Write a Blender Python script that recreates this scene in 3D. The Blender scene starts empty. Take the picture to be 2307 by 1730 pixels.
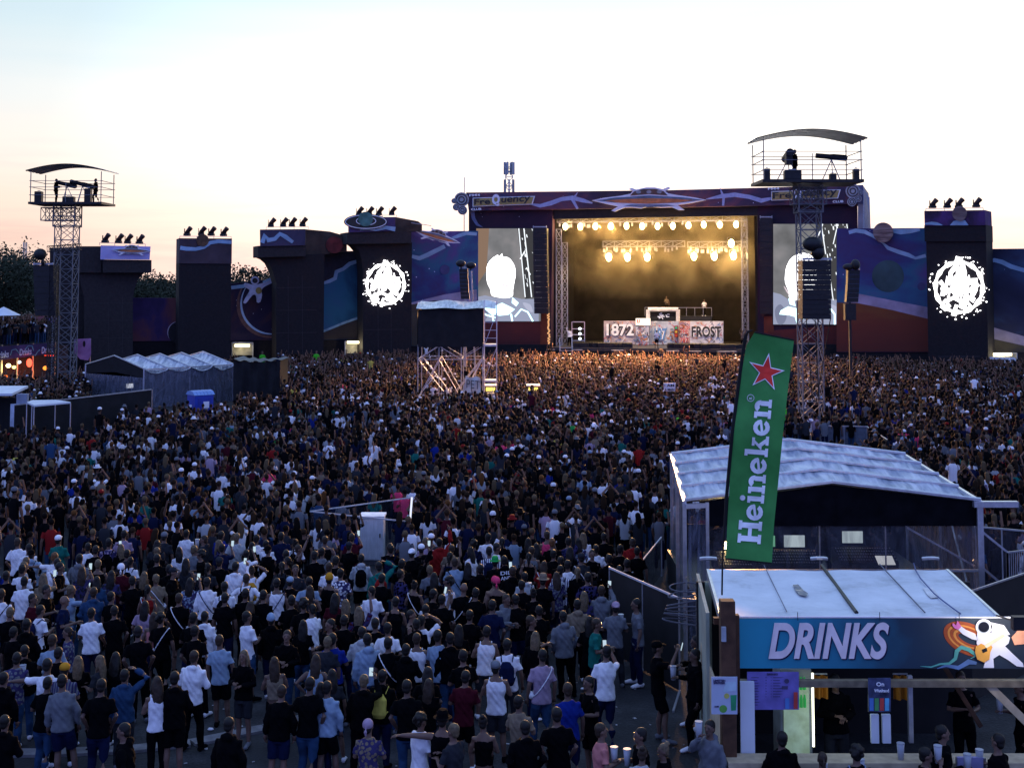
import bpy, bmesh, math, random
import numpy as np
from mathutils import Vector, Matrix
from mathutils.geometry import tessellate_polygon
R = math.radians
random.seed(7); rng = np.random.default_rng(11)
scene = bpy.context.scene
col = scene.collection

# ------------------------------------------------------------------ camera
F = 2900.0; CX = 1153.5; CY = 440.0; PITCH = math.atan((633 - 440) / F); CAMH = 8.5
cam = bpy.data.cameras.new('camera'); camo = bpy.data.objects.new('camera', cam); col.objects.link(camo)
cam.sensor_fit = 'HORIZONTAL'; cam.sensor_width = 36.0; cam.lens = 36.0 * F / 2307
cam.shift_x = 0.0; cam.shift_y = -(865.0 - CY) / 2307
cam.clip_start = 0.3; cam.clip_end = 6000
camo.location = (0, 0, CAMH); camo.rotation_euler = (R(90) + PITCH, 0, 0)
scene.camera = camo

# ------------------------------------------------------------------ sky, light, exposure
SKY_STRENGTH = 1.0
SUN_EL, SUN_AZ = 0.4, 9.0                      # just above the horizon behind the stage
w = bpy.data.worlds.new("World"); scene.world = w; w.use_nodes = True
nt = w.node_tree; bg = nt.nodes['Background']
def wramp(stops, src):
    r = nt.nodes.new('ShaderNodeValToRGB'); el = r.color_ramp.elements
    while len(el) < len(stops): el.new(.5)
    for e, (p, c) in zip(el, stops): e.position = p; e.color = (*c, 1)
    nt.links.new(src, r.inputs[0]); return r.outputs[0]
def wmath(op, a, b):
    m = nt.nodes.new('ShaderNodeMath'); m.operation = op
    for k, v in enumerate((a, b)):
        if isinstance(v, (int, float)): m.inputs[k].default_value = v
        else: nt.links.new(v, m.inputs[k])
    return m.outputs[0]
def wmix(f, a, b, blend='MIX'):
    m = nt.nodes.new('ShaderNodeMixRGB'); m.blend_type = blend
    for k, v in enumerate((f, a, b)):
        if isinstance(v, (int, float)): m.inputs[k].default_value = v
        else: nt.links.new(v, m.inputs[k])
    return m.outputs[0]
tcw = nt.nodes.new('ShaderNodeTexCoord'); sxw = nt.nodes.new('ShaderNodeSeparateXYZ'); nt.links.new(tcw.outputs['Generated'], sxw.inputs[0])
dt = nt.nodes.new('ShaderNodeVectorMath'); dt.operation = 'DOT_PRODUCT'; dt.inputs[1].default_value = (math.sin(R(SUN_AZ)), math.cos(R(SUN_AZ)), 0)
nt.links.new(tcw.outputs['Generated'], dt.inputs[0]); az = wmath('MULTIPLY_ADD', dt.outputs['Value'], .5); az.node.inputs[2].default_value = .5
mpw = nt.nodes.new('ShaderNodeMapping'); mpw.inputs['Scale'].default_value = (1.3, 1.3, 16); mpw.inputs['Rotation'].default_value = (0, R(4), 0); nt.links.new(tcw.outputs['Generated'], mpw.inputs[0])
nzw = nt.nodes.new('ShaderNodeTexNoise'); nzw.inputs['Scale'].default_value = 3.2; nzw.inputs['Detail'].default_value = 6; nt.links.new(mpw.outputs[0], nzw.inputs[0])
zz = wmath('ADD', sxw.outputs['Z'], wmath('MULTIPLY', wmath('SUBTRACT', nzw.outputs['Fac'], .5), .035))
front = wramp([(0, (1.12, .78, .66)), (.03, (1.22, .89, .73)), (.055, (1.26, 1.02, .85)), (.09, (1.26, 1.14, 1.02)), (.14, (1.10, 1.13, 1.12)), (.185, (.88, 1.05, 1.12)), (.23, (.70, .95, 1.12)), (.4, (.66, .92, 1.2)), (1, (.42, .62, 1.15))], zz)
back = wramp([(0, (.36, .41, 1.06)), (.15, (.31, .40, 1.12)), (.4, (.25, .38, 1.1)), (1, (.42, .62, 1.15))], zz)
fac = wramp([(0, (0, 0, 0)), (.45, (.1, .1, .1)), (.85, (.9, .9, .9)), (.93, (1, 1, 1))], az)
bri = wramp([(0, (.92, .92, .92)), (.5, (.85, .85, .85)), (.90, (.64, .64, .64)), (.935, (.69, .69, .69)), (.975, (1, 1, 1)), (1, (1, 1, 1))], az)
bri2 = wmath('MULTIPLY', bri, 1.25)
colw = wmix(fac, back, front); cl = wramp([(.44, (1, 1, 1)), (.56, (.92, .86, .89)), (.62, (1, .96, .94)), (.7, (.88, .83, .88))], nzw.outputs['Fac'])
lowc = wramp([(.02, (1, 1, 1)), (.13, (0, 0, 0))], sxw.outputs['Z'])
colw = wmix(lowc, colw, wmix(1.0, colw, cl, 'MULTIPLY'))
colw = wmix(1.0, colw, bri2, 'MULTIPLY')
nt.links.new(colw, bg.inputs[0]); bg.inputs[1].default_value = SKY_STRENGTH
sun = bpy.data.lights.new('sun', 'SUN'); sun.energy = 0.12; sun.angle = R(3); sun.color = (1, .62, .4)
suno = bpy.data.objects.new('sun', sun); col.objects.link(suno)
sd = Vector((math.sin(R(SUN_AZ)) * math.cos(R(3)), math.cos(R(SUN_AZ)) * math.cos(R(3)), math.sin(R(3))))
suno.rotation_euler = (-sd).to_track_quat('-Z', 'Y').to_euler()
vs = scene.view_settings; vs.view_transform = 'Standard'; vs.look = 'None'; vs.exposure = 0.0; vs.gamma = 1; vs.use_curve_mapping = False
cy = scene.cycles; cy.max_bounces = 4; cy.diffuse_bounces = 2; cy.glossy_bounces = 2; cy.transmission_bounces = 4
cy.transparent_max_bounces = 12; cy.volume_bounces = 0; cy.volume_step_rate = 2.0; cy.sample_clamp_indirect = 4
cy.use_denoising = True; cy.use_light_tree = True

# ------------------------------------------------------------------ helpers: from the photograph's measurements to the place
cp, sp = math.cos(PITCH), math.sin(PITCH)
def ray(px, py):
    u = (px - CX) / F; v = (CY - py) / F
    return Vector((u, cp - sp * v, sp + cp * v))
def atd(px, py, d):
    r = ray(px, py); k = d / r.y
    return Vector((r.x * k, d, CAMH + r.z * k))
def atz(px, py, z):
    r = ray(px, py); k = (z - CAMH) / r.z
    return Vector((r.x * k, r.y * k, z))
def tile(x0, y0, s): return lambda x, y: (x0 + x * s, y0 + y * s)
A = tile(0, 330, .36171); B = tile(550, 430, .30136); C = tile(1000, 330, .30139); D = tile(1450, 280, .33153)
E = tile(1850, 420, .28924); Ft = tile(1500, 720, .36483); G = tile(1550, 1230, .34222)
H = tile(0, 1200, .31949); I = tile(550, 1200, .31949); J = tile(1100, 1200, .31949)
Kt = tile(0, 880, .31646); L = tile(600, 800, .31646); M = tile(1200, 560, .22604); P = tile(0, 680, .18083)
Q = tile(2050, 950, .27138); Rt = tile(1100, 950, .22604)
class Plane:
    def __init__(s, a, b):                      # two (px, distance) pairs: a standing plane
        s.a = Vector(((a[0] - CX) / F * a[1], a[1])); s.b = Vector(((b[0] - CX) / F * b[1], b[1]))
        s.t = (s.b - s.a).normalized(); s.n = Vector((s.t.y, -s.t.x))
    def p(s, q, off=0.0):
        r = ray(*q); o = s.a + s.n * off; rr = Vector((r.x, r.y))
        k = o.dot(s.n) / rr.dot(s.n)
        return Vector((r.x * k, r.y * k, CAMH + r.z * k))
    def N(s): return Vector((s.n.x, s.n.y, 0))
    def T(s): return Vector((s.t.x, s.t.y, 0))
SP = Plane((1058, 133), (1945, 125))           # stage front
WL = Plane((0, 116), (930, 129))               # left decorated wall
WR = Plane((1945, 120), (2307, 113))           # right decorated wall

# ------------------------------------------------------------------ tags
def tag(o, label, cat, group=None, kind=None):
    if label: o['label'] = label
    if cat: o['category'] = cat
    if group: o['group'] = group
    if kind: o['kind'] = kind
    return o
def thing(name, loc, label, cat, group=None, rz=0.0):
    o = bpy.data.objects.new(name, None); o.empty_display_size = .3
    o.location = loc; o.rotation_euler.z = rz; col.objects.link(o)
    return tag(o, label, cat, group)
def newobj(name, me, parent=None, loc=None):
    o = bpy.data.objects.new(name, me); col.objects.link(o)
    if parent is not None: o.parent = parent
    if loc is not None: o.location = loc
    return o
def copytree(o, parent=None):
    c = o.copy(); col.objects.link(c); c.parent = parent
    for ch in list(o.children): copytree(ch, c)
    return c

# ------------------------------------------------------------------ materials
mats = {}
def mat(name, c, rough=.7, metal=0.0, var=.25, scale=3.0, bump=0.0, spec=.3, emit=None, es=0.0, alpha=1.0, obcol=False):
    if name in mats: return mats[name]
    m = bpy.data.materials.new(name); m.use_nodes = True; t = m.node_tree; b = t.nodes['Principled BSDF']
    b.inputs['Roughness'].default_value = rough; b.inputs['Metallic'].default_value = metal
    b.inputs['Specular IOR Level'].default_value = spec
    tc = t.nodes.new('ShaderNodeTexCoord'); nz = t.nodes.new('ShaderNodeTexNoise')
    nz.inputs['Scale'].default_value = scale; nz.inputs['Detail'].default_value = 5
    t.links.new(tc.outputs['Object'], nz.inputs['Vector'])
    mr = t.nodes.new('ShaderNodeMapRange'); mr.inputs[1].default_value = .3; mr.inputs[2].default_value = .7
    mr.inputs[3].default_value = 1 - var; mr.inputs[4].default_value = 1 + var
    t.links.new(nz.outputs['Fac'], mr.inputs[0])
    vm = t.nodes.new('ShaderNodeVectorMath'); vm.operation = 'SCALE'
    if obcol:
        oi = t.nodes.new('ShaderNodeObjectInfo'); t.links.new(oi.outputs['Color'], vm.inputs[0])
    else: vm.inputs[0].default_value = c[:3]
    t.links.new(mr.outputs[0], vm.inputs['Scale']); t.links.new(vm.outputs[0], b.inputs['Base Color'])
    if bump:
        bp = t.nodes.new('ShaderNodeBump'); bp.inputs['Strength'].default_value = bump; bp.inputs['Distance'].default_value = .02
        t.links.new(nz.outputs['Fac'], bp.inputs['Height']); t.links.new(bp.outputs[0], b.inputs['Normal'])
    if emit:
        b.inputs['Emission Color'].default_value = (*emit, 1); b.inputs['Emission Strength'].default_value = es
    if alpha < 1: b.inputs['Alpha'].default_value = alpha
    mats[name] = m; return m
def emis(name, c, s):
    if name in mats: return mats[name]
    m = bpy.data.materials.new(name); m.use_nodes = True; t = m.node_tree; t.nodes.clear()
    e = t.nodes.new('ShaderNodeEmission'); o = t.nodes.new('ShaderNodeOutputMaterial')
    e.inputs[0].default_value = (*c, 1); e.inputs[1].default_value = s; t.links.new(e.outputs[0], o.inputs[0])
    mats[name] = m; return m
def ramp(t, stops, src):
    r = t.nodes.new('ShaderNodeValToRGB'); el = r.color_ramp.elements
    while len(el) < len(stops): el.new(.5)
    for e, (p, c) in zip(el, stops): e.position = p; e.color = (*c, 1)
    t.links.new(src, r.inputs[0]); return r
def mural(name, stops, scale=.12, seed=0.0, star=.0, dist=1.0, ground=None):
    """printed cloth: cloudy nebula colours and stars, in the cloth's own coordinates"""
    m = bpy.data.materials.new(name); m.use_nodes = True; t = m.node_tree; b = t.nodes['Principled BSDF']
    b.inputs['Roughness'].default_value = .8; b.inputs['Specular IOR Level'].default_value = .15
    g = t.nodes.new('ShaderNodeNewGeometry'); mp = t.nodes.new('ShaderNodeMapping')
    mp.inputs['Location'].default_value = (seed, seed * 1.7, 0)
    t.links.new(g.outputs['Position'], mp.inputs[0])
    nz = t.nodes.new('ShaderNodeTexNoise'); nz.inputs['Scale'].default_value = scale; nz.inputs['Detail'].default_value = 6
    nz.inputs['Distortion'].default_value = dist; nz.inputs['Roughness'].default_value = .55
    t.links.new(mp.outputs[0], nz.inputs['Vector'])
    r = ramp(t, stops, nz.outputs['Fac']); out = r.outputs[0]
    if star:
        vo = t.nodes.new('ShaderNodeTexVoronoi'); vo.inputs['Scale'].default_value = 1.1
        t.links.new(mp.outputs[0], vo.inputs['Vector'])
        lt = t.nodes.new('ShaderNodeMath'); lt.operation = 'LESS_THAN'; lt.inputs[1].default_value = star
        t.links.new(vo.outputs['Distance'], lt.inputs[0])
        mx = t.nodes.new('ShaderNodeMixRGB'); mx.inputs[2].default_value = (.8, .8, 1, 1)
        t.links.new(lt.outputs[0], mx.inputs[0]); t.links.new(out, mx.inputs[1]); out = mx.outputs[0]
    t.links.new(out, b.inputs['Base Color']); mats[name] = m; return m
def zramp(name, z0, z1, stops, rough=.8, nscale=.6, amt=.15, stretch=1.0):
    m = bpy.data.materials.new(name); m.use_nodes = True; t = m.node_tree; b = t.nodes['Principled BSDF']
    b.inputs['Roughness'].default_value = rough; b.inputs['Specular IOR Level'].default_value = .15
    g = t.nodes.new('ShaderNodeNewGeometry'); sx = t.nodes.new('ShaderNodeSeparateXYZ'); t.links.new(g.outputs['Position'], sx.inputs[0])
    mr = t.nodes.new('ShaderNodeMapRange'); mr.inputs[1].default_value = z0; mr.inputs[2].default_value = z1
    t.links.new(sx.outputs['Z'], mr.inputs[0])
    mp = t.nodes.new('ShaderNodeMapping'); mp.inputs['Scale'].default_value = (1, 1, stretch); t.links.new(g.outputs['Position'], mp.inputs[0])
    nz = t.nodes.new('ShaderNodeTexNoise'); nz.inputs['Scale'].default_value = nscale; nz.inputs['Detail'].default_value = 6
    t.links.new(mp.outputs[0], nz.inputs['Vector'])
    a = t.nodes.new('ShaderNodeMath'); a.operation = 'MULTIPLY_ADD'; a.inputs[1].default_value = amt * 2
    t.links.new(nz.outputs['Fac'], a.inputs[0]); 
    s2 = t.nodes.new('ShaderNodeMath'); s2.operation = 'SUBTRACT'; s2.inputs[1].default_value = amt; t.links.new(mr.outputs[0], s2.inputs[0])
    t.links.new(s2.outputs[0], a.inputs[2])
    r = ramp(t, stops, a.outputs[0]); t.links.new(r.outputs[0], b.inputs['Base Color']); mats[name] = m; return m
alu = mat('aluminium', (.55, .56, .6), .35, .8, .15, 8); tower_alu = mat('tower_lattice', (.15, .155, .17), .75, .15, .2, 8)
steel = mat('galvanised_steel', (.35, .36, .38), .45, .7, .2, 8)
blackcloth = mat('black_fabric', (.008, .008, .010), .8, 0, .4, 2, .3)
darkpaint = mat('black_paint', (.012, .012, .014), .5, 0, .3, 4)
rubber = mat('rubber', (.01, .01, .01), .9)
white_plast = mat('white_tarpaulin', (.62, .66, .72), .4, 0, .10, 1.2, .3)
wood = mat('stained_wood', (.075, .035, .018), .7, 0, .35, 6, .3)
pale_wood = mat('pale_timber', (.42, .34, .22), .7, 0, .2, 6, .2)
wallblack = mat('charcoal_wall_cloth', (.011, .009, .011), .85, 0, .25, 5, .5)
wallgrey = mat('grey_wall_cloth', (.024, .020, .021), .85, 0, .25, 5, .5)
lav = mat('pale_blue_print', (.23, .36, .5), .8, 0, .2, 1.0)
whiteprint = mat('white_print', (.75, .75, .8), .7, 0, .05, 2)
ledw = emis('led_white', (1, .98, 1), 4.0)
warmlens = emis('warm_lens', (1.0, .72, .30), 40.0)
tube_em = emis('fluorescent', (1.0, .85, .5), 3.5)
phone_em = emis('phone_screen', (.65, .85, 1), .8)

# ------------------------------------------------------------------ mesh builder (world coordinates; parent's location is taken off)
class MB:
    def __init__(s): s.v = []; s.f = []; s.m = []
    def add(s, vs, fs, mi=0):
        k = len(s.v); s.v += [tuple(v) for v in vs]; s.f += [tuple(i + k for i in f) for f in fs]; s.m += [mi] * len(fs); return s
    def box(s, c, d, rz=0.0, mi=0):
        x, y, z = d[0] / 2, d[1] / 2, d[2] / 2; cs, sn = math.cos(rz), math.sin(rz)
        vs = [(c[0] + a * x * cs - b * y * sn, c[1] + a * x * sn + b * y * cs, c[2] + e * z) for a in (-1, 1) for b in (-1, 1) for e in (-1, 1)]
        return s.add(vs, [(0, 1, 3, 2), (4, 6, 7, 5), (0, 4, 5, 1), (2, 3, 7, 6), (0, 2, 6, 4), (1, 5, 7, 3)], mi)
    def tube(s, pts, r, n=6, mi=0, caps=True):
        pts = [Vector(p) for p in pts]; rs = r if isinstance(r, (list, tuple)) else [r] * len(pts); vs = []; fs = []
        for i, p in enumerate(pts):
            d = (pts[min(i + 1, len(pts) - 1)] - pts[max(i - 1, 0)]).normalized()
            up = Vector((0, 0, 1)) if abs(d.z) < .9 else Vector((0, 1, 0))
            a = d.cross(up).normalized(); b = d.cross(a).normalized()
            rr = rs[i] if isinstance(rs[i], tuple) else (rs[i], rs[i])
            for k in range(n):
                an = 2 * math.pi * (k + .5) / n; vs.append(p + a * math.cos(an) * rr[0] + b * math.sin(an) * rr[1])
        for i in range(len(pts) - 1):
            for k in range(n):
                k2 = (k + 1) % n; fs.append((i * n + k, i * n + k2, (i + 1) * n + k2, (i + 1) * n + k))
        if caps: fs.append(tuple(range(n - 1, -1, -1))); fs.append(tuple((len(pts) - 1) * n + k for k in range(n)))
        return s.add(vs, fs, mi)
    def beam(s, p, q, w=.05, mi=0, n=4): return s.tube([p, q], w, n, mi)
    def ell(s, c, r, n=12, k=8, mi=0, M=None):
        vs = []; fs = []
        for i in range(k + 1):
            th = math.pi * i / k
            for j in range(n):
                ph = 2 * math.pi * j / n
                v = Vector((r[0] * math.sin(th) * math.cos(ph), r[1] * math.sin(th) * math.sin(ph), r[2] * math.cos(th)))
                if M: v = M @ v
                vs.append(v + Vector(c))
        for i in range(k):
            for j in range(n): j2 = (j + 1) % n; fs.append((i * n + j, (i + 1) * n + j, (i + 1) * n + j2, i * n + j2))
        return s.add(vs, fs, mi)
    def prism(s, pts, vec, mi=0):
        """outline (3-D points in one plane) given thickness along vec"""
        pts = [Vector(p) for p in pts]; n = len(pts); vec = Vector(vec)
        tri = tessellate_polygon([pts]); vs = pts + [p + vec for p in pts]; fs = []
        nr = sum(((pts[b] - pts[a]).cross(pts[c] - pts[a]) for a, b, c in tri), Vector()).dot(vec)
        for a, b, c in tri:
            fl = (pts[b] - pts[a]).cross(pts[c] - pts[a]).dot(vec) > 0
            fs.append((c, b, a) if fl else (a, b, c)); fs.append((a + n, b + n, c + n) if fl else (c + n, b + n, a + n))
        for i in range(n):
            j = (i + 1) % n; fs.append((i, j, j + n, i + n))
        return s.add(vs, fs, mi)
    def grid(s, fn, nu, nv, mi=0):
        vs = [fn(i / nu, j / nv) for i in range(nu + 1) for j in range(nv + 1)]
        fs = [(i * (nv + 1) + j, (i + 1) * (nv + 1) + j, (i + 1) * (nv + 1) + j + 1, i * (nv + 1) + j + 1) for i in range(nu) for j in range(nv)]
        return s.add(vs, fs, mi)
    def truss(s, p, q, w, bays, r=.03, side=None):
        """square lattice mast from p to q"""
        p = Vector(p); q = Vector(q); d = (q - p).normalized(); a = Vector(side or (1, 0, 0)); a = (a - d * a.dot(d)).normalized(); b = d.cross(a)
        cs = [(a * i + b * j) * (w / 2) for i, j in ((-1, -1), (1, -1), (1, 1), (-1, 1))]; Lg = (q - p).length
        for c in cs: s.beam(p + c, q + c, r)
        for k in range(bays + 1):
            o = p + d * (Lg * k / bays)
            for i in range(4): s.beam(o + cs[i], o + cs[(i + 1) % 4], r * .6)
            if k < bays:
                o2 = p + d * (Lg * (k + 1) / bays); om = (o + o2) / 2
                for i in range(4):
                    x, y = cs[i], cs[(i + 1) % 4]
                    s.beam(o + x, o2 + y, r * .55); s.beam(o + y, o2 + x, r * .55)
        return s
    def each(s, name, ms, parent, segs, r=.03, n=4):
        for a, b in segs: MB().beam(a, b, r, n=n).build(name, ms, parent)
    def build(s, name, ms, parent=None, smooth=False, bevel=0):
        me = bpy.data.meshes.new(name)
        off = Vector((0, 0, 0))
        if parent is not None:
            pp = parent
            while pp is not None: off += pp.location; pp = pp.parent
        me.from_pydata([(v[0] - off.x, v[1] - off.y, v[2] - off.z) for v in s.v], [], s.f)
        for m in (ms if isinstance(ms, (list, tuple)) else [ms]): me.materials.append(m)
        me.polygons.foreach_set('material_index', s.m)
        if smooth: me.polygons.foreach_set('use_smooth', [True] * len(s.f))
        me.update(); o = newobj(name, me, parent)
        if bevel:
            bm = o.modifiers.new('b', 'BEVEL'); bm.width = bevel; bm.segments = 2; bm.limit_method = 'ANGLE'
        return o
def slab(pts, pl, off, depth, mb=None, mi=0):
    """outline measured in the photo, standing on plane pl, its face `off` m in front of it, `depth` m thick"""
    mb = mb or MB(); mb.prism([pl.p(q, off) for q in pts], -pl.N() * depth, mi); return mb
def smooth(pts, n=4, closed=True):
    o = []; m = len(pts)
    for i in range(m if closed else m - 1):
        p0, p1, p2, p3 = [np.array(pts[(i + k) % m] if closed else pts[min(max(i + k, 0), m - 1)]) for k in (-1, 0, 1, 2)]
        for k in range(n): t = k / n; o.append(tuple(.5 * ((2 * p1) + (p2 - p0) * t + (2 * p0 - 5 * p1 + 4 * p2 - p3) * t * t + (3 * p1 - p0 - 3 * p2 + p3) * t ** 3)))
    return o if closed else o + [tuple(pts[-1])]
def rect(a, b): return [(a[0], a[1]), (b[0], a[1]), (b[0], b[1]), (a[0], b[1])]
def strip(pts, w, pl, off, depth, mb, mi=0, wob=0):
    """a painted band of varying width following pts"""
    n = len(pts); up = []; dn = []
    for i, p in enumerate(pts):
        a = pts[max(i - 1, 0)]; b = pts[min(i + 1, n - 1)]; dx, dy = b[0] - a[0], b[1] - a[1]; l = math.hypot(dx, dy) or 1
        ww = (w[i] if isinstance(w, (list, tuple)) else w) / 2
        up.append((p[0] - dy / l * ww, p[1] + dx / l * ww)); dn.append((p[0] + dy / l * ww, p[1] - dx / l * ww))
    for i in range(n - 1): slab([up[i], up[i + 1], dn[i + 1], dn[i]], pl, off, depth, mb, mi)
    return mb
def text(s, name, m, parent, o, t, u, height, width=None, shear=0.0, bold=0.0, depth=.01):
    """lettering: o bottom-left corner, t and u unit vectors, height of capitals in m"""
    cu = bpy.data.curves.new(name, 'FONT'); cu.body = s; cu.shear = shear; cu.offset = bold; cu.extrude = .5
    ob = bpy.data.objects.new(name, cu); col.objects.link(ob)
    dg = bpy.context.evaluated_depsgraph_get(); me = bpy.data.meshes.new_from_object(ob.evaluated_get(dg))
    bpy.data.objects.remove(ob)
    n = len(me.vertices); co = np.empty(n * 3); me.vertices.foreach_get('co', co); co = co.reshape(-1, 3)
    co[:, :2] -= co[:, :2].min(0); sz = co[:, :2].max(0); ky = height / sz[1]; kx = (width / sz[0]) if width else ky
    t = Vector(t); u = Vector(u); nn = t.cross(u)
    off = Vector((0, 0, 0)); pp = parent
    while pp is not None: off += pp.location; pp = pp.parent
    w3 = np.outer(co[:, 0] * kx, np.array(t)) + np.outer(co[:, 1] * ky, np.array(u)) + np.outer(co[:, 2] * depth, np.array(nn)) + np.array(Vector(o) - off)
    me.vertices.foreach_set('co', w3.ravel()); me.materials.clear(); me.materials.append(m); me.update()
    return newobj(name, me, parent)
UP = Vector((0, 0, 1))
# ------------------------------------------------------------------ ground
def ground():
    m = bpy.data.materials.new('asphalt'); m.use_nodes = True; t = m.node_tree; b = t.nodes['Principled BSDF']
    b.inputs['Roughness'].default_value = .8; b.inputs['Specular IOR Level'].default_value = .3
    g = t.nodes.new('ShaderNodeNewGeometry')
    n1 = t.nodes.new('ShaderNodeTexNoise'); n1.inputs['Scale'].default_value = .9; n1.inputs['Detail'].default_value = 7; n1.inputs['Roughness'].default_value = .6
    n2 = t.nodes.new('ShaderNodeTexNoise'); n2.inputs['Scale'].default_value = 18; n2.inputs['Detail'].default_value = 4
    t.links.new(g.outputs['Position'], n1.inputs[0]); t.links.new(g.outputs['Position'], n2.inputs[0])
    r = ramp(t, [(.35, (.010, .011, .015)), (.5, (.018, .020, .025)), (.62, (.034, .036, .042)), (.75, (.060, .062, .068))], n1.outputs['Fac'])
    mx = t.nodes.new('ShaderNodeMixRGB'); mx.blend_type = 'MULTIPLY'; mx.inputs[0].default_value = .8
    r2 = ramp(t, [(.3, (.35, .35, .35)), (.7, (1.3, 1.3, 1.3))], n2.outputs['Fac'])
    t.links.new(r.outputs[0], mx.inputs[1]); t.links.new(r2.outputs[0], mx.inputs[2]); t.links.new(mx.outputs[0], b.inputs['Base Color'])
    bp = t.nodes.new('ShaderNodeBump'); bp.inputs['Strength'].default_value = .6; bp.inputs['Distance'].default_value = .02
    t.links.new(n2.outputs['Fac'], bp.inputs['Height']); t.links.new(bp.outputs[0], b.inputs['Normal'])
    mb = MB(); mb.add([(-3000, -60, 0), (3000, -60, 0), (3000, 5000, 0), (-3000, 5000, 0)], [(0, 1, 2, 3)])
    mb.build('ground', m)['kind'] = 'structure'
    # pale kerb stones lying in the tarmac, bottom left
    pts = [atz(*H(-80, 1560), 0), atz(*H(350, 1560), 0), atz(*H(900, 1535), 0), atz(*H(1350, 1490), 0), atz(*H(1870, 1385), 0), atz(*H(2300, 1270), 0)]
    mb = MB(); w_ = .16
    for a, c in zip(pts, pts[1:]):
        d = (c - a).normalized(); s = Vector((-d.y, d.x, 0)); k = max(1, int((c - a).length / .9)); 
        for i in range(k):
            p = a + (c - a) * (i / k) + d * .02; q = a + (c - a) * ((i + 1) / k) - d * .02
            mb.prism([p - s * w_, q - s * w_, q + s * w_, p + s * w_], (0, 0, .05))
    mb.build('kerb', mat('kerb_stone', (.16, .16, .17), .8, 0, .3, 5))['kind'] = 'structure'
    # far ridge of hills behind the field
    mb = MB()
    for k, (d, h, sd, x0, x1) in enumerate([(520, 16, 1.3, -420, -20)]):
        def fn(u, v):
            x = x0 + (x1 - x0) * u
            hh = h * (1 - v) * (0.55 + .5 * math.sin(u * 5 + sd) * math.sin(u * 2.3) + .06 * math.sin(u * 61))
            return (x, d + 90 * (v), max(-.5, hh * (1 if v < 1 else 0)) if v > 0 else hh * 1)
        def fn2(u, v):
            x = x0 + (x1 - x0) * u; prof = .55 + .35 * math.sin(u * 4.2 + sd) + .04 * math.sin(u * 61) + .03 * math.sin(u * 143)
            return (x, d + 120 * v, h * prof * math.sin(math.pi * min(1, v * 1.0)) - .5)
        mb.grid(fn2, 160, 10)
    mb.build('hills', mat('wooded_hill', (.02, .03, .018), .9, 0, .5, .05), None, True)['kind'] = 'structure'
ground()

# ------------------------------------------------------------------ trees behind the walls
leafm = mat('foliage', (.014, .022, .009), .7, 0, .6, .8, .2); barkm = mat('bark', (.05, .038, .028), .9, 0, .3, 3)
def tree(px, d, h, r, n, label, seed, z0=None):
    g = random.Random(seed); x = (px - CX) / F * d; t = thing('broadleaf_tree', (x, d, 0), label, 'tree', 'trees behind the festival walls')
    mb = MB(); mb.tube([(x, d, 0), (x + .2, d, h * .3), (x - .1, d + .1, h * .6), (x, d, h * .85)], [.35, .27, .17, .06], 7)
    tips = []
    for i in range(9):
        a = g.uniform(0, 6.28); z = h * g.uniform(.3, .65); q = (x + math.cos(a) * r * .7, d + math.sin(a) * r * .7, z + h * g.uniform(.12, .3))
        mb.tube([(x, d, z), ((x + q[0]) / 2, (d + q[1]) / 2, (z + q[2]) / 2 + .3), q], [.13, .08, .03], 5); tips.append(q)
    mb.build('trunk', barkm, t, True)
    N_ = int(n * 2.2); cl = [(x + g.gauss(0, r * .45), d + g.gauss(0, r * .45), h * g.uniform(.42, .93), g.uniform(.22, .42) * r) for _ in range(26)] + [(q[0], q[1], q[2], r * .3) for q in tips]
    V = []; Fc = []
    for i in range(N_):
        c = g.choice(cl); dv = Vector((g.gauss(0, 1), g.gauss(0, 1), g.gauss(0, .8))).normalized() * c[3] * (g.random() ** .4)
        p = Vector(c[:3]) + dv; a = Vector((g.gauss(0, 1), g.gauss(0, 1), g.gauss(0, 1))).normalized(); bb = a.orthogonal().normalized(); s_ = g.uniform(.09, .22)
        k = len(V); V += [p - a * s_, p + bb * s_ * .6, p + a * s_, p - bb * s_ * .6]; Fc.append((k, k + 1, k + 2, k + 3))
    mb = MB(); mb.add(V, Fc); mb.build('crown', leafm, t)
for i, (px, d, h, r, n, lab) in enumerate([
    (-25, 150, 11.5, 6.5, 4200, 'dark round tree cut by the left edge of the frame, tallest of the wood'),
    (45, 158, 12.6, 6.5, 4200, 'broad dark tree left of the black hanging loudspeaker'),
    (105, 165, 10.8, 5.5, 3200, 'dark tree directly behind the black loudspeaker column beside the left lattice tower'),
    (350, 150, 9.2, 5.0, 3000, 'bushy tree seen through the gap beside the flared pillar with the spaceship board'),
    (385, 160, 9.0, 4.6, 2600, 'tree rising against the left edge of the plain square pillar'),
    (318, 170, 9.4, 4.4, 2200, 'smaller tree half hidden by the flared spaceship pillar'),
    (541, 150, 10.6, 2.6, 900, 'thin crowned tree over the floating astronaut cloth, right of square pillar'),
    (585, 160, 9.6, 3.4, 1300, 'low open tree between astronaut cloth and the second flared pillar'),
    (612, 150, 10.2, 2.4, 800, 'slender tree touching the curved edge of the second flared pillar'),
    (560, 175, 9.4, 5.0, 1800, 'wide low tree farthest back above the astronaut cloth')]):
    tree(px, d, h, r, n, lab, 50 + i)
def pylon(px, d, h, lab):
    x = (px - CX) / F * d; t = thing('power_pylon', (x, d, 0), lab, 'pylon'); mb = MB(); mb.truss((x, d, 0), (x, d, h * .7), 2.2, 8, .12); mb.truss((x, d, h * .7), (x, d, h), .9, 4, .1)
    for k in (.72, .85): mb.beam((x - h * .12, d, h * k), (x + h * .12, d, h * k), .12)
    mb.build('lattice_mast', steel, t)
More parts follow.
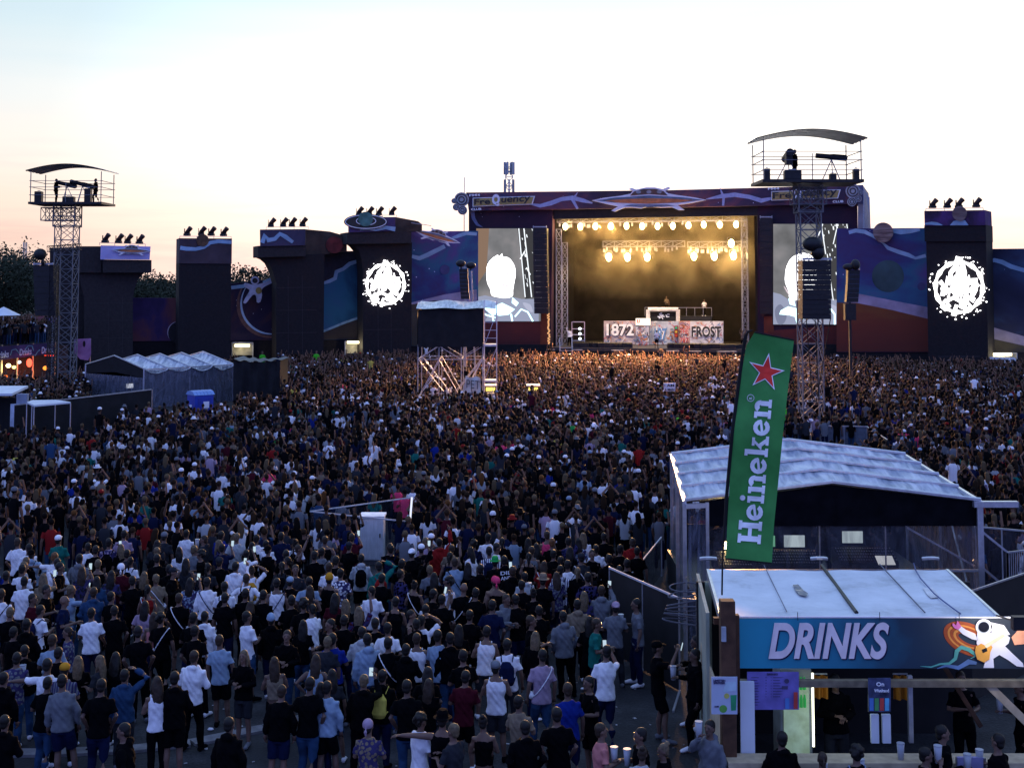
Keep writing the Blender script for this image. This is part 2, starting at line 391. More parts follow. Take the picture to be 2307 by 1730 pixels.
pylon(57, 420, 21, 'tiny distant lattice power pylon above the trees at far left')

# ------------------------------------------------------------------ decorated walls left and right of the stage
neb_blue = mural('nebula_blue_cloth', [(.30, (.012, .016, .035)), (.45, (.02, .06, .12)), (.55, (.03, .13, .22)), (.68, (.05, .10, .24)), (.8, (.12, .2, .38))], .10, 3.0, .05)
neb_purple = mural('nebula_purple_cloth', [(.28, (.04, .012, .05)), (.40, (.05, .03, .10)), (.48, (.035, .05, .16)), (.56, (.03, .11, .20)), (.64, (.09, .06, .20)), (.76, (.20, .22, .42))], .09, 21.0, .05)
neb_dark = mural('nebula_dark_cloth', [(.35, (.014, .014, .03)), (.55, (.03, .035, .07)), (.7, (.05, .11, .20)), (.85, (.10, .12, .3))], .09, 41.0, .04)
neb_red = mural('nebula_red_cloth', [(.30, (.02, .016, .03)), (.46, (.05, .03, .10)), (.58, (.14, .05, .06)), (.70, (.20, .09, .07)), (.85, (.1, .07, .2))], .13, 9.0, .03)
fasc = mural('fascia_cloth', [(.28, (.03, .025, .04)), (.42, (.055, .04, .075)), (.52, (.13, .055, .08)), (.62, (.045, .05, .10)), (.78, (.22, .18, .26))], .16, 77.0, .04)
desert = zramp('desert_print', 2, 11, [(0, (.10, .028, .022)), (.3, (.13, .035, .022)), (.55, (.16, .07, .022)), (.8, (.19, .11, .03)), (1, (.24, .16, .05))], nscale=.5, amt=.12, stretch=4)
redwall = zramp('red_ground_print', 1, 6, [(0, (.06, .02, .022)), (.5, (.12, .03, .025)), (1, (.16, .04, .03))], nscale=.7, amt=.2, stretch=5)
lavmoon = mat('lavender_moon_print', (.26, .23, .32), .8, 0, .45, .5)
wall_g = 'printed wall sections beside the stage'
def wall(label, pl, pts, m, depth=.5, off=0, name='printed_wall'):
    c = pl.p(((pts[0][0] + pts[2][0]) / 2, 700), off); t = thing(name, (c.x, c.y, 0), label, 'wall', wall_g)
    slab(pts, pl, off, depth).build('wall_cloth', m, t); return t
def part(t, name, pts, m, pl, off, depth=.02):
    return slab(pts, pl, off, depth).build(name, m, t)
def gz(pl, px, off=0):                       # pixel row where the ground meets the plane at column px
    a = pl.p((px, 700), off); r = (633 - 0); d = a.y
    return 633 + 8.5 * F / d
# left: section behind the lattice tower
def base(t, pl, x0, x1, y, off, m=None):
    slab([(x0, y), (x1, y), (x1, gz(pl, x1)), (x0, gz(pl, x0))], pl, off, .4).build('base_cloth', m or wallblack, t)
t = wall('plain charcoal wall section behind the left lattice tower', WL, [A(310, 632), A(650, 625), A(650, 1215), A(310, 1215)], wallgrey)
base(t, WL, A(310, 0)[0], A(650, 0)[0], A(0, 1215)[1], -.1)
t = wall('low wall section printed with a red and purple nebula and dark planet', WL, [A(640, 940), A(1130, 945), A(1130, 1210), A(640, 1215)], neb_red, off=-1)
base(t, WL, A(640, 0)[0], A(1130, 0)[0], A(0, 1212)[1], -1.1)
def disc(c, r, n=36, asp=1.0, a0=0, a1=2 * math.pi): return [(c[0] + r * math.cos(a0 + (a1 - a0) * k / n), c[1] + r * asp * math.sin(a0 + (a1 - a0) * k / n)) for k in range(n + (a1 - a0 < 6.28))]
c0 = A(1115, 1160); part(t, 'planet', disc(c0, 25), darkpaint, WL, -.96)
mb = MB(); strip([(c0[0] + 25.5 * math.cos(a), c0[1] + 25.5 * math.sin(a)) for a in np.linspace(R(150), R(262), 18)], [.3 + 1.8 * math.sin(math.pi * k / 17) for k in range(18)], WL, -.93, .01, mb); mb.build('planet_rim', mat('rim_print', (.5, .42, .5), .7), t)
t = wall('wall section with glowing crescent and floating astronaut cutout', WL, [A(1430, 855), A(1740, 822), A(1740, 1205), A(1430, 1210)], mural('crescent_cloth', [(.3, (.012, .012, .03)), (.5, (.03, .022, .05)), (.62, (.09, .04, .04)), (.8, (.05, .06, .16))], .16, 55, .03), off=-1)
base(t, WL, A(1430, 0)[0], A(1760, 0)[0], A(0, 1207)[1], -1.1)
c0 = A(1690, 980); mb = MB(); ang = np.linspace(R(75), R(215), 30)
strip([(c0[0] + 68 * math.cos(a), c0[1] + 68 * math.sin(a)) for a in ang], [.3 + 5.0 * math.sin(math.pi * k / 29) ** .8 for k in range(30)], WL, -.96, .01, mb); mb.build('crescent', mat('crescent_print', (.42, .55, .72), .7, 0, .1), t)
mb = MB(); strip([(c0[0] + 75 * math.cos(a), c0[1] + 75 * math.sin(a)) for a in ang], [.3 + 8.0 * math.sin(math.pi * k / 29) ** .8 for k in range(30)], WL, -.98, .01, mb); mb.build('crescent_glow', mat('crescent_edge_print', (.16, .075, .06), .7, 0, .3), t)
mb = MB(); strip([A(1440, 880), A(1520, 870), A(1530, 862)], 8, WL, -.95, .01, mb); strip([A(1640, 850), A(1680, 830), A(1716, 842)], 8, WL, -.95, .01, mb); mb.build('jagged_stripe', lav, t)
# floating astronaut cutout before the crescent
ax, ay = A(1585, 850); ta = thing('astronaut_cutout', WL.p((ax, ay), .4), 'flat white astronaut cutout floating before the glowing crescent wall', 'sign')
def apx(q): return [A(*p) for p in q]
slab(smooth(apx([(1560, 858), (1590, 862), (1640, 850), (1700, 830), (1712, 842), (1650, 872), (1630, 895), (1632, 925), (1622, 968), (1600, 970), (1596, 930), (1575, 925), (1550, 955), (1530, 978), (1516, 970), (1540, 925), (1556, 895), (1530, 880), (1520, 860), (1530, 850)]), 2), WL, .4, .12).build('suit', mat('suit_print', (.42, .42, .5), .7, 0, .3, 2), ta)
slab(disc(A(1588, 835), 9.5, 18), WL, .44, .1).build('helmet', mats['suit_print'], ta); slab(disc(A(1588, 836), 6, 14), WL, .46, .1).build('visor', darkpaint, ta); slab(disc(A(1612, 898), 7, 14, 1.1), WL, .46, .1).build('guitar', mat('ochre_guitar_print', (.28, .2, .05), .6), ta)
# right-hand wall portion between flared pillars
def stripe(t, pl, pts, w_, off): mb = MB(); strip(pts, w_, pl, off, .01, mb); return mb.build('jagged_stripe', lav, t)
t = wall('tall wall section with deep blue nebula left of the first round emblem pillar', WL, [B(590, 455), B(1260, 440), B(1260, 1112), B(590, 1112)], neb_blue, off=-.5)
base(t, WL, B(590, 0)[0], B(1260, 0)[0], B(0, 1112)[1], -.6)
part(t, 'dark_upper_print', [B(590, 457), B(890, 452), B(890, 515), B(815, 540), B(760, 575), B(700, 590), B(690, 650), B(592, 690)], mat('dark_print', (.02, .02, .035), .8), WL, -.47)
stripe(t, WL, [B(595, 690), B(640, 675), B(680, 655), B(690, 605), B(740, 585), B(790, 545), B(870, 520)], [6, 8, 9, 9, 8, 9, 7], -.44)
part(t, 'planet_surface', [B(592, 1046), B(890, 930), B(890, 1110), B(592, 1110)], mat('brown_ground_print', (.045, .035, .03), .8, 0, .3, .5), WL, -.47)
mb = MB(); strip([B(592, 1050), B(740, 990), B(890, 936)], 5, WL, -.44, .01, mb); mb.build('horizon_glow', mat('pale_glow_print', (.22, .36, .46), .8), t)
t = wall('wall section with purple nebula and lavender moon ground left of the stage', WL, [B(1250, 305), B(1750, 300), B(1750, 1160), B(1250, 1160)], neb_purple, off=-.2)
base(t, WL, B(1250, 0)[0], B(1740, 0)[0], B(0, 1160)[1], -.3)
stripe(t, WL, [B(1255, 490), B(1310, 505), B(1370, 480), B(1430, 450), B(1500, 415)], [8, 10, 10, 10, 9], -.15)
stripe(t, WL, [B(1555, 355), B(1610, 335), B(1660, 318), B(1740, 325)], [6, 8, 8, 7], -.15)
part(t, 'moon_ground', [B(1252, 835), B(1500, 775), B(1740, 738), B(1740, 900), B(1252, 880)], lavmoon, WL, -.17)
part(t, 'desert_ground', [B(1252, 850), B(1420, 820), B(1740, 850), B(1740, 1158), B(1252, 1158)], mat('olive_ground_print', (.05, .045, .035), .8, 0, .4, .5), WL, -.14)
part(t, 'planet', disc(B(1500, 590), 11), mat('planet_print', (.05, .05, .14), .8, 0, .4, .6), WL, -.12)

# flared pillars
def side(pts, pl, off, depth, m, name, t):   # box whose front outline is pts and which runs `depth` m back
    if name == 'shaft':
        xs_ = [p[0] for p in pts]; ys_ = sorted(p[1] for p in pts); x0, x1 = min(xs_[1:]) + 22, max(xs_) - 18; y0, y1 = ys_[2] + 8, 795; mb = MB()
        for k in range(1, 3): strip([(x0 + (x1 - x0) * k / 3, y0 + 30), (x0 + (x1 - x0) * k / 3 + .5, y1)], .5, pl, off + .015, .01, mb)
        for k in range(1, 4): strip([(x0, y0 + (y1 - y0) * k / 4 + 6), (x1, y0 + (y1 - y0) * k / 4 + 5)], .5, pl, off + .02, .01, mb)
        q = mb.build('cloth_seams', mat('seam_cloth', (.05, .045, .05), .8), t); q['kind'] = 'stuff'
    return slab(pts, pl, off, depth).build(name, m, t)
def flood(t_lab, pl, px, py, off, grp):
    """moving-head floodlight on a pillar top"""
    p = pl.p((px, py), off); return p
def make_head():
    t = thing('floodlight', (0, 0, 0), None, None)
    mb = MB(); mb.box((0, 0, .10), (.55, .5, .20)); mb.build('base', darkpaint, t, bevel=.02)
    mb = MB()
    for s in (-1, 1): mb.box((s * .24, 0, .42), (.05, .16, .5))
    mb.box((0, 0, .24), (.5, .2, .06)); mb.build('yoke', darkpaint, t, bevel=.01)
    mb = MB(); a = Vector((.10, 0, .45)); d = Vector((.55, -.1, .62)).normalized()
    mb.tube([a - d * .32, a - d * .25, a + d * .1, a + d * .38, a + d * .42], [.12, .18, .2, .23, .2], 12); mb.build('lamp_head', mat('rusty_black_housing', (.03, .012, .01), .5), t, True)
    return t
HEAD = make_head(); used_head = [False]
def heads(xs, ys, pl, off, what):
    pos = ['leftmost', 'second from the left', 'third from the left', 'rightmost']
    for k, (x, y) in enumerate(zip(xs, ys)):
        p = pl.p((x, y), off); o = HEAD if not used_head[0] else copytree(HEAD); used_head[0] = True
        o.location = p; o.rotation_euler.z = rng.uniform(-.15, .15)
        tag(o, pos[k] + ' floodlight on ' + what, 'floodlight', 'floodlights on the pillar tops')
def pillar(lab, pl, off, x0, x1, loc_y=700):
    c = pl.p(((x0 + x1) / 2, loc_y), off); return thing('pillar', (c.x, c.y, 0), lab, 'pillar', 'tall dark pillars along the walls')
def rail(t, pl, off, a, b, name='top_rail'):
    mb = MB(); p, q = pl.p(a, off), pl.p(b, off); mb.beam(p, q, .03)
    for k in (0, .33, .66, 1): o = p.lerp(q, k); mb.beam(o, o - UP * .25, .025)
    mb.build(name, steel, t)
# pillar 1: spaceship board, overhanging to the right
t = pillar('dark flared pillar with overhanging capital and white spaceship board', WL, 2.2, 180, 342)
yb = lambda pl, x: gz(pl, x) - 0
pts = [A(490, 785), A(900, 785), A(860, 830), A(838, 890), A(828, 950), (A(828, 0)[0], gz(WL, 300)), (A(525, 0)[0], gz(WL, 190)), A(525, 950)]
side(pts, WL, 1.5, 2.0, wallgrey, 'shaft', t); side([A(640, 705), A(944, 708), A(944, 786), A(640, 786)], WL, 2.4, 3.0, wallgrey, 'capital', t)
side([A(480, 622), A(632, 622), A(632, 786), A(480, 786)], WL, 1.9, 3, wallgrey, 'side_block', t)
side([A(628, 617), A(938, 624), A(932, 706), A(625, 704)], WL, 2.6, .3, mural('violet_cloth', [(.35, (.34, .30, .55)), (.55, (.45, .42, .68)), (.7, (.25, .10, .35))], .35, 5), 'sign_board', t)
rail(t, WL, 2.2, A(620, 600), A(905, 608))
heads([A(655, 0)[0], A(738, 0)[0], A(795, 0)[0], A(868, 0)[0]], [A(0, 600)[1], A(0, 602)[1], A(0, 604)[1], A(0, 607)[1]], WL, 2.2, 'the spaceship board pillar')
def ufo(pl, off, cx, cy, w_, h_, lab, tilt=0.0, depth=.12):
    """flat painted plywood flying saucer"""
    def X(u, v): 
        x, y = u * w_ / 2, -v * h_ / 2; return (cx + x * math.cos(tilt) - y * math.sin(tilt), cy + x * math.sin(tilt) + y * math.cos(tilt))
    c = pl.p((cx, cy), off); t = thing('flying_saucer_cutout', (c.x, c.y, c.z), lab, 'sign')
    rim = [X(*q) for q in [(-1, .02), (-.8, .2), (-.5, .35), (-.32, .5), (-.28, .7), (-.36, .82), (-.30, .92), (-.22, .8), (-.05, .95), (.1, .95), (.24, .82), (.34, .98), (.38, .88), (.28, .68), (.34, .5), (.5, .38), (.8, .2), (1, .02), (.75, -.2), (.5, -.34), (.62, -.7), (.52, -.72), (.4, -.5), (.2, -.52), (.0, -.44), (-.14, -.58), (-.3, -.5), (-.42, -.5), (-.6, -.8), (-.66, -.72), (-.54, -.42), (-.75, -.24)]]
    slab(rim, pl, off, depth).build('white_outline', whiteprint, t)
    slab([X(*q) for q in [(-.94, .02), (-.6, .22), (0, .36), (.6, .22), (.94, .02), (.6, -.14), (0, -.2), (-.6, -.14)]], pl, off + .03, .02).build('hull_plates', mat('saucer_blue_plates', (.10, .14, .2), .6, 0, .4, 1.5), t)
    slab([X(*q) for q in [(-.78, .0), (-.4, .12), (0, .16), (.4, .12), (.78, 0), (.5, -.16), (0, -.24), (-.5, -.16)]], pl, off + .05, .02).build('orange_band', mat('saucer_orange', (.45, .16, .06), .6, 0, .3, 1.5), t)
    slab([X(*q) for q in [(-.33, .36), (-.26, .66), (-.1, .84), (.12, .84), (.26, .66), (.33, .36), (0, .46)]], pl, off + .05, .02).build('dome', mat('saucer_dome', (.10, .06, .05), .6, 0, .3), t)
    for k in (-.18, 0, .18): slab(disc(X(k, .62), w_ * .022, 12, .7), pl, off + .07, .01).build('window', mat('saucer_window', (.25, .27, .3), .5), t)
    slab([X(*q) for q in [(-.44, -.38), (-.3, -.28), (.3, -.3), (.46, -.38), (.2, -.45), (-.1, -.5)]], pl, off + .05, .02).build('underside', mat('saucer_under', (.16, .18, .24), .6), t)
    return t
ufo(WL, 2.8, A(820, 0)[0], A(0, 650)[1], 88, 28, 'flat flying saucer cutout on the white board of the leftmost flared pillar', .03)
# pillar 2: square
t = pillar('plain square dark pillar with blue jagged line on its top panel', WL, 3.0, 403, 523)
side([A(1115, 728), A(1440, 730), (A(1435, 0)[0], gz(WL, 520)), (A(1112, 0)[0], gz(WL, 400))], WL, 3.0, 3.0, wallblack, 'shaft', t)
side([A(1118, 572), A(1445, 574), A(1443, 731), A(1116, 729)], WL, 3.1, 3.1, mat('grey_violet_cloth', (.05, .035, .045), .8, 0, .3, .8), 'top_panel', t)
stripe(t, WL, [A(1122, 632), A(1160, 638), A(1220, 640), A(1270, 628), A(1310, 600), A(1360, 592), A(1443, 597)], [9, 9, 8, 8, 8, 8, 8], 3.14)
part(t, 'planet', disc(A(1262, 585), 14), mat('brown_planet_print', (.09, .05, .03), .8, 0, .5, 3), WL, 3.2, .1)
rail(t, WL, 3.0, A(1120, 560), A(1440, 562))
heads([A(x, 0)[0] for x in (1165, 1253, 1315, 1392)], [A(0, y)[1] for y in (557, 555, 557, 559)], WL, 2.6, 'the plain square pillar')
# pillar 3
t = pillar('dark flared pillar, capital overhanging left, blue mountain line board', WL, 3.0, 620, 725)
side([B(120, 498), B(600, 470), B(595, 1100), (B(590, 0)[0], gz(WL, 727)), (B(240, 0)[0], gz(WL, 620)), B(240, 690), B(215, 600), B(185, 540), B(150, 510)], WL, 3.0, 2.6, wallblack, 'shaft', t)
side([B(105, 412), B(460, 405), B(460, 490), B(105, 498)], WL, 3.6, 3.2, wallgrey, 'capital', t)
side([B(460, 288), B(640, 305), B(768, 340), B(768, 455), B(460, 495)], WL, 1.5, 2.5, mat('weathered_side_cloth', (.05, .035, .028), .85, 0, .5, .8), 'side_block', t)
side([B(122, 290), B(458, 286), B(456, 408), B(124, 414)], WL, 3.8, .4, mural('teal_board_cloth', [(.3, (.03, .03, .06)), (.6, (.06, .05, .09)), (.8, (.06, .16, .28))], .3, 31), 'sign_board', t)
stripe(t, WL, [B(135, 390), B(155, 335), B(180, 370), B(230, 360), B(268, 322), B(310, 345), B(365, 385)], [10, 12, 11, 9, 9, 10, 7], 3.85)
part(t, 'red_planet', disc(B(675, 405), 19), mat('red_planet_print', (.14, .025, .025), .8, 0, .4, 1.5), WL, 1.7, .1)
rail(t, WL, 3.4, B(165, 272), B(480, 268))
heads([B(x, 0)[0] for x in (200, 292, 357, 437)], [B(0, y)[1] for y in (270, 268, 267, 266)], WL, 3.3, 'the blue mountain line pillar')
# pillar 4, with the lit emblem
t = pillar('dark flared pillar left of the stage carrying a lit white round emblem', WL, 3.0, 817, 925)
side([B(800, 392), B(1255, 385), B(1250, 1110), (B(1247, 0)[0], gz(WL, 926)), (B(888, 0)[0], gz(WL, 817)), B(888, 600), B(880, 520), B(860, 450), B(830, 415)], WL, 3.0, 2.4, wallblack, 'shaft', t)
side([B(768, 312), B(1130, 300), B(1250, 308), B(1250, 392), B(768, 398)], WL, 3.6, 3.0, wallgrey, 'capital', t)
side([B(785, 200), B(1130, 196), B(1130, 302), B(787, 312)], WL, 3.8, .5, mural('violet_board_cloth', [(.3, (.03, .02, .05)), (.6, (.09, .06, .16)), (.8, (.16, .09, .26))], .3, 61), 'sign_board', t)
side([B(1130, 196), B(1300, 228), B(1330, 250), B(1330, 300), B(1130, 310)], WL, 2.2, 2, mats['weathered_side_cloth'], 'side_block', t)
stripe(t, WL, [B(865, 292), B(930, 282), B(985, 295), B(1060, 275), B(1130, 288)], [4, 8, 4, 8, 10], 3.85)
rail(t, WL, 3.5, B(830, 185), B(1140, 183)); mb = MB(); mb.beam(WL.p(B(1250, 240), 2.5), WL.p(B(1400, 262), 2.5), .04); mb.build('brace', steel, t)
heads([B(x, 0)[0] for x in (858, 935, 1008, 1103)], [B(0, y)[1] for y in (184, 184, 184, 182)], WL, 3.3, 'the lit emblem pillar left of the stage')
c = WL.p(B(915, 220), 4.0); t2 = thing('ringed_planet_cutout', c, 'flat green ringed planet cutout on the top of a flared pillar', 'sign')
mb = slab(disc(B(910, 232), 49, 40, .36), WL, 4.05, .1); mb.build('rings', mat('ring_print', (.03, .03, .03), .7), t2)
mb = MB(); strip([(q[0], q[1]) for q in disc(B(910, 232), 46, 40, .33) + [disc(B(910, 232), 46, 40, .33)[0]]], 1.6, WL, 4.09, .02, mb); strip(disc(B(912, 226), 22, 30, .42) + [disc(B(912, 226), 22, 30, .42)[0]], 1.6, WL, 4.09, .02, mb); mb.build('ring_lines', whiteprint, t2)
slab(disc(B(908, 212), 16.5, 30), WL, 4.16, .1).build('planet_ball', mat('green_planet_print', (.06, .16, .14), .7, 0, .5, 1.5), t2)
ufo(WL, 1.6, B(1445, 0)[0], B(0, 345)[1], 108, 36, 'tilted flying saucer cutout hanging by the wall edge left of the stage', .27)
# right wall
t = wall('wall section with purple nebula, green planet and ochre desert right of stage', WR, [(1911, 515), E(800, 325), E(830, 325), E(836, 1290), E(120, 1290), (1885, 780), (1885, 515)], neb_purple, off=0)
base(t, WR, 1885, E(836, 0)[0], E(0, 1290)[1], -.1)
part(t, 'moon_ground', [E(215, 830), E(300, 838), E(560, 890), E(834, 942), E(834, 1035), E(215, 915)], lavmoon, WR, .03)
part(t, 'desert_ground', [E(120, 905), E(280, 908), E(560, 965), E(834, 1032), E(834, 1288), E(120, 1288)], desert, WR, .05)
part(t, 'planet', disc(E(520, 700), 36), mat('green_giant_print', (.025, .06, .07), .8, 0, .6, .35), WR, .03)
part(t, 'small_planet', disc(E(780, 780), 9), mats['planet_print'], WR, .03)
stripe(t, WR, [E(215, 360), E(270, 345), E(340, 355), E(400, 385), E(480, 440), E(520, 480), E(600, 510), E(680, 535), E(735, 560), E(815, 540)], [8, 9, 9, 7, 4, 8, 9, 9, 6, 8], .04)
stripe(t, WR, [E(560, 345), E(620, 355), E(690, 350), E(770, 338)], [10, 12, 10, 6], .04)
c = WR.p(E(482, 360), .6); t2 = thing('banded_planet_cutout', c, 'large round striped planet cutout on the wall edge right of the stage', 'sign')
bandp = zramp('banded_planet', 8, 16, [(0, (.10, .07, .07)), (.3, (.22, .17, .16)), (.45, (.09, .06, .06)), (.6, (.24, .19, .18)), (1, (.08, .05, .05))], nscale=.4, amt=.5, stretch=8)
slab(disc(E(482, 360), 22.5), WR, .6, .15).build('planet_ball', bandp, t2)
t = wall('rightmost wall section, dark blue nebula over pale diagonal ground', WR, [E(1280, 488), E(1600, 485), E(1640, 485), E(1640, 1295), E(1290, 1292)], neb_dark, off=-.5)
slab([E(1290, 1292), E(1330, 1292), (E(1330, 0)[0], gz(WR, 2230)), (E(1290, 0)[0], gz(WR, 2225))], WR, -.5, .4).build('base_cloth', wallblack, t)
slab([E(1525, 1292), E(1640, 1292), (E(1640, 0)[0], gz(WR, 2300)), (E(1525, 0)[0], gz(WR, 2290))], WR, -.5, .4).build('base_cloth', wallblack, t)
part(t, 'moon_ground', [E(1298, 1085), E(1450, 1130), E(1640, 1185), E(1640, 1260), E(1450, 1215), E(1298, 1180)], lavmoon, WR, -.46)
part(t, 'desert_ground', [E(1298, 1178), E(1450, 1212), E(1640, 1255), E(1640, 1292), E(1298, 1290)], mats['olive_ground_print'], WR, -.44)
stripe(t, WR, [E(1290, 590), E(1350, 575), E(1410, 590), E(1480, 625), E(1600, 660)], [9, 9, 10, 10, 9], -.46)
t = pillar('dark square pillar right of the stage carrying a lit white round emblem', WR, 3.0, 2085, 2225)
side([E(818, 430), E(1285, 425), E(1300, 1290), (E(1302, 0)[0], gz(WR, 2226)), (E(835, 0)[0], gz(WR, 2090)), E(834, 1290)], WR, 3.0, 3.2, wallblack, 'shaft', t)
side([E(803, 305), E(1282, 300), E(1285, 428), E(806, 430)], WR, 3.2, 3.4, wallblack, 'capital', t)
side([E(803, 192), E(1275, 185), E(1280, 303), E(806, 308)], WR, 3.3, 3.2, mural('dark_violet_cloth', [(.4, (.03, .02, .04)), (.7, (.09, .04, .16))], .3, 81), 'top_panel', t)
stripe(t, WR, [E(808, 292), E(860, 288), E(900, 292), E(945, 303)], [4, 7, 7, 1], 3.34)
part(t, 'pale_rock_print', [E(1002, 304), E(1030, 272), E(1070, 260), E(1120, 264), E(1148, 304)], lav, WR, 3.34)
part(t, 'planet', disc(E(1078, 212), 16.5), bandp, WR, 3.5, .12)
rail(t, WR, 3.2, E(815, 176), E(1262, 168))
heads([E(x, 0)[0] for x in (868, 982, 1072, 1208)], [E(0, y)[1] for y in (170, 168, 166, 164)], WR, 2.8, 'the emblem pillar right of the stage')
# lit round emblems of LED panels: ring, tangled strokes and sparks
def emblem(pl, off, cx, cy, r, lab, seed):
    g = random.Random(seed); c = pl.p((cx, cy), off); t = thing('light_emblem', c, lab, 'sign', 'lit round emblems on the pillars')
    mb = MB(); n = 46; asp = 1.06
    strip([(cx + r * .86 * math.cos(a), cy + r * .86 * asp * math.sin(a)) for a in np.linspace(0, 2 * math.pi, n)], [r * (.13 + .05 * math.sin(k * 1.7)) for k in range(n)], pl, off, .03, mb); mb.build('ring', ledw, t)
    mb = MB(); k = 0
    sh = [[(-.5, .25), (-.42, -.35), (-.28, .1), (-.14, -.42), (-.10, .3)], [(-.02, .28), (-.02, -.72), (.12, -.4), (.05, -.05), (.3, .3)], [(.26, -.35), (.3, .2), (.52, .1), (.5, -.3)],
          [(-.66, .02), (-.4, .12), (0, .05), (.4, .12), (.7, -.12)], [(-.5, .5), (-.2, .36), (.1, .5), (.36, .36), (.56, .46)], [(-.2, .98), (-.1, .62), (.06, .7), (.1, .45)], [(-.62, .62), (-.5, .44), (-.36, .66), (-.5, .78), (-.62, .62)],
          [(.14, .66), (.3, .52), (.42, .66), (.3, .78), (.14, .66)], [(-.02, -1.04), (-.12, -.7), (-.3, -.5), (-.34, -.1)], [(.02, -1.0), (.14, -.74), (.22, -.5), (.2, -.1)], [(.58, -.3), (.62, .1), (.48, .34)], [(-.7, -.2), (-.56, -.05), (-.6, .3)], [(-.44, -.1), (-.3, -.3), (-.2, -.06), (-.1, -.26), (.1, -.1), (.2, -.28), (.4, -.1)]]
    for q in sh:
        strip([(cx + x * r, cy + y * r * asp) for x, y in q], [r * g.uniform(.10, .20) for _ in q], pl, off + .012 * (k + 1), .02, mb); k += 1
    mb.build('tangled_strokes', ledw, t)
    mb = MB()
    for _ in range(26):
        a = g.uniform(0, 6.28); q = g.uniform(.05, .55) * r; x_, y_ = cx + q * math.cos(a), cy + q * math.sin(a); b_ = g.uniform(-1, 1); strip([(x_ - r * .14 * math.sin(b_), y_ - r * .14 * math.cos(b_)), (x_, y_), (x_ + r * .16 * math.sin(b_ + .5), y_ + r * .16 * math.cos(b_ + .5))], [r * .03, r * .09, r * .03], pl, off + .17 + .004 * _, .02, mb)
    mb.build('scribble_fill', ledw, t)['kind'] = 'stuff'
    mb = MB()
    for _ in range(46):
        a = g.uniform(0, 6.28); rr = r * g.uniform(.94, 1.12); slab(disc((cx + rr * math.cos(a), cy + rr * asp * math.sin(a)), r * g.uniform(.012, .035), 6), pl, off, .03, mb)
    sp_ = mb.build('sparks', ledw, t); sp_['kind'] = 'stuff'
emblem(WL, 3.12, *B(1057, 697), 49, 'lit white round emblem on the pillar left of the stage', 3)
emblem(WR, 3.12, *E(1074, 785), 62, 'lit white round emblem on the pillar right of the stage', 4)
# gates lit by tubes
def gate(pl, off, x0, x1, y0, y1, tx0, tx1, ty, lab, m):
    c = pl.p(((x0 + x1) / 2, y1), off); t = thing('service_gate', (c.x, c.y, 0), lab, 'gate', 'lit gates under the walls')
    slab([(x0, y0), (x1, y0), (x1, y1), (x0, y1)], pl, off - .6, .1).build('back_panel', m, t)
    mb = MB()
    for x in (x0, x1): mb.beam(pl.p((x, y0), off), pl.p((x, gz(pl, x)), off), .06)
    mb.beam(pl.p((x0, y0), off), pl.p((x1, y0), off), .06); mb.build('gate_frame', steel, t)
    lt = MB(); lt.beam(pl.p((tx0, ty), off + .1), pl.p((tx1, ty), off + .1), .14, n=8); lt.build('light_tube', tube_em, t)
    return t
ga = mat('gate_panel', (.25, .24, .20), .8, 0, .3, 2)
def gl(pl, off, x, y, e):
    p = pl.p((x, y), off); l = bpy.data.lights.new('gate_light', 'POINT'); l.energy = e; l.color = (1, .85, .5); l.shadow_soft_size = .3; o = bpy.data.objects.new('gate_light', l); col.objects.link(o); o.location = p
gate(WL, .3, *(A(570, 0)[0], A(770, 0)[0], A(0, 1240)[1], A(0, 1300)[1]), A(655, 0)[0], A(752, 0)[0], A(0, 1253)[1], 'lit gate under the spaceship pillar', ga); gl(WL, .8, A(700, 0)[0], A(0, 1275)[1], 60)
gate(WL, .3, *(A(1445, 0)[0], A(1575, 0)[0], A(0, 1222)[1], A(0, 1300)[1]), A(1462, 0)[0], A(1555, 0)[0], A(0, 1240)[1], 'lit gate beneath the crescent cloth, right of the square pillar', ga); gl(WL, .8, A(1510, 0)[0], A(0, 1265)[1], 60)
gate(WL, 1.2, *(B(755, 0)[0], B(905, 0)[0], B(0, 1125)[1], B(0, 1215)[1]), B(772, 0)[0], B(878, 0)[0], B(0, 1132)[1], 'brightest lit gate, left of the emblem pillar', ga); gl(WL, 1.8, B(825, 0)[0], B(0, 1160)[1], 90)
gate(WR, .3, *(E(1310, 0)[0], E(1525, 0)[0], E(0, 1300)[1], E(0, 1420)[1]), E(1335, 0)[0], E(1485, 0)[0], E(0, 1308)[1], 'lit gate with a parked van at the right edge', ga); gl(WR, 1.0, E(1420, 0)[0], E(0, 1325)[1], 120)
